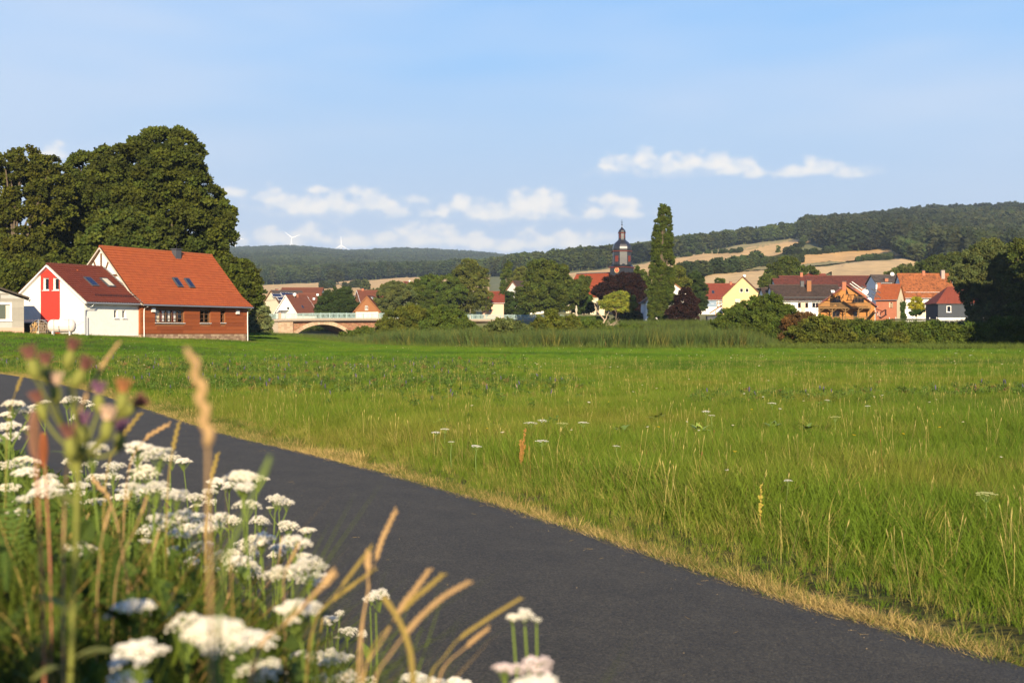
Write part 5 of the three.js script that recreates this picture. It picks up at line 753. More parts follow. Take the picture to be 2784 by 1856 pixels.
    tree('climbing_shrub', 'dark green shrub under the yellow flowering shrub', { px: 2490, D: 262, base: 3, leaf: LEAF.ivy, size: 0.32, category: 'shrub', trunk: 0.06, lobes: [[2490, 850, 13, 10], [2500, 846, 9, 8]] });
    tree('climbing_shrub', 'dark ivy column left of the tall white wall', { px: 2450, D: 258, base: 3, leaf: LEAF.ivy, size: 0.35, category: 'shrub', trunk: 0.06, lobes: [[2450, 825, 10, 10], [2449, 845, 11, 14], [2452, 865, 10, 10]] }); }
  { const D = 231, w = thing('stone_wall', 'low reddish stone wall right of the dark red tree', 'wall', V(xAt(1915, D), hAt(903, D), -D)), H = (903 - 876) * D / FL, L = 60 * D / FL; mesh('core', [box(L, H, 0.4, 0, H / 2, -0.05)], MAT.sandstone, w); const ms = [plaster(0.5, 0.32, 0.22), plaster(0.42, 0.25, 0.17), plaster(0.55, 0.38, 0.27)]; for (let k = 0; k < 5; k++) for (let x = -L / 2 + (k % 2) * 0.3; x < L / 2 - 0.2; x += 0.62) { const l = Math.min(0.6, L / 2 - x); mesh('stone', [box(l, H / 5 - 0.02, 0.1, 0, 0, 0)], pick(ms), w).position.set(x + l / 2, (k + 0.5) * H / 5, 0.17 + rr(0, 0.02)); } }
  { const D = 234, b = thing('dark_shed', 'black low shed behind the stone wall', 'shed', V(xAt(1936, D), 3.2, -D)); mesh('wall', [box(2, 1.5, 1.6, 0, 0.75, 0)], MAT.charcoal, b); mesh('roof', [box(2.2, 0.1, 1.8, 0, 1.56, 0, 0, 0, 0.04)], MAT.blackTar, b); mesh('door', [box(0.8, 1.2, 0.06, -0.4, 0.62, 0.84)], MAT.lead, b);
    const c = thing('rubbish_bin', 'small red bin beside the stone wall', 'bin', V(xAt(1889, D), 3.0, -D)); mesh('body', [box(0.5, 0.9, 0.5, 0, 0.45, 0)], MAT.red, c); mesh('lid', [box(0.56, 0.07, 0.58, 0, 0.94, 0, 0, 0.08)], MAT.red, c); mesh('handle', [box(0.4, 0.05, 0.05, 0, 0.86, -0.3)], MAT.lead, c);
    const e = thing('dark_container', 'dark blue grey container left of the poplar foot', 'container', V(xAt(1746, 232), hAt(898, 232), -232)); mesh('body', [box(2.3, 1.5, 1.6, 0, 0.75, 0)], MAT.charcoal, e); mesh('lid', [box(2.4, 0.1, 1.7, 0, 1.56, 0)], MAT.concrete, e); for (let i = 0; i < 6; i++) mesh('rib', [box(0.06, 1.4, 0.05, -1 + i * 0.4, 0.75, 0.83)], MAT.lead, e);
    const f = thing('garden_statue', 'slim pale stone statue above the clipped hedge', 'statue', V(xAt(1567, 272), hAt(856, 272), -272)); mesh('figure', new THREE.LatheGeometry([[0, 0], [0.3, 0], [0.28, 0.25], [0.14, 0.3], [0.2, 0.7], [0.3, 1.1], [0.22, 1.45], [0.1, 1.6], [0.16, 1.75], [0.12, 1.95], [0, 2.1]].map(([a, b2]) => new THREE.Vector2(a, b2)), 12), MAT.concrete, f); mesh('base', [box(0.7, 1.6, 0.7, 0, -0.8, 0)], MAT.concrete, f); }
}

// ---- church
{
  const D = 338, rot = -40 * Math.PI / 180, y0 = 3.4, c = V(xAt(1691, D), y0, -D), slate = mat(0.09, 0.092, 0.098, 0.34, { metalness: 0.75, map: rep(tileMap, 1 / 6, 1 / 6) }), trimRed = plaster(0.17, 0.03, 0.02), y = (py) => hAt(py, D) - y0, r = thing('church', 'village church with dark slate onion tower and red nave roof', 'church', c, rot), s = 2.3;
  mesh('tower_base', [box(2 * s, y(728) + 1, 2 * s, 0, (y(728) - 1) / 2, 0)], slate, r);
  const clock = mesh('clock_face', new THREE.CylinderGeometry(0.72, 0.72, 0.08, 28).rotateX(Math.PI / 2).translate(0, y(735), s + 0.05), plaster(0.5, 0.1, 0.06), r); mesh('clock_ring', new THREE.TorusGeometry(0.7, 0.05, 8, 28).translate(0, y(735), s + 0.1), mat(0.7, 0.55, 0.25, 0.4), clock); mesh('hand', [beam(V(0, y(735), s + 0.13), V(0.36, y(735) + 0.3, s + 0.13), 0.06, 0.02), beam(V(0, y(735), s + 0.13), V(-0.15, y(735) + 0.55, s + 0.13), 0.05, 0.02)], mat(0.7, 0.55, 0.25, 0.4), clock);
  for (let h = 0; h < 12; h++) mesh('hour_mark', [box(0.05, 0.13, 0.02, Math.sin(h / 6 * Math.PI) * 0.57, y(735) + Math.cos(h / 6 * Math.PI) * 0.57, s + 0.11, 0, 0, -h / 6 * Math.PI)], mat(0.7, 0.55, 0.25, 0.4), clock);
  const lathe = (pts, seg = 8, rotY = 0) => { const g = new THREE.LatheGeometry(pts.map(([a, b]) => new THREE.Vector2(a, y(b))), seg).toNonIndexed(); g.rotateY(rotY); g.computeVertexNormals(); return g; }, oct = Math.PI / 8;
  mesh('cornice', [box(2 * s + 0.6, 0.16, 2 * s + 0.6, 0, y(727), 0)], trimRed, r);
  mesh('skirt_roof', lathe([[s * 1.42 + 0.45, 726], [s * 1.3, 722.5], [2.7, 718]], 4, Math.PI / 4), slate, r);
  mesh('belfry', lathe([[2.6, 721], [2.58, 684]], 8, oct), slate, r);
  for (let k = 0; k < 8; k++) if (k % 2 === 0) { const a = k * Math.PI / 4, m = mesh('louvre', [box(0.85, 1.45, 0.06)], trimRed, r); m.position.set(Math.sin(a) * 2.42, y(704), Math.cos(a) * 2.42); m.rotation.y = a; mesh('louvre_frame', [box(0.98, 0.07, 0.09, 0, 0.77, 0), box(0.98, 0.07, 0.09, 0, -0.77, 0), box(0.07, 1.5, 0.09, 0.47, 0, 0), box(0.07, 1.5, 0.09, -0.47, 0, 0), ...Array.from({ length: 8 }, (_, i) => box(0.84, 0.05, 0.1, 0, -0.6 + i * 0.17, 0))], trimRed, m); }
  mesh('cornice', lathe([[2.62, 685], [2.86, 684.2], [2.86, 682.6], [2.5, 682]], 8, oct), trimRed, r);
  mesh('onion_dome', lathe([[2.6, 682.5], [2.66, 677], [2.58, 671], [2.35, 665], [1.95, 660], [1.45, 656], [1.1, 653], [0.98, 650]], 8, oct), slate, r);
  mesh('lantern', lathe([[0.98, 651], [0.95, 634]], 8, oct), slate, r);
  for (let k = 0; k < 8; k += 2) { const a = k * Math.PI / 4, m = mesh('louvre', [box(0.3, 1.05, 0.05)], trimRed, r); m.position.set(Math.sin(a) * 0.91, y(642.5), Math.cos(a) * 0.91); m.rotation.y = a; }
  mesh('cornice', lathe([[0.96, 635], [1.14, 634.2], [1.14, 633], [0.95, 632.5]], 8, oct), trimRed, r);
  mesh('lantern_dome', lathe([[1.0, 633], [1.02, 630], [0.9, 626.5], [0.6, 623], [0.3, 620], [0.14, 617], [0.06, 612]], 8, oct), slate, r);
  mesh('finial_ball', new THREE.SphereGeometry(0.2, 12, 8).translate(0, y(610.7), 0), MAT.iron, r); mesh('cross', [box(0.07, 1.3, 0.07, 0, y(603.5), 0), box(0.75, 0.07, 0.07, 0, y(604), 0), box(0.4, 0.05, 0.06, 0, y(606), 0)], MAT.iron, r);
  // nave to the left
  const L = 13, nd = 5.4, e = y(800), R = y(741), run = nd + 0.4, pitch = (R - e) / nd, x0 = -s - L / 2 - 0.02;
  for (const t of [-Math.PI / 2, Math.PI / 2]) { const up = steppedSlope(run * 0.55, run * 0.55 * pitch, L, 0.34).translate(0, R + 0.1, 0), lo = steppedSlope(run * 0.47, run * 0.47 * pitch * 0.96, L, 0.34).translate(run * 0.55 - 0.03, R - run * 0.55 * pitch - 0.12, 0); mesh('roof_slope', up.rotateY(t).translate(x0, 0, 0), ROOF.church, r); mesh('roof_slope', lo.rotateY(t).translate(x0, 0, 0), ROOF.church, r); }
  mesh('ridge_cap', [new THREE.CylinderGeometry(0.14, 0.14, L, 8).rotateZ(Math.PI / 2).translate(x0, R + 0.14, 0)], MAT.lead, r);
  const nw = [-4.5, -1.5, 1.5, 4.5].map((u) => [u, e - 5.5, 1.2, 3.6]);
  for (const sgn of [1, -1]) { const m = mesh('wall', plate([[-L / 2 + 0.3, -1], [L / 2, -1], [L / 2, e], [-L / 2 + 0.3, e]], nw, 0.5), MAT.cream, r); m.position.set(x0, 0, sgn * (nd - 0.1)); m.rotation.y = sgn > 0 ? 0 : Math.PI; if (sgn > 0) for (const q of nw) windowIn(r, V(x0 + q[0], q[1], nd - 0.1), 0, q[2], q[3], { frame: MAT.lead, mull: 1, cross: 5, dep: 0.2 }); }
  mesh('wall', plate([[-nd + 0.4, -1], [nd - 0.4, -1], [nd - 0.4, e + 0.2], [0, R - 0.2], [-nd + 0.4, e + 0.2]], [], 0.4).rotateY(-Math.PI / 2).translate(x0 - L / 2 + 0.35, 0, 0), MAT.cream, r);
}

// ---- the bridge
{
  const A = at(640, 870, 262), B = at(1530, 868, 320), rot = Math.atan2(-(B.z - A.z), B.x - A.x), len = Math.hypot(B.x - A.x, B.z - A.z), r = thing('stone_bridge', 'sandstone arch bridge with pale green railing crossing to the village', 'bridge', V(A.x, 0, A.z), rot), n = V(Math.sin(rot), 0, Math.cos(rot)), o = V(A.x, 0, A.z);
  r.updateMatrixWorld(true); const inv = r.matrixWorld.clone().invert(), U = (px, py) => rayOn(px, py, o, n).applyMatrix4(inv);
  const deckPts = [[640, 871], [669, 870], [760, 866.5], [860, 865], [1000, 864.5], [1130, 865], [1260, 867], [1400, 868], [1530, 869]].map(([x, y]) => { const p = U(x, y); return [p.x, p.y]; }), deck = (x) => poly(deckPts, x), W = 7;
  // spandrel wall with arches
  const arches = [[795, 958, 918, 882], [1000, 1150, 918, 882], [1178, 1322, 914, 882]].map(([a, b, sy, cy]) => { const p = U(a, sy), q = U(b, sy), m = U((a + b) / 2, cy); return [p.x, q.x, p.y, m.y]; });
  const curve = ([a, b, s, t], k, extra = 0) => { const w = (b - a) / 2 + extra, rise = t - s + extra, R = (w * w + rise * rise) / (2 * rise), al = Math.asin(Math.min(1, w / R)), th = -al + 2 * al * k; return [(a + b) / 2 + R * Math.sin(th), s + rise - R + R * Math.cos(th), th]; };
  const x0 = U(700, 870).x, x1 = len, shape = new THREE.Shape(); shape.moveTo(x0, -1.5); shape.lineTo(x1, -1.5); for (let i = 0; i <= 24; i++) { const x = lerp(x1, x0, i / 24); shape.lineTo(x, deck(x) - 0.45); }
  for (const a of arches) { const h = new THREE.Path(); h.moveTo(a[0], -1.4); for (let i = 0; i <= 20; i++) { const [x, y] = curve(a, i / 20); h.lineTo(x, y); } h.lineTo(a[1], -1.4); shape.holes.push(h); }
  const stoneTex = tex(256, 256, (x, y) => { const row = Math.floor(y / 21.34), off = (row % 2) * 22, c = Math.floor((x + off) / 42.7), k = tileTone[(row * 37 + c * 11) % 1024], m = nB(x, y), pinkish = nA(x, y) > 0.52 ? 1 : 0, joint = (y % 21.34 < 2 || (x + off) % 42.7 < 2) ? -22 : 0, v = 190 + 46 * (k - 0.5) + 36 * (m - 0.5) + joint; return [v * 1.06, v * (pinkish ? 0.86 : 0.97), v * (pinkish ? 0.8 : 0.86)]; });
  const spMat = mat(0.5, 0.35, 0.25, 0.95, { map: rep(stoneTex, 0.4), bumpMap: rep(stoneTex, 0.4), bumpScale: 0.02 });
  mesh('spandrel_wall', new THREE.ExtrudeGeometry(shape, { depth: W - 1, bevelEnabled: false, curveSegments: 20 }).translate(0, 0, -W + 0.6), spMat, r);
  const vm = [plaster(0.52, 0.38, 0.25), plaster(0.46, 0.32, 0.21), plaster(0.57, 0.42, 0.28)];
  for (const a of arches) for (let i = 0; i < 24; i++) { const p = curve(a, i / 24), q = curve(a, (i + 0.93) / 24), p2 = curve(a, i / 24, 0.85), q2 = curve(a, (i + 0.93) / 24, 0.85); mesh('arch_stone', new THREE.ExtrudeGeometry(new THREE.Shape([p, q, q2, p2].map((v) => new THREE.Vector2(v[0], v[1]))), { depth: 0.4, bevelEnabled: false }).translate(0, 0, -0.32), pick(vm), r); }
  // pier and concrete abutment
  const pr = (a, b) => [U(a, 900).x, U(b, 900).x], [pa, pb] = pr(754, 794), [ca, cb] = pr(690, 753.5);
  const pier = mesh('pier', [box(pb - pa, deck(pa) - 0.5 + 1.5, 1.0, (pa + pb) / 2, (deck(pa) - 0.5 - 1.5) / 2, -0.25)], MAT.sandstone, r); { const b2 = [[], [], []]; const top = deck(pa) - 0.55; for (let yy = -1, k = 0; yy < top - 0.1; yy += 0.36, k++) for (let x = pa + (k % 2 ? 0 : -0.0); x < pb - 0.05; x += 0.7) { const l = Math.min(k % 2 && x === pa ? 0.35 : 0.68, pb - x), h = Math.min(0.33, top - yy); mesh('stone', [box(l, h, 0.1)], pick(vm), pier).position.set(x + l / 2, yy + h / 2, 0.28 + rr(0, 0.025)); } void b2; }
  mesh('abutment', [box(cb - ca, deck(ca) - 0.5 + 1.2, 1.3, (ca + cb) / 2, (deck(ca) - 0.5 - 1.2) / 2, -0.3)], plaster(0.42, 0.35, 0.27), r);
  const wing = [[U(640, 900).x, -1], [ca, -1], [ca, deck(ca) - 0.6], [ca - 1.6, deck(ca) - 1.2], [U(640, 900).x, 0.9]]; mesh('wing_wall', plate(wing, [], 0.6).translate(0, 0, 0.2), plaster(0.39, 0.34, 0.27), r);
  { const cv = document.createElement('canvas'); cv.width = 256; cv.height = 64; const c = cv.getContext('2d'); c.clearRect(0, 0, 256, 64); c.strokeStyle = '#4a2f22'; c.lineWidth = 3; c.font = 'bold 44px sans-serif'; c.strokeText('BLACKWAVES', 4, 46, 248); const ct = new THREE.CanvasTexture(cv); ct.colorSpace = THREE.SRGBColorSpace; const g0 = U(674, 913), g1 = U(699, 905), m = mesh('graffiti', new THREE.PlaneGeometry(g1.x - g0.x, g1.y - g0.y), new THREE.MeshStandardMaterial({ map: ct, transparent: true, alphaTest: 0.35, roughness: 0.9 }), r); m.position.set((g0.x + g1.x) / 2, (g0.y + g1.y) / 2, 0.206); }
  // deck edge, cornice, railing
  const strip = (lo, hi, z0, z1, a = 0, b = len) => { const g = [], k = 26; for (let i = 0; i < k; i++) { const p = lerp(a, b, i / k), q = lerp(a, b, (i + 1) / k); g.push(prism([[z0, lo], [z1, lo], [z1, hi], [z0, hi]], 1).rotateY(-Math.PI / 2).applyMatrix4(new THREE.Matrix4().set(q - p, 0, 0, (p + q) / 2, (deck(q) - deck(p)), 1, 0, (deck(p) + deck(q)) / 2, 0, 0, 1, 0, 0, 0, 0, 1))); } return merge(g); };
  mesh('deck_edge', strip(-0.45, 0.0, -W + 0.2, 0.75), plaster(0.42, 0.35, 0.27), r);
  mesh('cornice', strip(-0.62, -0.46, -0.5, 0.55), plaster(0.30, 0.24, 0.19), r);
  const green = mat(0.34, 0.46, 0.44, 0.55), rail = mesh('railing', [strip(1.05, 1.13, 0.46, 0.56), strip(0.12, 0.18, 0.48, 0.54), strip(0.84, 0.88, 0.49, 0.53)], green, r), bal = [];
  for (let x = 0.2; x < len; x += 0.24) bal.push(box(0.05, 0.9, 0.05, x, deck(x) + 0.55, 0.51)); mesh('balusters', bal, green, rail).userData.kind = 'stuff';
  for (let x = 0.4; x < len; x += 2.2) mesh('rail_post', [box(0.12, 1.2, 0.12, 0, 0.6, 0)], green, r).position.set(x, deck(x), 0.51);
  const far = mesh('railing', [strip(1.05, 1.13, -W + 0.3, -W + 0.4), strip(0.12, 0.18, -W + 0.32, -W + 0.38)], green, r), bal2 = []; for (let x = 0.2; x < len; x += 0.3) bal2.push(box(0.05, 0.9, 0.05, x, deck(x) + 0.55, -W + 0.35)); mesh('balusters', bal2, green, far).userData.kind = 'stuff';
  for (const px of [693, 757]) { const x = U(px, 860).x; mesh('stone_post', [box(0.5, 1.35, 0.5, 0, 0.67, 0)], MAT.sandstone, r).position.set(x, deck(x), 0.4); }
  { const q = U(720, 871); mesh('white_plate', [box(1.5, 0.42, 0.05, q.x, deck(q.x) - 0.24, 0.79)], MAT.frame, r); }
}
// wind turbines behind the far ridge
for (const [px, hub, ang, label] of [[639, 649, 0.45, 'leftmost white wind turbine on the far ridge'], [793, 647, 0.9, 'middle white wind turbine on the far ridge'], [927, 668, 0.02, 'rightmost white wind turbine, mostly behind the ridge']]) {
  const D = 5000, base = hillP(px, D), H = hAt(hub, D) - base.y, r = thing('wind_turbine', label, 'wind turbine', base, 0.2, 'wind turbines on the ridge'), w = mat(0.8, 0.8, 0.8, 0.5);
  mesh('tower', cyl(2.0, 1.1, H, 0, 0, 0, 12), w, r); mesh('nacelle', [box(2.6, 2.8, 8, 0, H + 1, 0)], w, r); mesh('hub', new THREE.SphereGeometry(1.7, 10, 8).translate(0, H + 1, 6.5), w, r);
  for (let k = 0; k < 3; k++) { const s = new THREE.Shape([[0.6, 0], [1.4, 5], [1.0, 14], [0.3, 36], [-0.2, 36], [-0.6, 10], [-0.6, 0]].map(([a, b]) => new THREE.Vector2(a, b))), m = mesh('blade', new THREE.ExtrudeGeometry(s, { depth: 0.6, bevelEnabled: false }), w, r); m.position.set(0, H + 1, 6.6); m.rotation.z = ang + k * 2.0944; }
}
// ------------------------------------------------------------------ meadow grass, reeds and flowers
function tuft(n, h, spread, width, droop, seg = 3) {   // a bunch of curved blades growing from one spot
  const P = [], I = [];
  for (let i = 0; i < n; i++) {
    const a = rnd() * 6.283, r = spread * Math.sqrt(rnd()), x = Math.cos(a) * r, z = Math.sin(a) * r, b = a + gauss() * 1.2, H = h * rr(0.55, 1.15), lean = droop * rr(0.2, 1.2), w = width * rr(0.7, 1.3), sx = -Math.sin(b + 1), sz = Math.cos(b + 1), o = P.length / 3;
    for (let k = 0; k <= seg; k++) { const t = k / seg, px = x + Math.cos(b) * lean * H * t * t, pz = z + Math.sin(b) * lean * H * t * t, py = H * (t - 0.32 * lean * t * t), q = w * (1 - t) * 0.5 + 0.0004; if (k < seg) { P.push(px + sx * q, py, pz + sz * q, px - sx * q, py, pz - sz * q); } else P.push(px, py, pz); if (k < seg - 1) { const c = o + k * 2; I.push(c, c + 1, c + 2, c + 1, c + 3, c + 2); } else if (k === seg - 1) { const c = o + k * 2; I.push(c, c + 1, c + 2); } }
  }
  return geom(P, I);
}
function seedStalk(h, headL, headR, n = 3) {   // thin stems, each ending in a slim seed head
  const g = [];
  for (let i = 0; i < n; i++) { const a = rnd() * 6.28, l = rr(0.05, 0.25), H = h * rr(0.75, 1.1), p = [V(gauss() * 0.05, 0, gauss() * 0.05)], top = V(p[0].x + Math.cos(a) * l * H, H, p[0].z + Math.sin(a) * l * H), mid = p[0].clone().lerp(top, 0.55).add(V(0, 0.06 * H, 0)); g.push(tube([p[0], mid, top], 0.0016, 0.001, 3, 4)); const d = top.clone().sub(mid).normalize(), e = top.clone().addScaledVector(d, headL); g.push(bar(top, top.clone().lerp(e, 0.5), headR * 0.5, headR, 5), bar(top.clone().lerp(e, 0.5), e, headR, headR * 0.15, 5)); }
  return merge(g);
}
const GRASS = leafy(0.76, 0.74, 0.62, 0.75), inView = (x, D, m = 1.3) => { const h = D * 0.411 + m; return x > -h && x < h; };
const field2 = (x, D) => 0.5 + 1.25 * fbm(x * 0.05 + 5, D * 0.075, 2.1, 4);          // broad drifts
const field3 = (x, D) => 0.5 + 1.2 * fbm(x * 0.35, D * 0.22, 6.1, 3);              // patches a metre or two across
const lerp3 = (a, b, t) => a.map((v, i) => lerp(v, b[i], t));
function meadowTone(x, D) {   // species drifts: lush, yellow-green, drying and dark clover patches
  const t = clamp(field2(x, D)), p = clamp(field3(x, D)), z = clamp(0.5 + 1.4 * fbm(x * 0.021 + 2, D * 0.016 + 7, 9.2, 3)), lush = [0.064, 0.165, 0.008], mid = lerp3([0.1, 0.185, 0.013], [0.135, 0.19, 0.02], z), dry = [0.25, 0.215, 0.05], dark = [0.045, 0.095, 0.013];
  const warm = clamp(0.5 + 0.7 * (t - 0.5) + 0.5 * (p - 0.5) + 0.5 * (z - 0.5)), c = lush.map((v, i) => lerp(v, mid[i], warm)), q = clamp((p - 0.58) * 2.2), e = clamp((0.42 - t) * 3.4);
  return c.map((v, i) => lerp(lerp(v, dry[i], q * 0.42), dark[i], e * 0.62));
}
{
  const near = [0, 1, 2, 3].map(() => tuft(18, 0.225, 0.075, 0.0055, 0.65)), midT = [0, 1, 2].map(() => tuft(24, 0.18, 0.22, 0.009, 0.7)), farT = [0, 1].map(() => tuft(28, 0.2, 0.55, 0.022, 0.7, 2)), dryT = [0, 1, 2].map(() => tuft(13, 0.15, 0.075, 0.006, 1.1));
  const root = new THREE.Group(); root.name = 'meadow_grass'; tag(root, 'tall green meadow grass right of the path', 'grass', null, 'stuff'); scene.add(root);
  const put = (geos, n, r0, r1, fn) => { const L = geos.map(() => []); for (let i = 0; i < n; i++) { const D = Math.sqrt(lerp(r0 * r0, r1 * r1, rnd())), x = rr(-1, 1) * (D * 0.42 + 1.4), q = fn(x, D); if (q) pick(L).push(q); } geos.forEach((g, i) => L[i].length && copies('grass', g, GRASS, L[i], root)); };
  put(near, 82000, 3.5, 26, (x, D) => { const s = side(x, D); if (s > -0.04 + 0.3 * noise(x * 1.3, D * 1.3, 6) || s > 0.03 || !inView(x, D)) return null; const c = meadowTone(x, D), e = smooth((-s - 0.2) / 1.3), v = rr(0.72, 1.25), k = lerp(0.42, 1.0, e) * (1 + 0.25 * smooth((-s - 0.5) / 0.8) * smooth((6 + s) / 4)) * rr(0.7, 1.25) * (0.8 + 0.5 * clamp(field3(x + 9, D))), y = rnd() < 0.09 + 0.25 * (1 - e) ? 1 : 0; return [x, land(x, D) - 0.01, -D, k, rnd() * 6.28, gauss() * 0.1, gauss() * 0.1, lerp(c[0], 0.38, y * 0.7) * v, lerp(c[1], 0.31, y * 0.7) * v, lerp(c[2], 0.11, y * 0.7) * v]; });
  put(midT, 52000, 24, 64, (x, D) => { const s = side(x, D); if (s > -0.5 || !inView(x, D, 2)) return null; const c = meadowTone(x, D), v = rr(0.72, 1.25), y = rnd() < 0.08 ? 1 : 0; return [x, land(x, D) - 0.01, -D, rr(0.7, 1.2) * (0.75 + 0.5 * clamp(field3(x + 9, D))), rnd() * 6.28, gauss() * 0.1, gauss() * 0.1, lerp(c[0], 0.4, y * 0.6) * v, lerp(c[1], 0.32, y * 0.6) * v, lerp(c[2], 0.11, y * 0.6) * v]; });
  put(farT, 62000, 60, 205, (x, D) => { const px = CX + x / D * FL; if (D > rimD(px) + 3 || !inView(x, D, 4)) return null; const s = D < 90 ? side(x, D) : -9; if (s > -0.5) return null; const c = meadowTone(x, D), v = rr(0.75, 1.25); return [x, land(x, D) - 0.01, -D, rr(0.7, 1.15) * (0.7 + 0.6 * clamp(field3(x + 9, D))), rnd() * 6.28, gauss() * 0.1, gauss() * 0.1, c[0] * v, c[1] * v, c[2] * v]; });
  // straw-coloured trodden strip along the asphalt
  const straw = new THREE.Group(); straw.name = 'dry_verge_grass'; tag(straw, 'straw coloured dry grass along the edge of the asphalt path', 'grass', null, 'stuff'); scene.add(straw);
  const LS = dryT.map(() => []); for (let i = 0; i < 19000; i++) { const t = Math.pow(rnd(), 0.8), k = 40 + Math.floor(t * 175), [ax, ay] = edgePts[k], [bx, by] = edgePts[k + 1], f = rnd(), l = Math.hypot(bx - ax, by - ay), nx = (by - ay) / l, ny = -(bx - ax) / l, wide = lerp(0.16, 0.8, smooth((ay - 7) / 18)), o = -0.07 * rnd() + Math.pow(rnd(), 1.3) * wide * clamp(0.7 + 1.5 * fbm(ax * 1.1, ay * 1.1, 3.7, 3), 0.05, 1.7), x = lerp(ax, bx, f) + nx * o, D = lerp(ay, by, f) + ny * o; if (D < 3 || D > 60 || !inView(x, D)) continue; const v = rr(0.65, 1.2), g = rnd() < 0.4 + 0.5 * noise(ax * 0.7, ay * 0.7, 8) + o * 0.7 ? 1 : 0; pick(LS).push([x, land(x, D) - 0.005, -D, rr(0.5, 1.25) * lerp(0.65, 1.35, clamp(o)), rnd() * 6.28, gauss() * 0.35, gauss() * 0.35, lerp(0.52, 0.12, g) * v, lerp(0.385, 0.16, g) * v, lerp(0.17, 0.03, g) * v]); }
  dryT.forEach((g, i) => copies('straw', g, GRASS, LS[i], straw));
  // seed heads standing above the grass
  const stalks = new THREE.Group(); stalks.name = 'grass_seed_heads'; tag(stalks, 'pale grass seed heads standing above the meadow', 'grass', null, 'stuff'); scene.add(stalks);
  const sg = [seedStalk(0.36, 0.05, 0.0035, 2), seedStalk(0.32, 0.07, 0.0028, 2), seedStalk(0.4, 0.04, 0.005, 1)], SL = sg.map(() => []);
  for (let i = 0; i < 2000; i++) { const D = Math.sqrt(lerp(16, 60 * 60, Math.pow(rnd(), 1.4))), x = rr(-1, 1) * (D * 0.42 + 1), s = side(x, D); if (s > -0.35 || !inView(x, D)) continue; const v = rr(0.8, 1.2), red = rnd() < 0.1 && D < 14; pick(SL).push([x, land(x, D), -D, rr(0.8, 1.15), rnd() * 6.28, gauss() * 0.12, gauss() * 0.12, (red ? 0.3 : 0.5) * v, (red ? 0.14 : 0.42) * v, (red ? 0.06 : 0.17) * v]); }
  sg.forEach((g, i) => copies('seed_heads', g, GRASS, SL[i], stalks));
  // clover and vetch: low leafy drifts, some with violet flowers
  const herb = new THREE.Group(); herb.name = 'meadow_herbs'; tag(herb, 'dark green vetch and clover drifts in the meadow', 'herbs', null, 'stuff'); scene.add(herb);
  const low = [fixN(leafSpray(26, 0.45, 0.26, 0.5)), fixN(leafSpray(26, 0.45, 0.22, 0.5))], HL = [[], []], VL = [], band = (x, D) => { const px = CX + x / D * FL, a = poly([[1850, 24.5], [2300, 25.5], [2784, 29], [3000, 29]], px); let q = 0; if (px > 1840) q = Math.exp(-Math.pow((D - a) / 1.9, 2)) * clamp((px - 1840) / 120); const b = Math.exp(-Math.pow((D - 31) / 6, 2)) * clamp((px - 150) / 300) * clamp((1640 - px) / 300); const c2 = Math.exp(-Math.pow((D - 52) / 12, 2)) * clamp((1500 - px) / 400) * 0.6; return Math.max(q, b * clamp(field2(x + 3, D + 9) * 1.4 - 0.1), c2 * clamp(field2(x + 3, D + 9) * 1.4 - 0.2)); };
  for (let i = 0; i < 46000; i++) { const D = Math.sqrt(lerp(14 * 14, 75 * 75, rnd())), x = rr(-1, 1) * (D * 0.42 + 1), q = band(x, D); if (rnd() > q * 0.7 || side(x, D) > -1) continue; const v = rr(0.7, 1.2), s = rr(0.12, 0.2) * (D > 40 ? 1.4 : 1), brown = rnd() < 0.06; pick(HL).push([x, land(x, D) + rr(0.1, 0.22), -D, s, rnd() * 6.28, gauss() * 0.3, gauss() * 0.3, (brown ? 0.2 : 0.09) * v, (brown ? 0.15 : 0.16) * v, (brown ? 0.06 : 0.03) * v]); if (rnd() < 0.06) VL.push([x, land(x, D) + rr(0.2, 0.3), -D, rr(0.6, 1.0) * (D > 40 ? 1.3 : 1), rnd() * 6.28, gauss() * 0.3, gauss() * 0.3, 0.13 * v, 0.11 * v, 0.26 * v]); }
  low.forEach((g, i) => copies('leaves', g, GRASS, HL[i], herb)); copies('violet_flowers', merge([bar(V(0, -0.05, 0), V(0, 0.02, 0), 0.012, 0.016, 5), bar(V(0, 0.02, 0), V(0.01, 0.07, 0), 0.016, 0.003, 5)]), GRASS, VL, herb);
  // tiny white and yellow meadow flowers
  const fl = new THREE.Group(); fl.name = 'meadow_flowers'; tag(fl, 'scattered small white and yellow flowers in the meadow', 'flowers', null, 'stuff'); scene.add(fl); const disc = new THREE.CylinderGeometry(0.03, 0.02, 0.012, 7), FL2 = [];
  for (let i = 0; i < 700; i++) { const D = Math.sqrt(lerp(64, 120 * 120, Math.pow(rnd(), 1.3))), x = rr(-1, 1) * D * 0.42, s = D < 90 ? side(x, D) : -5; if (s > -1 || noise(x * 0.12, D * 0.09, 4) < 0.02 || D > rimD(CX + x / D * FL) - 2) continue; const y = rnd() < 0.3 && D < 26; FL2.push([x, land(x, D) + rr(0.28, 0.42), -D, rr(0.4, 0.9) * (D > 40 ? 1.5 : 1), rnd() * 6, gauss() * 0.3, gauss() * 0.3, y ? 0.65 : 0.75, y ? 0.5 : 0.72, y ? 0.03 : 0.6]); }
  copies('flower_heads', disc, GRASS, FL2, fl);
}
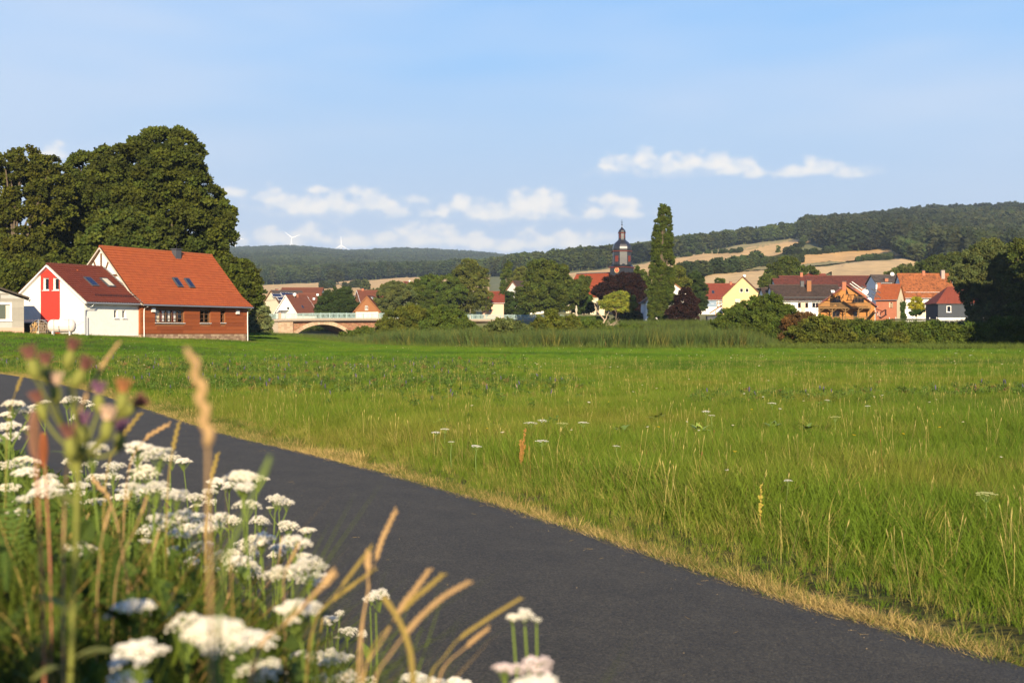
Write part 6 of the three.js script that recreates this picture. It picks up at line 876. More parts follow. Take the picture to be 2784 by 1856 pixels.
// reeds along the river, with tan dead stalks among the green
{
  const root = new THREE.Group(); root.name = 'reed_bed'; tag(root, 'long bed of tall grey green reeds at the far rim of the meadow', 'reeds', null, 'stuff'); scene.add(root);
  const gs = [0, 1, 2].map(() => tuft(15, 2.4, 0.35, 0.06, 0.45)), L = gs.map(() => []), tan = [], plume = [];
  for (let i = 0; i < 7000; i++) { const px = rr(850, 2150), e = rimD(px), D = e + rnd() * lerp(5, 15, clamp((px - 900) / 300)), x = xAt(px, D), hgt = clamp((px - 840) / 220, 0.45, 1) * clamp((2190 - px) / 160, 0.35, 1) * (0.84 + 0.3 * noise(x * 0.25, D * 0.25)) * rr(0.8, 1.1), v = rr(0.4, 1.3), y = rnd() < 0.22; pick(L).push([x, land(x, D) - 0.05, -D, hgt, rnd() * 6.28, gauss() * 0.08, gauss() * 0.08, (y ? 0.17 : 0.085) * v, (y ? 0.17 : 0.14) * v, (y ? 0.04 : 0.04) * v]); if (rnd() < 0.07) tan.push([x, land(x, D), -D + 0.2, hgt * rr(0.6, 0.95), rnd() * 6.28, gauss() * 0.12, gauss() * 0.12, 0.42 * v, 0.31 * v, 0.14 * v]); }
  gs.forEach((g, i) => copies('reeds', g, GRASS, L[i], root)); copies('dead_stalks', tuft(7, 2.0, 0.2, 0.04, 0.35), GRASS, tan, root); void plume;
  const rough = new THREE.Group(); rough.name = 'rough_grass'; tag(rough, 'rough tall grass and nettles at the foot of the river bushes', 'grass', null, 'stuff'); scene.add(rough); const rg = [0, 1].map(() => tuft(18, 0.75, 0.4, 0.03, 0.7)), RL = [[], []];
  for (let i = 0; i < 5200; i++) { const px = rr(640, 2950), e = rimD(px), D = e - 2 + rnd() * 6, x = xAt(px, D); if (px > 1150 && px < 2050 && rnd() < 0.5) continue; const v = rr(0.7, 1.2); pick(RL).push([x, land(x, D) - 0.03, -D, rr(0.5, 1.25), rnd() * 6.28, gauss() * 0.1, gauss() * 0.1, 0.11 * v, 0.16 * v, 0.03 * v]); }
  for (let i = 0; i < 9000; i++) { const px = rr(1450, 2900), D = rr(135, 216), x = xAt(px, D), v = rr(0.6, 1.2); pick(RL).push([x, land(x, D) - 0.03, -D, rr(0.6, 1.5), rnd() * 6.28, gauss() * 0.1, gauss() * 0.1, 0.085 * v, 0.125 * v, 0.025 * v]); }
  rg.forEach((g, i) => copies('grass', g, GRASS, RL[i], rough));
  // grass right under the houses and fence on the left
  const hl = [[], []]; for (let i = 0; i < 1500; i++) { const px = rr(-40, 700), D = poly([[-40, 104.2], [64, 104.6], [100, 103.5], [235, 108.5], [381, 114.5], [668, 127.5], [700, 128]], px) - rnd() * 1.1, x = xAt(px, D), v = rr(0.7, 1.2); pick(hl).push([x, land(x, D) - 0.02, -D, rr(0.2, 0.5), rnd() * 6.28, gauss() * 0.1, gauss() * 0.1, 0.13 * v, 0.17 * v, 0.03 * v]); }
  rg.forEach((g, i) => copies('grass', g, GRASS, hl[i], rough));
}
// single plants in the meadow
const umbelGeo = (() => { const f = [], st = []; for (let i = 0; i < 14; i++) { const a = i * 2.4, r = 0.5 * Math.sqrt((i + 0.4) / 14), x = Math.cos(a) * r, z = Math.sin(a) * r, y = -0.35 * r * r; for (let k = 0; k < 9; k++) { const b = k * 2.4, q = 0.1 * Math.sqrt((k + 0.3) / 9); f.push(new THREE.CylinderGeometry(0.03, 0.02, 0.02, 6).translate(x + Math.cos(b) * q, y + gauss() * 0.012, z + Math.sin(b) * q)); } st.push(bar(V(0, -0.5, 0), V(x, y - 0.01, z), 0.012, 0.008, 4)); } return [merge(f), merge(st)]; })();
const PETAL = mat(0.82, 0.80, 0.72, 0.8), STEMG = mat(0.16, 0.24, 0.05, 0.7), DOCK = mat(0.13, 0.2, 0.03, 0.6), RUST = mat(0.30, 0.13, 0.04, 0.8), CREAMU = mat(0.5, 0.52, 0.2, 0.8);
[[1444, 1152, 38], [1476, 1142, 28], [1586, 1147, 30], [1210, 1168, 26], [1185, 1174, 24], [1295, 1215, 28], [1472, 1203, 36], [1676, 1215, 20], [1227, 1205, 18], [1921, 1117, 22], [1935, 1128, 18], [2101, 1097, 22], [2271, 1138, 30], [2144, 1314, 22], [2683, 1347, 58], [1530, 1150, 34], [2250, 1090, 14], [2360, 1110, 14], [2600, 960, 10], [2640, 965, 9]].sort((a, b) => a[0] - b[0]).forEach(([px, py, w], i) => {
  const D = Math.min(90, 1.16 * FL / (py - 906)), b = onLand(px, D), top = at(px, py, D), h = Math.max(0.3, top.y - b.y), wd = Math.min(0.17, w * D / FL), green = [2683, 1530, 2271].includes(px);
  const t = thing('hogweed', `flat white hogweed umbel in the meadow, ${ordinal(i)} in a count from left to right`, 'wildflower', b, rnd() * 6, 'hogweed plants scattered over the meadow');
  mesh('stem', [tube([V(0, 0, 0), V(0.01, h * 0.5, 0), V(0, h - wd * 0.4, 0)], 0.005, 0.003, 5, 5)], STEMG, t); const u = mesh('umbel', umbelGeo[0], green ? CREAMU : PETAL, t); u.scale.setScalar(wd); u.position.y = h; u.rotation.set(gauss() * 0.12, 0, gauss() * 0.12); mesh('rays', umbelGeo[1], STEMG, u);
});
const bladeLeaf = (l, w) => { const P = [], I = []; for (let k = 0; k <= 5; k++) { const t = k / 5, q = w * Math.sin(Math.PI * Math.pow(t, 0.75)) * 0.5 + 0.002, y = l * (t * 0.9 - 0.25 * t * t), z = l * 0.6 * t * t; P.push(-q, y + 0.15 * q, z, 0, y, z, q, y + 0.15 * q, z); if (k) { const o = (k - 1) * 3; for (const j of [0, 1]) I.push(o + j, o + j + 1, o + j + 3, o + j + 1, o + j + 4, o + j + 3); } } return geom(P, I); };
const dockLeaf = bladeLeaf(0.34, 0.11);
[[1189, 1165], [1346, 1170], [1648, 1182], [1690, 1175], [2101, 1170], [2195, 1178], [1790, 1140], [1215, 1160], [1905, 1180]].sort((a, b) => a[0] - b[0]).forEach(([px, py], i) => {
  const D = 1.42 * FL / (py - 906 + 12), t = thing('dock_plant', `broad leaved dock clump in the meadow, ${ordinal(i)} in a count from left to right`, 'plant', onLand(px, D), rnd() * 6, 'dock clumps in the meadow'); for (let k = 0; k < 8; k++) { const m = mesh('leaf', dockLeaf, i % 3 ? DOCK : mat(0.22, 0.3, 0.04, 0.6), t); m.rotation.set(rr(0, 0.5), k * 0.8 + rnd(), 0, 'YXZ'); m.scale.setScalar(rr(0.45, 0.8)); m.position.y = 0.08; }
});
[[1414, 1290, 83, 'rusty brown dock seed spike rising above the verge grass'], [2068, 1460, 85, 'yellowing dock seed spike in the tall verge grass']].forEach(([px, py, hpx, label], i) => {
  const D = 1.45 * FL / (py - 906), t = thing('dock_spike', label, 'plant', onLand(px, D)), h = hpx * D / FL + 0.15; for (let s = 0; s < (i ? 1 : 5); s++) { const top = V(gauss() * 0.07, h * (s ? rr(0.55, 0.9) : 1), gauss() * 0.05), g = []; mesh('stem', [tube([V(0, 0, 0), top.clone().multiplyScalar(0.5), top], 0.004, 0.002, 4, 5)], RUST, t); for (let k = 0; k < 46; k++) { const f = rr(0.42, 1); g.push(new THREE.TetrahedronGeometry(rr(0.007, 0.012)).translate(top.x * f + gauss() * 0.012, top.y * f, top.z * f + gauss() * 0.012)); } mesh('seeds', g, i ? mat(0.4, 0.33, 0.05, 0.8) : mat(0.36, 0.19, 0.04, 0.8), t); }
});

// dry blades and bits of grit lying on the asphalt
{
  const root = new THREE.Group(); root.name = 'path_litter'; tag(root, 'dry grass blades and grit lying on the asphalt path', 'litter', null, 'stuff'); scene.add(root); const bl = [], gr = [];
  for (let i = 0; i < 260; i++) { const k = 45 + Math.floor(rnd() * 110), [ax, ay] = edgePts[k], [bx, by] = edgePts[k + 1], l = Math.hypot(bx - ax, by - ay), nx = -(by - ay) / l, ny = (bx - ax) / l, o = rnd() < 0.8 ? 0.02 + Math.pow(rnd(), 3) * 0.5 : rr(0.1, 2.8), f = rnd(), x = lerp(ax, bx, f) + nx * o, D = lerp(ay, by, f) + ny * o; if (D < 3 || !inView(x, D)) continue; const y = 0.057 + 0.02 * Math.sin(o / PATH_W * Math.PI); (rnd() < 0.6 ? bl : gr).push([x, y, -D, rr(0.25, 0.75), rnd() * 6.28, 0, gauss() * 0.04, 0.4, 0.3, 0.16]); }
  copies('dry_blades', bar(V(-0.04, 0.002, 0), V(0.04, 0.003, 0.01), 0.0016, 0.0008, 4), GRASS, bl, root); copies('grit', new THREE.DodecahedronGeometry(0.006).scale(1, 0.6, 1), mat(0.6, 0.62, 0.7, 0.9), gr, root);
}
// ------------------------------------------------------------------ flowering bank on the near side of the path
const bankY = (x, D) => land(x, D);
{
  const root = new THREE.Group(); root.name = 'bank_grass'; tag(root, 'tangled grass and herbs on the near bank beside the path', 'grass', null, 'stuff'); scene.add(root);
  const g = [0, 1, 2].map(() => tuft(16, 0.55, 0.05, 0.0052, 0.6)), d = tuft(10, 0.55, 0.05, 0.0036, 0.45), herb = [fixN(leafSpray(26, 0.5, 0.24, 1.1)), fixN(leafSpray(30, 0.5, 0.17, 1.2))], feather = (() => { const P = []; for (let i = 0; i < 15; i++) { const y = i / 15; for (const s of [-1, 1]) { const l = 0.16 * Math.sin(Math.PI * (0.12 + 0.82 * y)); P.push(geom([0, y, 0.2 * y * y, s * l, y + 0.07, 0.2 * y * y + 0.03, 0, y + 0.05, 0.2 * y * y], [0, 1, 2])); } } P.push(geom([-0.008, 0, 0, 0.008, 0, 0, 0, 1, 0.2], [0, 1, 2])); return merge(P); })();
  const L = [[], [], []], DL = [], HL = [[], []], FE = [];
  for (let i = 0; i < 80000; i++) {
    const D = Math.sqrt(lerp(0.3, 20 * 20, Math.pow(rnd(), 1.75))), x = rr(-1, 1) * (D * 0.43 + 0.9), s = side(x, D); if (s < (D < 4.5 ? 2.86 : 3.02) || s > 7.5 || !inView(x, D, 0.8)) continue;
    const e = smooth((s - 3.0) / 0.6), v = rr(0.6, 1.15), y = bankY(x, D), q = rnd(); if (Math.hypot(x, D) < 0.5) continue;
    const cap = clamp((EYE - (D < 1.5 ? 0.27 : 0) * D - poly([[-400, 0.105], [300, 0.115], [600, 0.135], [800, 0.172], [1000, 0.212], [1250, 0.25], [1500, 0.285]], CX + x / D * FL) * (D < 1.5 ? 0 : D) - y) / 0.55, 0.1, 1.15);
    if (q < 0.5) pick(L).push([x, y, -D, rr(0.6, 1.05) * lerp(0.7, 1, e) * cap, rnd() * 6.28, gauss() * 0.2, gauss() * 0.2, 0.115 * v, 0.165 * v, 0.02 * v]);
    else if (q < 0.67) DL.push([x, y, -D, rr(0.6, 1.0) * lerp(0.5, 1, e) * cap, rnd() * 6.28, gauss() * 0.2, gauss() * 0.2, 0.45 * v, 0.31 * v, 0.12 * v]);
    else if (D < 1.5) continue;
    else if (q < 0.86) pick(HL).push([x, y + rr(0.03, 0.42) * e * cap, -D, rr(0.09, 0.17), rnd() * 6.28, gauss() * 0.6, gauss() * 0.6, 0.07 * v, 0.12 * v, 0.022 * v]);
    else FE.push([x, y + rr(0, 0.38) * e * cap, -D, rr(0.09, 0.18), rnd() * 6.28, rr(0.1, 1.0), gauss() * 0.3, 0.08 * v, 0.14 * v, 0.03 * v]);
  }
  g.forEach((k, i) => copies('grass', k, GRASS, L[i], root)); copies('dry_grass', d, GRASS, DL, root); herb.forEach((k, i) => copies('herb_leaves', k, GRASS, HL[i], root)); copies('yarrow_leaves', feather, GRASS, FE, root);
}
// yarrow: flat white heads of many small florets on branching stems
const yarrowHead = (sub) => {
  const fl = [], st = [], n = sub;
  for (let i = 0; i < n; i++) {
    const a = i * 2.39996 + rnd() * 0.4, r = 0.5 * Math.sqrt((i + 0.3) / n) * rr(0.85, 1.1), x = Math.cos(a) * r, z = Math.sin(a) * r, y = -0.6 * r * r + gauss() * 0.03, R = 0.62 / Math.sqrt(n), m = 13;
    for (let k = 0; k < m; k++) { const b = k * 2.39996, q = R * Math.sqrt((k + 0.3) / m), f = new THREE.CylinderGeometry(0.05, 0.034, 0.045, 6, 1); f.rotateX(gauss() * 0.25); f.rotateZ(gauss() * 0.25); fl.push(f.translate(x + Math.cos(b) * q, y - q * q * 3.2 + gauss() * 0.014, z + Math.sin(b) * q)); }
    st.push(bar(V(0, -0.95, 0), V(x * 0.55, y - 0.4, z * 0.55), 0.022, 0.018, 4), bar(V(x * 0.55, y - 0.4, z * 0.55), V(x, y - 0.05, z), 0.018, 0.03, 4));
  }
  return [merge(fl), merge(st)];
};
const YH = [yarrowHead(7), yarrowHead(9), yarrowHead(12), yarrowHead(6)], YP = [mat(0.82, 0.77, 0.63, 0.75), mat(0.83, 0.77, 0.6, 0.75), mat(0.80, 0.66, 0.60, 0.75)], YST = leafy(0.15, 0.21, 0.04, 0.75), stemGeo = [0, 1, 2].map(() => tube([V(0, 0, 0), V(rr(-0.02, 0.02), 0.4, rr(-0.02, 0.02)), V(rr(-0.015, 0.015), 0.75, 0), V(0, 1, 0)], 0.0026, 0.0018, 5, 7));
const yLeaf = bladeLeaf(0.1, 0.016);
function yarrow(px, py, w, label, group, o = {}) {
  let D = clamp(o.D ?? FL * 0.052 / w, 0.85, 7); for (let k = 0; k < 40 && side(xAt(px, D), D) < 3.1; k++) D *= 0.96;
  const top = at(px, py, D), lean = V(gauss() * 0.06, 0, gauss() * 0.06), b = V(top.x + lean.x, bankY(top.x + lean.x, D - lean.z), top.z + lean.z), h = top.y - b.y, wd = w * D / FL * (w > 110 ? 0.9 : 1.08); if (h < 0.06) return;
  const t = thing('yarrow', label, 'wildflower', b, 0, group), dir = V(-lean.x, h, -lean.z), hd = pick(YH);
  const s = mesh('stem', pick(stemGeo), YST, t); s.quaternion.setFromUnitVectors(V(0, 1, 0), dir.clone().normalize()); s.scale.set(1, dir.length() - wd * 0.9, 1);
  const f = mesh('flower_head', hd[0], o.pink ? YP[2] : pick([YP[0], YP[1]]), t); f.scale.setScalar(wd); f.position.copy(dir); f.rotation.set(0.2 + gauss() * 0.16, rnd() * 6, gauss() * 0.16, 'ZXY'); f.rotation.order = 'XYZ'; mesh('flower_stalks', hd[1], YST, f);
  for (let k = 0, n = o.single || w > 75 ? 0 : rnd() < 0.55 ? 1 : 0; k < n; k++) { const a = rnd() * 6.28, q = rr(0.5, 0.85), p = dir.clone().add(V(Math.cos(a) * wd * rr(0.75, 1.1), -wd * rr(0.12, 0.5), Math.sin(a) * wd * 0.9)), g2 = pick(YH), s2 = mesh('flower_head', g2[0], o.pink ? YP[2] : pick([YP[0], YP[1]]), t); s2.scale.setScalar(wd * q); s2.position.copy(p); s2.rotation.set(0.2 + gauss() * 0.2, rnd() * 6, gauss() * 0.2); mesh('flower_stalks', g2[1], YST, s2); mesh('side_stem', bar(dir.clone().multiplyScalar(1 - 2.6 * wd / h), p.clone().add(V(0, -wd * q * 0.9, 0)), 0.0018, 0.0015, 5), YST, t); }
  for (let k = 0; k < 3; k++) { const l = mesh('leaf', yLeaf, YST, t), q = rr(0.15, 0.8); l.position.copy(dir).multiplyScalar(q); l.rotation.set(rr(0.2, 0.9), rnd() * 6, 0, 'YXZ'); }
  return t;
}
const rank = {};
const YG = 'yarrow plants on the near bank';
for (const [px, py, w] of [[191, 1077, 41], [228, 1088, 26], [204, 1126, 32], [121, 1088, 29], [35, 1088, 51], [19, 1120, 35], [22, 1149, 48], [30, 1177, 45], [19, 1254, 48], [70, 1273, 60], [22, 1318, 48], [112, 1324, 70], [41, 1359, 41], [242, 1206, 80], [191, 1244, 48], [245, 1254, 38], [306, 1257, 51], [376, 1203, 67], [430, 1219, 70], [462, 1238, 41], [497, 1246, 35], [376, 1238, 54], [395, 1270, 67], [376, 1287, 48], [344, 1313, 35], [414, 1310, 73], [399, 1326, 41], [446, 1327, 41], [220, 1337, 35], [194, 1362, 38], [529, 1343, 48], [570, 1358, 34], [486, 1390, 69], [543, 1398, 57], [597, 1394, 61], [628, 1405, 46], [702, 1405, 46], [708, 1455, 61], [765, 1482, 57], [746, 1501, 34], [547, 1474, 61], [605, 1516, 57], [651, 1531, 61], [582, 1543, 31], [210, 1478, 77], [436, 1604, 38], [490, 1608, 57], [165, 1410, 40], [300, 1400, 44], [60, 1420, 40], [255, 1290, 44], [320, 1345, 40], [480, 1440, 44], [660, 1470, 40], [690, 1500, 36], [520, 1520, 40]].sort((a, b) => a[0] - b[0])) {
  const row = py < 1160 ? 'uppermost' : py < 1262 ? 'upper' : py < 1350 ? 'middle' : py < 1460 ? 'lower' : 'lowest', k = rank[row] = (rank[row] ?? -1) + 1;
  yarrow(px, py, w, `white yarrow head, ${ordinal(k)} from the left in the ${row} row on the bank`, YG);
}
for (let i = 0; i < 16; i++) { const px = 40 + i * 44 + rr(-12, 12), py = 1290 + Math.max(0, px - 250) * 0.42 + rr(-50, 110); yarrow(px, py, rr(44, 66), `yarrow head filling the gaps of the bank, ${ordinal(i)} from the left`, YG); }
const YR = 'yarrow plants standing out against the asphalt';
for (const [px, py, w] of [[587, 1302, 45], [622, 1311, 32], [654, 1283, 73], [698, 1293, 46], [673, 1359, 61], [748, 1346, 46], [757, 1364, 26], [779, 1420, 50], [800, 1459, 77], [834, 1520, 84], [762, 1543, 77], [857, 1562, 77], [811, 1639, 107], [892, 1677, 31], [901, 1679, 38], [922, 1663, 23], [947, 1709, 42], [914, 1730, 15], [1023, 1608, 60], [1006, 1620, 31]].sort((a, b) => a[0] - b[0]))
  yarrow(px, py, w, `white yarrow head against the asphalt, ${ordinal(rank.r = (rank.r ?? -1) + 1)} from the left`, YR);
const YB = 'large blurred yarrow heads close to the camera';
for (const [px, py, w, D] of [[356, 1635, 126], [367, 1755, 142], [517, 1672, 126], [585, 1700, 172], [640, 1725, 120], [689, 1722, 126], [268, 1696, 61], [165, 1692, 42], [708, 1800, 126], [796, 1826, 84], [337, 1842, 122], [501, 1834, 77], [300, 1650, 80], [430, 1640, 90]].sort((a, b) => a[0] - b[0]))
  yarrow(px, py, w, `big blurred yarrow head close to the camera, ${ordinal(rank.b = (rank.b ?? -1) + 1)} from the left`, YB, { D: D ?? 3400 * 0.055 / w });
const YF = 'yarrow heads along the lower edge of the picture';
for (const [px, py, w] of [[823, 1776, 65], [884, 1784, 54], [826, 1773, 69], [895, 1773, 77], [930, 1780, 57], [937, 1830, 77], [1121, 1834, 61], [1171, 1848, 77], [1240, 1856, 70], [985, 1850, 70], [870, 1840, 60]].sort((a, b) => a[0] - b[0]))
  yarrow(px, py, w, `sunlit yarrow head along the lower picture edge, ${ordinal(rank.f = (rank.f ?? -1) + 1)} from the left`, YF);
yarrow(1427, 1663, 42, 'small green stemmed yarrow with three heads standing alone on the right', YG, { D: 1.9, single: true }); yarrow(1393, 1673, 30, 'left head of the lone yarrow on the right', YG, { D: 1.88, single: true }); yarrow(1460, 1681, 24, 'right head of the lone yarrow on the right', YG, { D: 1.92, single: true });
yarrow(1450, 1798, 96, 'pinkish yarrow head at the lower right of the flowers', YG, { pink: true, D: 1.5 }); yarrow(1372, 1807, 50, 'small pinkish yarrow head left of the larger pink one', YG, { pink: true, D: 1.52 });
yarrow(1458, 1860, 150, 'large cream yarrow head cut by the lower edge below the pink one', YG, { D: 1.2 });

// grasses gone to seed: a stem bent through picture points, head of overlapping spikelets towards the tip
const TAN = leafy(0.40, 0.26, 0.12, 0.8), GTAN = leafy(0.27, 0.20, 0.055, 0.8), GREENS = leafy(0.14, 0.19, 0.05, 0.8);
const husk = new THREE.SphereGeometry(1, 7, 5);
function spike(label, pts, D, head, rad, o = {}) {
  const p = pts.map(([x, y]) => at(x, y, D)), low = p[p.length - 1], gy = bankY(low.x, D); p.push(V(low.x - (p[p.length - 2].x - low.x) * 0.35, Math.max(gy, low.y - 0.5) - 0.02, low.z)); const b = V(p[p.length - 1].x, Math.min(gy, p[p.length - 1].y), low.z), q = p.map((v) => v.clone().sub(b)).reverse(), c = new THREE.CatmullRomCurve3(q), t = thing('seeding_grass', label, 'grass stalk', b), m = o.mat ?? TAN;
  mesh('stem', [tube(q, o.stem ?? 0.0014, o.stem ?? 0.0011, 6, 26)], o.stemMat ?? m, t); if (!head) return t;
  const L = c.getLength(), own = pts.reduce((a, p2, i) => i ? a + Math.hypot(p2[0] - pts[i - 1][0], p2[1] - pts[i - 1][1]) : 0, 0) * D / FL; head = Math.min(0.95, head * own / L); const n = Math.max(6, Math.round(head * L / (rad * (o.gap ?? 1.7)))), g = [];
  for (let i = 0; i < n; i++) { const u = 1 - head + head * i / (n - 1), v = c.getPointAt(Math.min(1, u)), d = c.getTangentAt(Math.min(1, u)), e = husk.clone().scale(rad * rr(0.75, 1.05) * (1 - 0.45 * Math.pow(i / n, 3)), rad * 2.1, rad * rr(0.75, 1.05)); e.rotateZ((i % 2 ? 1 : -1) * (o.splay ?? 0.28)); e.applyQuaternion(new THREE.Quaternion().setFromUnitVectors(V(0, 1, 0), d)); const s = V(d.y, -d.x, 0).multiplyScalar((i % 2 ? -1 : 1) * rad * (o.wide ?? 0.5)); g.push(e.translate(v.x + s.x, v.y + s.y, v.z + gauss() * rad * 0.3)); }
  mesh('seed_head', g, m, t); return t;
}
spike('tall blurred tan seed head standing over the path', [[523, 968], [540, 1040], [552, 1110], [562, 1185], [564, 1378], [570, 1620]], 0.9, 0.34, 0.004, { wide: 0.35, gap: 1.9, stem: 0.0011 });
spike('straight tan seed head above the lower middle of the path', [[1076, 1388], [1050, 1440], [1030, 1490], [1002, 1600], [975, 1753]], 1.7, 0.36, 0.0026);
spike('brown seed head leaning right beside the yarrow cluster', [[1010, 1486], [965, 1545], [914, 1612], [853, 1696]], 1.6, 0.5, 0.0018, { mat: GTAN });
spike('short tan seed head in the middle of the grasses', [[1001, 1505], [998, 1550], [1000, 1600], [985, 1700]], 1.6, 0.2, 0.003);
spike('left of two seed heads leaning over the asphalt', [[1166, 1550], [1130, 1600], [1098, 1640], [1040, 1740], [985, 1840]], 1.5, 0.45, 0.0024);
spike('right of two seed heads leaning over the asphalt', [[1204, 1562], [1160, 1600], [1121, 1632], [1060, 1700], [1000, 1790]], 1.5, 0.45, 0.0024, { mat: GTAN });
spike('long orange seed head leaning far right over the path', [[1275, 1582], [1210, 1620], [1150, 1670], [1106, 1719], [1060, 1780], [1018, 1850]], 1.35, 0.6, 0.0021);
spike('slim greenish ryegrass spike leaning right', [[1416, 1627], [1330, 1680], [1243, 1742], [1205, 1790], [1171, 1835]], 1.55, 0.6, 0.0017, { mat: GTAN });
spike('lower brown ryegrass spike', [[1328, 1708], [1260, 1765], [1197, 1835]], 1.55, 0.4, 0.002);
spike('thin braided ryegrass spike above the cluster', [[1018, 1547], [960, 1590], [905, 1632], [850, 1700]], 1.8, 0.6, 0.0022, { mat: GTAN });
spike('bent green stalk crossing the seed heads', [[1042, 1622], [1085, 1690], [1110, 1755], [1120, 1815]], 1.35, 0, 0.003, { stem: 0.0035, mat: GTAN });
spike('pale dry stem slanting across the thistle', [[319, 935], [280, 990], [236, 1072], [204, 1149], [180, 1260]], 1.35, 0.55, 0.0024, { splay: 0.1, wide: 0.2 });
spike('braided grass spike right of the thistle', [[379, 1125], [352, 1160], [319, 1203], [290, 1280]], 2.2, 0.5, 0.003, { mat: GTAN }); spike('upper grass spike over the asphalt', [[459, 1153], [430, 1168], [392, 1195], [350, 1270]], 2.4, 0.45, 0.003, { mat: TAN }); spike('green upright spike right of the yarrow cluster', [[485, 1150], [477, 1185], [469, 1219], [455, 1320]], 2.3, 0.4, 0.003, { mat: GTAN }); spike('slim spike beside the tall tan seed head', [[590, 1235], [583, 1265], [574, 1299], [560, 1400]], 2.3, 0.4, 0.003, { mat: GTAN }); spike('green spike at the upper left corner of the path', [[59, 1021], [48, 1048], [38, 1074], [20, 1150]], 2.4, 0.3, 0.0024, { mat: GTAN, stem: 0.0008 });
spike('thick blurred green stalk rising from the yarrow', [[728, 1256], [700, 1320], [665, 1400], [631, 1475], [600, 1600]], 0.95, 0.16, 0.0028, { mat: GREENS, stem: 0.0017, splay: 0.05, wide: 0.1 });
spike('tan stem with drooping panicle among the yarrow', [[250, 1302], [290, 1350], [315, 1420], [328, 1490], [345, 1600]], 1.9, 0.2, 0.003); spike('brown leaning stem by the lower yarrows', [[905, 1560], [850, 1620], [780, 1690], [700, 1770]], 1.3, 0.12, 0.003, { stem: 0.0028 });
for (let i = 0; i < 16; i++) { const px = 60 + 52 * i + rr(0, 40), py = rr(1330, 1600) + Math.max(0, px - 500) * 0.35; spike(`dry tan grass stem among the yarrow, ${ordinal(i)} from the left`, [[px, py], [px - rr(10, 50), py + 90], [px - rr(20, 90), py + 200]], rr(1.7, 3.0), rr(0.15, 0.4), rr(0.0011, 0.0016), { mat: pick([TAN, GTAN]), stem: 0.0008 }).userData.group = 'dry grass stems on the near bank'; }

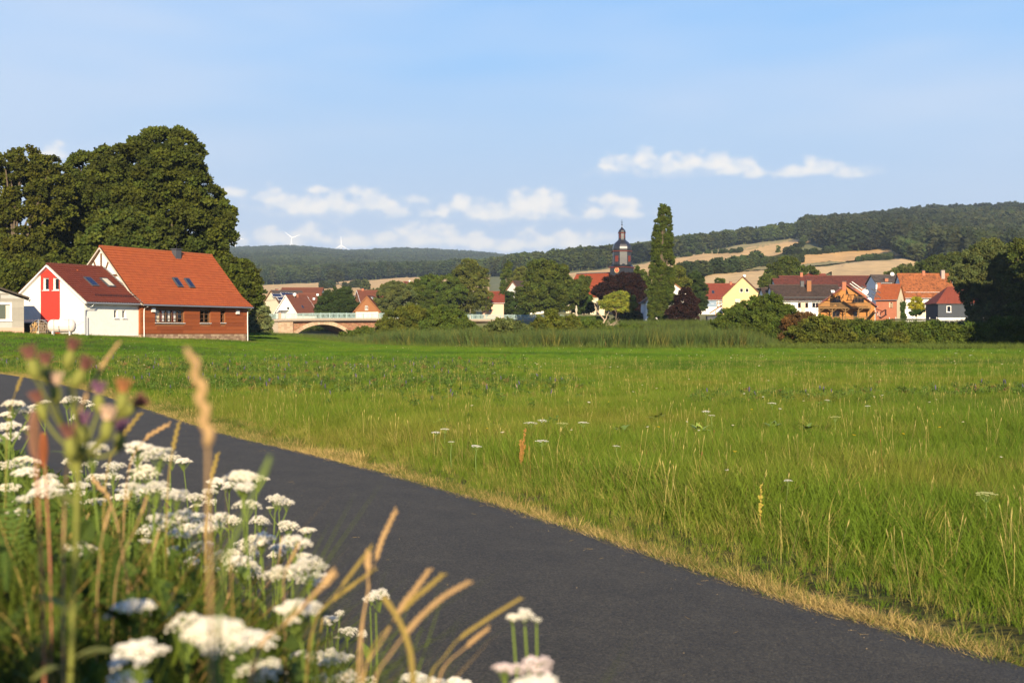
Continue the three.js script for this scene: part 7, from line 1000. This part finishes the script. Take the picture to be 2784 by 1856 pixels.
// knapweed close to the camera, out of focus
{
  const D = 1.2, b = at(150, 1800, D); b.y = bankY(b.x, D); const t = thing('knapweed', 'blurred brown and purple knapweed heads at the upper left of the flowers', 'wildflower', b), G = leafy(0.19, 0.2, 0.045, 0.75), BR = mat(0.20, 0.08, 0.06, 0.85), OR = mat(0.40, 0.17, 0.06, 0.85), PU = mat(0.22, 0.10, 0.17, 0.85), WH = mat(0.72, 0.5, 0.34, 0.85), node = at(215, 1190, D).sub(b), heads = [[78, 957, -0.25, BR], [123, 972, -0.05, BR], [199, 935, 0.3, BR], [234, 987, 0.5, BR], [150, 1028, 0, WH], [268, 1053, 0.02, PU], [335, 1047, 0.1, OR], [381, 1090, 0.95, BR], [99, 1078, -0.3, BR], [293, 1122, 0.1, WH], [328, 1155, 0.1, PU], [226, 1136, 0, PU], [185, 1171, -0.1, BR]];
  mesh('stem', [tube([V(0, 0, 0), V(0.01, node.y * 0.5, 0), node], 0.0032, 0.0026, 6, 8)], G, t);
  heads.forEach(([px, py, ang, m], i) => { const p = at(px, py, D + (i % 3 - 1) * 0.06).sub(b), dir = V(Math.sin(ang), Math.cos(ang), 0), q = p.clone().addScaledVector(dir, -0.024), mid = node.clone().lerp(q, 0.55).add(V(0, -0.012, 0)); mesh('branch', [tube([node.clone().add(V(gauss() * 0.006, rr(-0.03, 0.0), 0)), mid, q], 0.0018, 0.0015, 5, 8)], G, t); const u = new THREE.Quaternion().setFromUnitVectors(V(0, 1, 0), dir), bud = mesh('bud', new THREE.SphereGeometry(0.0058, 10, 8).scale(1, 1.75, 1), G, t); bud.position.copy(q).addScaledVector(dir, 0.008); bud.quaternion.copy(u); const tg = []; for (let k = 0; k < 26; k++) { const a = k * 2.4, r = 0.0065 * Math.sqrt(k / 26); tg.push(bar(V(Math.cos(a) * r * 0.5, 0, Math.sin(a) * r * 0.5), V(Math.cos(a) * r * 1.35, 0.012, Math.sin(a) * r * 1.35), 0.0009, 0.0005, 4)); } const k = mesh('tuft', tg, m, t); k.position.copy(q).addScaledVector(dir, 0.018); k.quaternion.copy(u); });
  for (let k = 0; k < 6; k++) { const l = mesh('leaf', bladeLeaf(0.06, 0.01), G, t); l.position.copy(node).multiplyScalar(rr(0.6, 1.0)).add(V(0, -0.01, 0)); l.rotation.set(rr(0.2, 1.0), rnd() * 6.3, 0, 'YXZ'); }
}
for (const [px, y0, y1, label, D, c] of [[86, 1118, 1238, 'brown dried plantain spike at the left edge', 1.25, [0.3, 0.16, 0.1]], [112, 1178, 1268, 'rust coloured dock seed spike at the left', 1.6, [0.34, 0.11, 0.04]]]) {
  const tp = at(px + 4, y0, D), b = V(tp.x, bankY(tp.x, D), tp.z), h = tp.y - b.y, t = thing('dried_spike', label, 'plant', b), g = []; mesh('stem', [tube([V(0, 0, 0), V(0.01, h * 0.6, 0), V(0, h, 0)], 0.002, 0.0014, 5, 6)], mat(0.35, 0.14, 0.07, 0.8), t); const L = (y1 - y0) * D / FL; for (let k = 0; k < 150; k++) { const f = k / 150, a = k * 2.4, r = 0.0045 * Math.sin(Math.PI * clamp(0.12 + f * 0.8)); g.push(new THREE.TetrahedronGeometry(0.0022).translate(Math.cos(a) * r, h - L * f, Math.sin(a) * r)); } mesh('seed_spike', g, mat(...c, 0.85), t);
}
// leafy shrub behind and left of the camera whose shadow lies over the nearest flowers
{
  const b = V(-0.42, bankY(-0.42, -1.1), 1.1), t = thing('hazel_shrub', 'leafy hazel shrub standing behind the camera on the bank', 'shrub', b), l = [];
  mesh('trunk', [tube([V(0, -0.1, 0), V(0.02, 0.4, 0), V(-0.05, 1.2, 0)], 0.03, 0.015, 6, 6), tube([V(0.05, -0.1, 0), V(0.1, 0.4, 0), V(0.2, 0.8, 0)], 0.025, 0.012, 6, 6)], BARK, t);
  for (const q of foliage([[0.08, 1.04, 0, 0.22, 0.2, 0.22], [0.1, 0.76, 0, 0.24, 0.32, 0.24], [-0.2, 0.78, 0, 0.26, 0.3, 0.24], [-0.1, 0.45, 0, 0.3, 0.3, 0.28], [-0.48, 0.78, 0, 0.28, 0.34, 0.26]], { size: 0.13, dens: 2.2 })) l.push(q);
  const crown = new THREE.Group(); crown.name = 'crown'; crown.userData.kind = 'stuff'; t.add(crown); copies('foliage', SPRAYS[0], LEAF.bush, l, crown);
}
renderer.render(scene, camera);
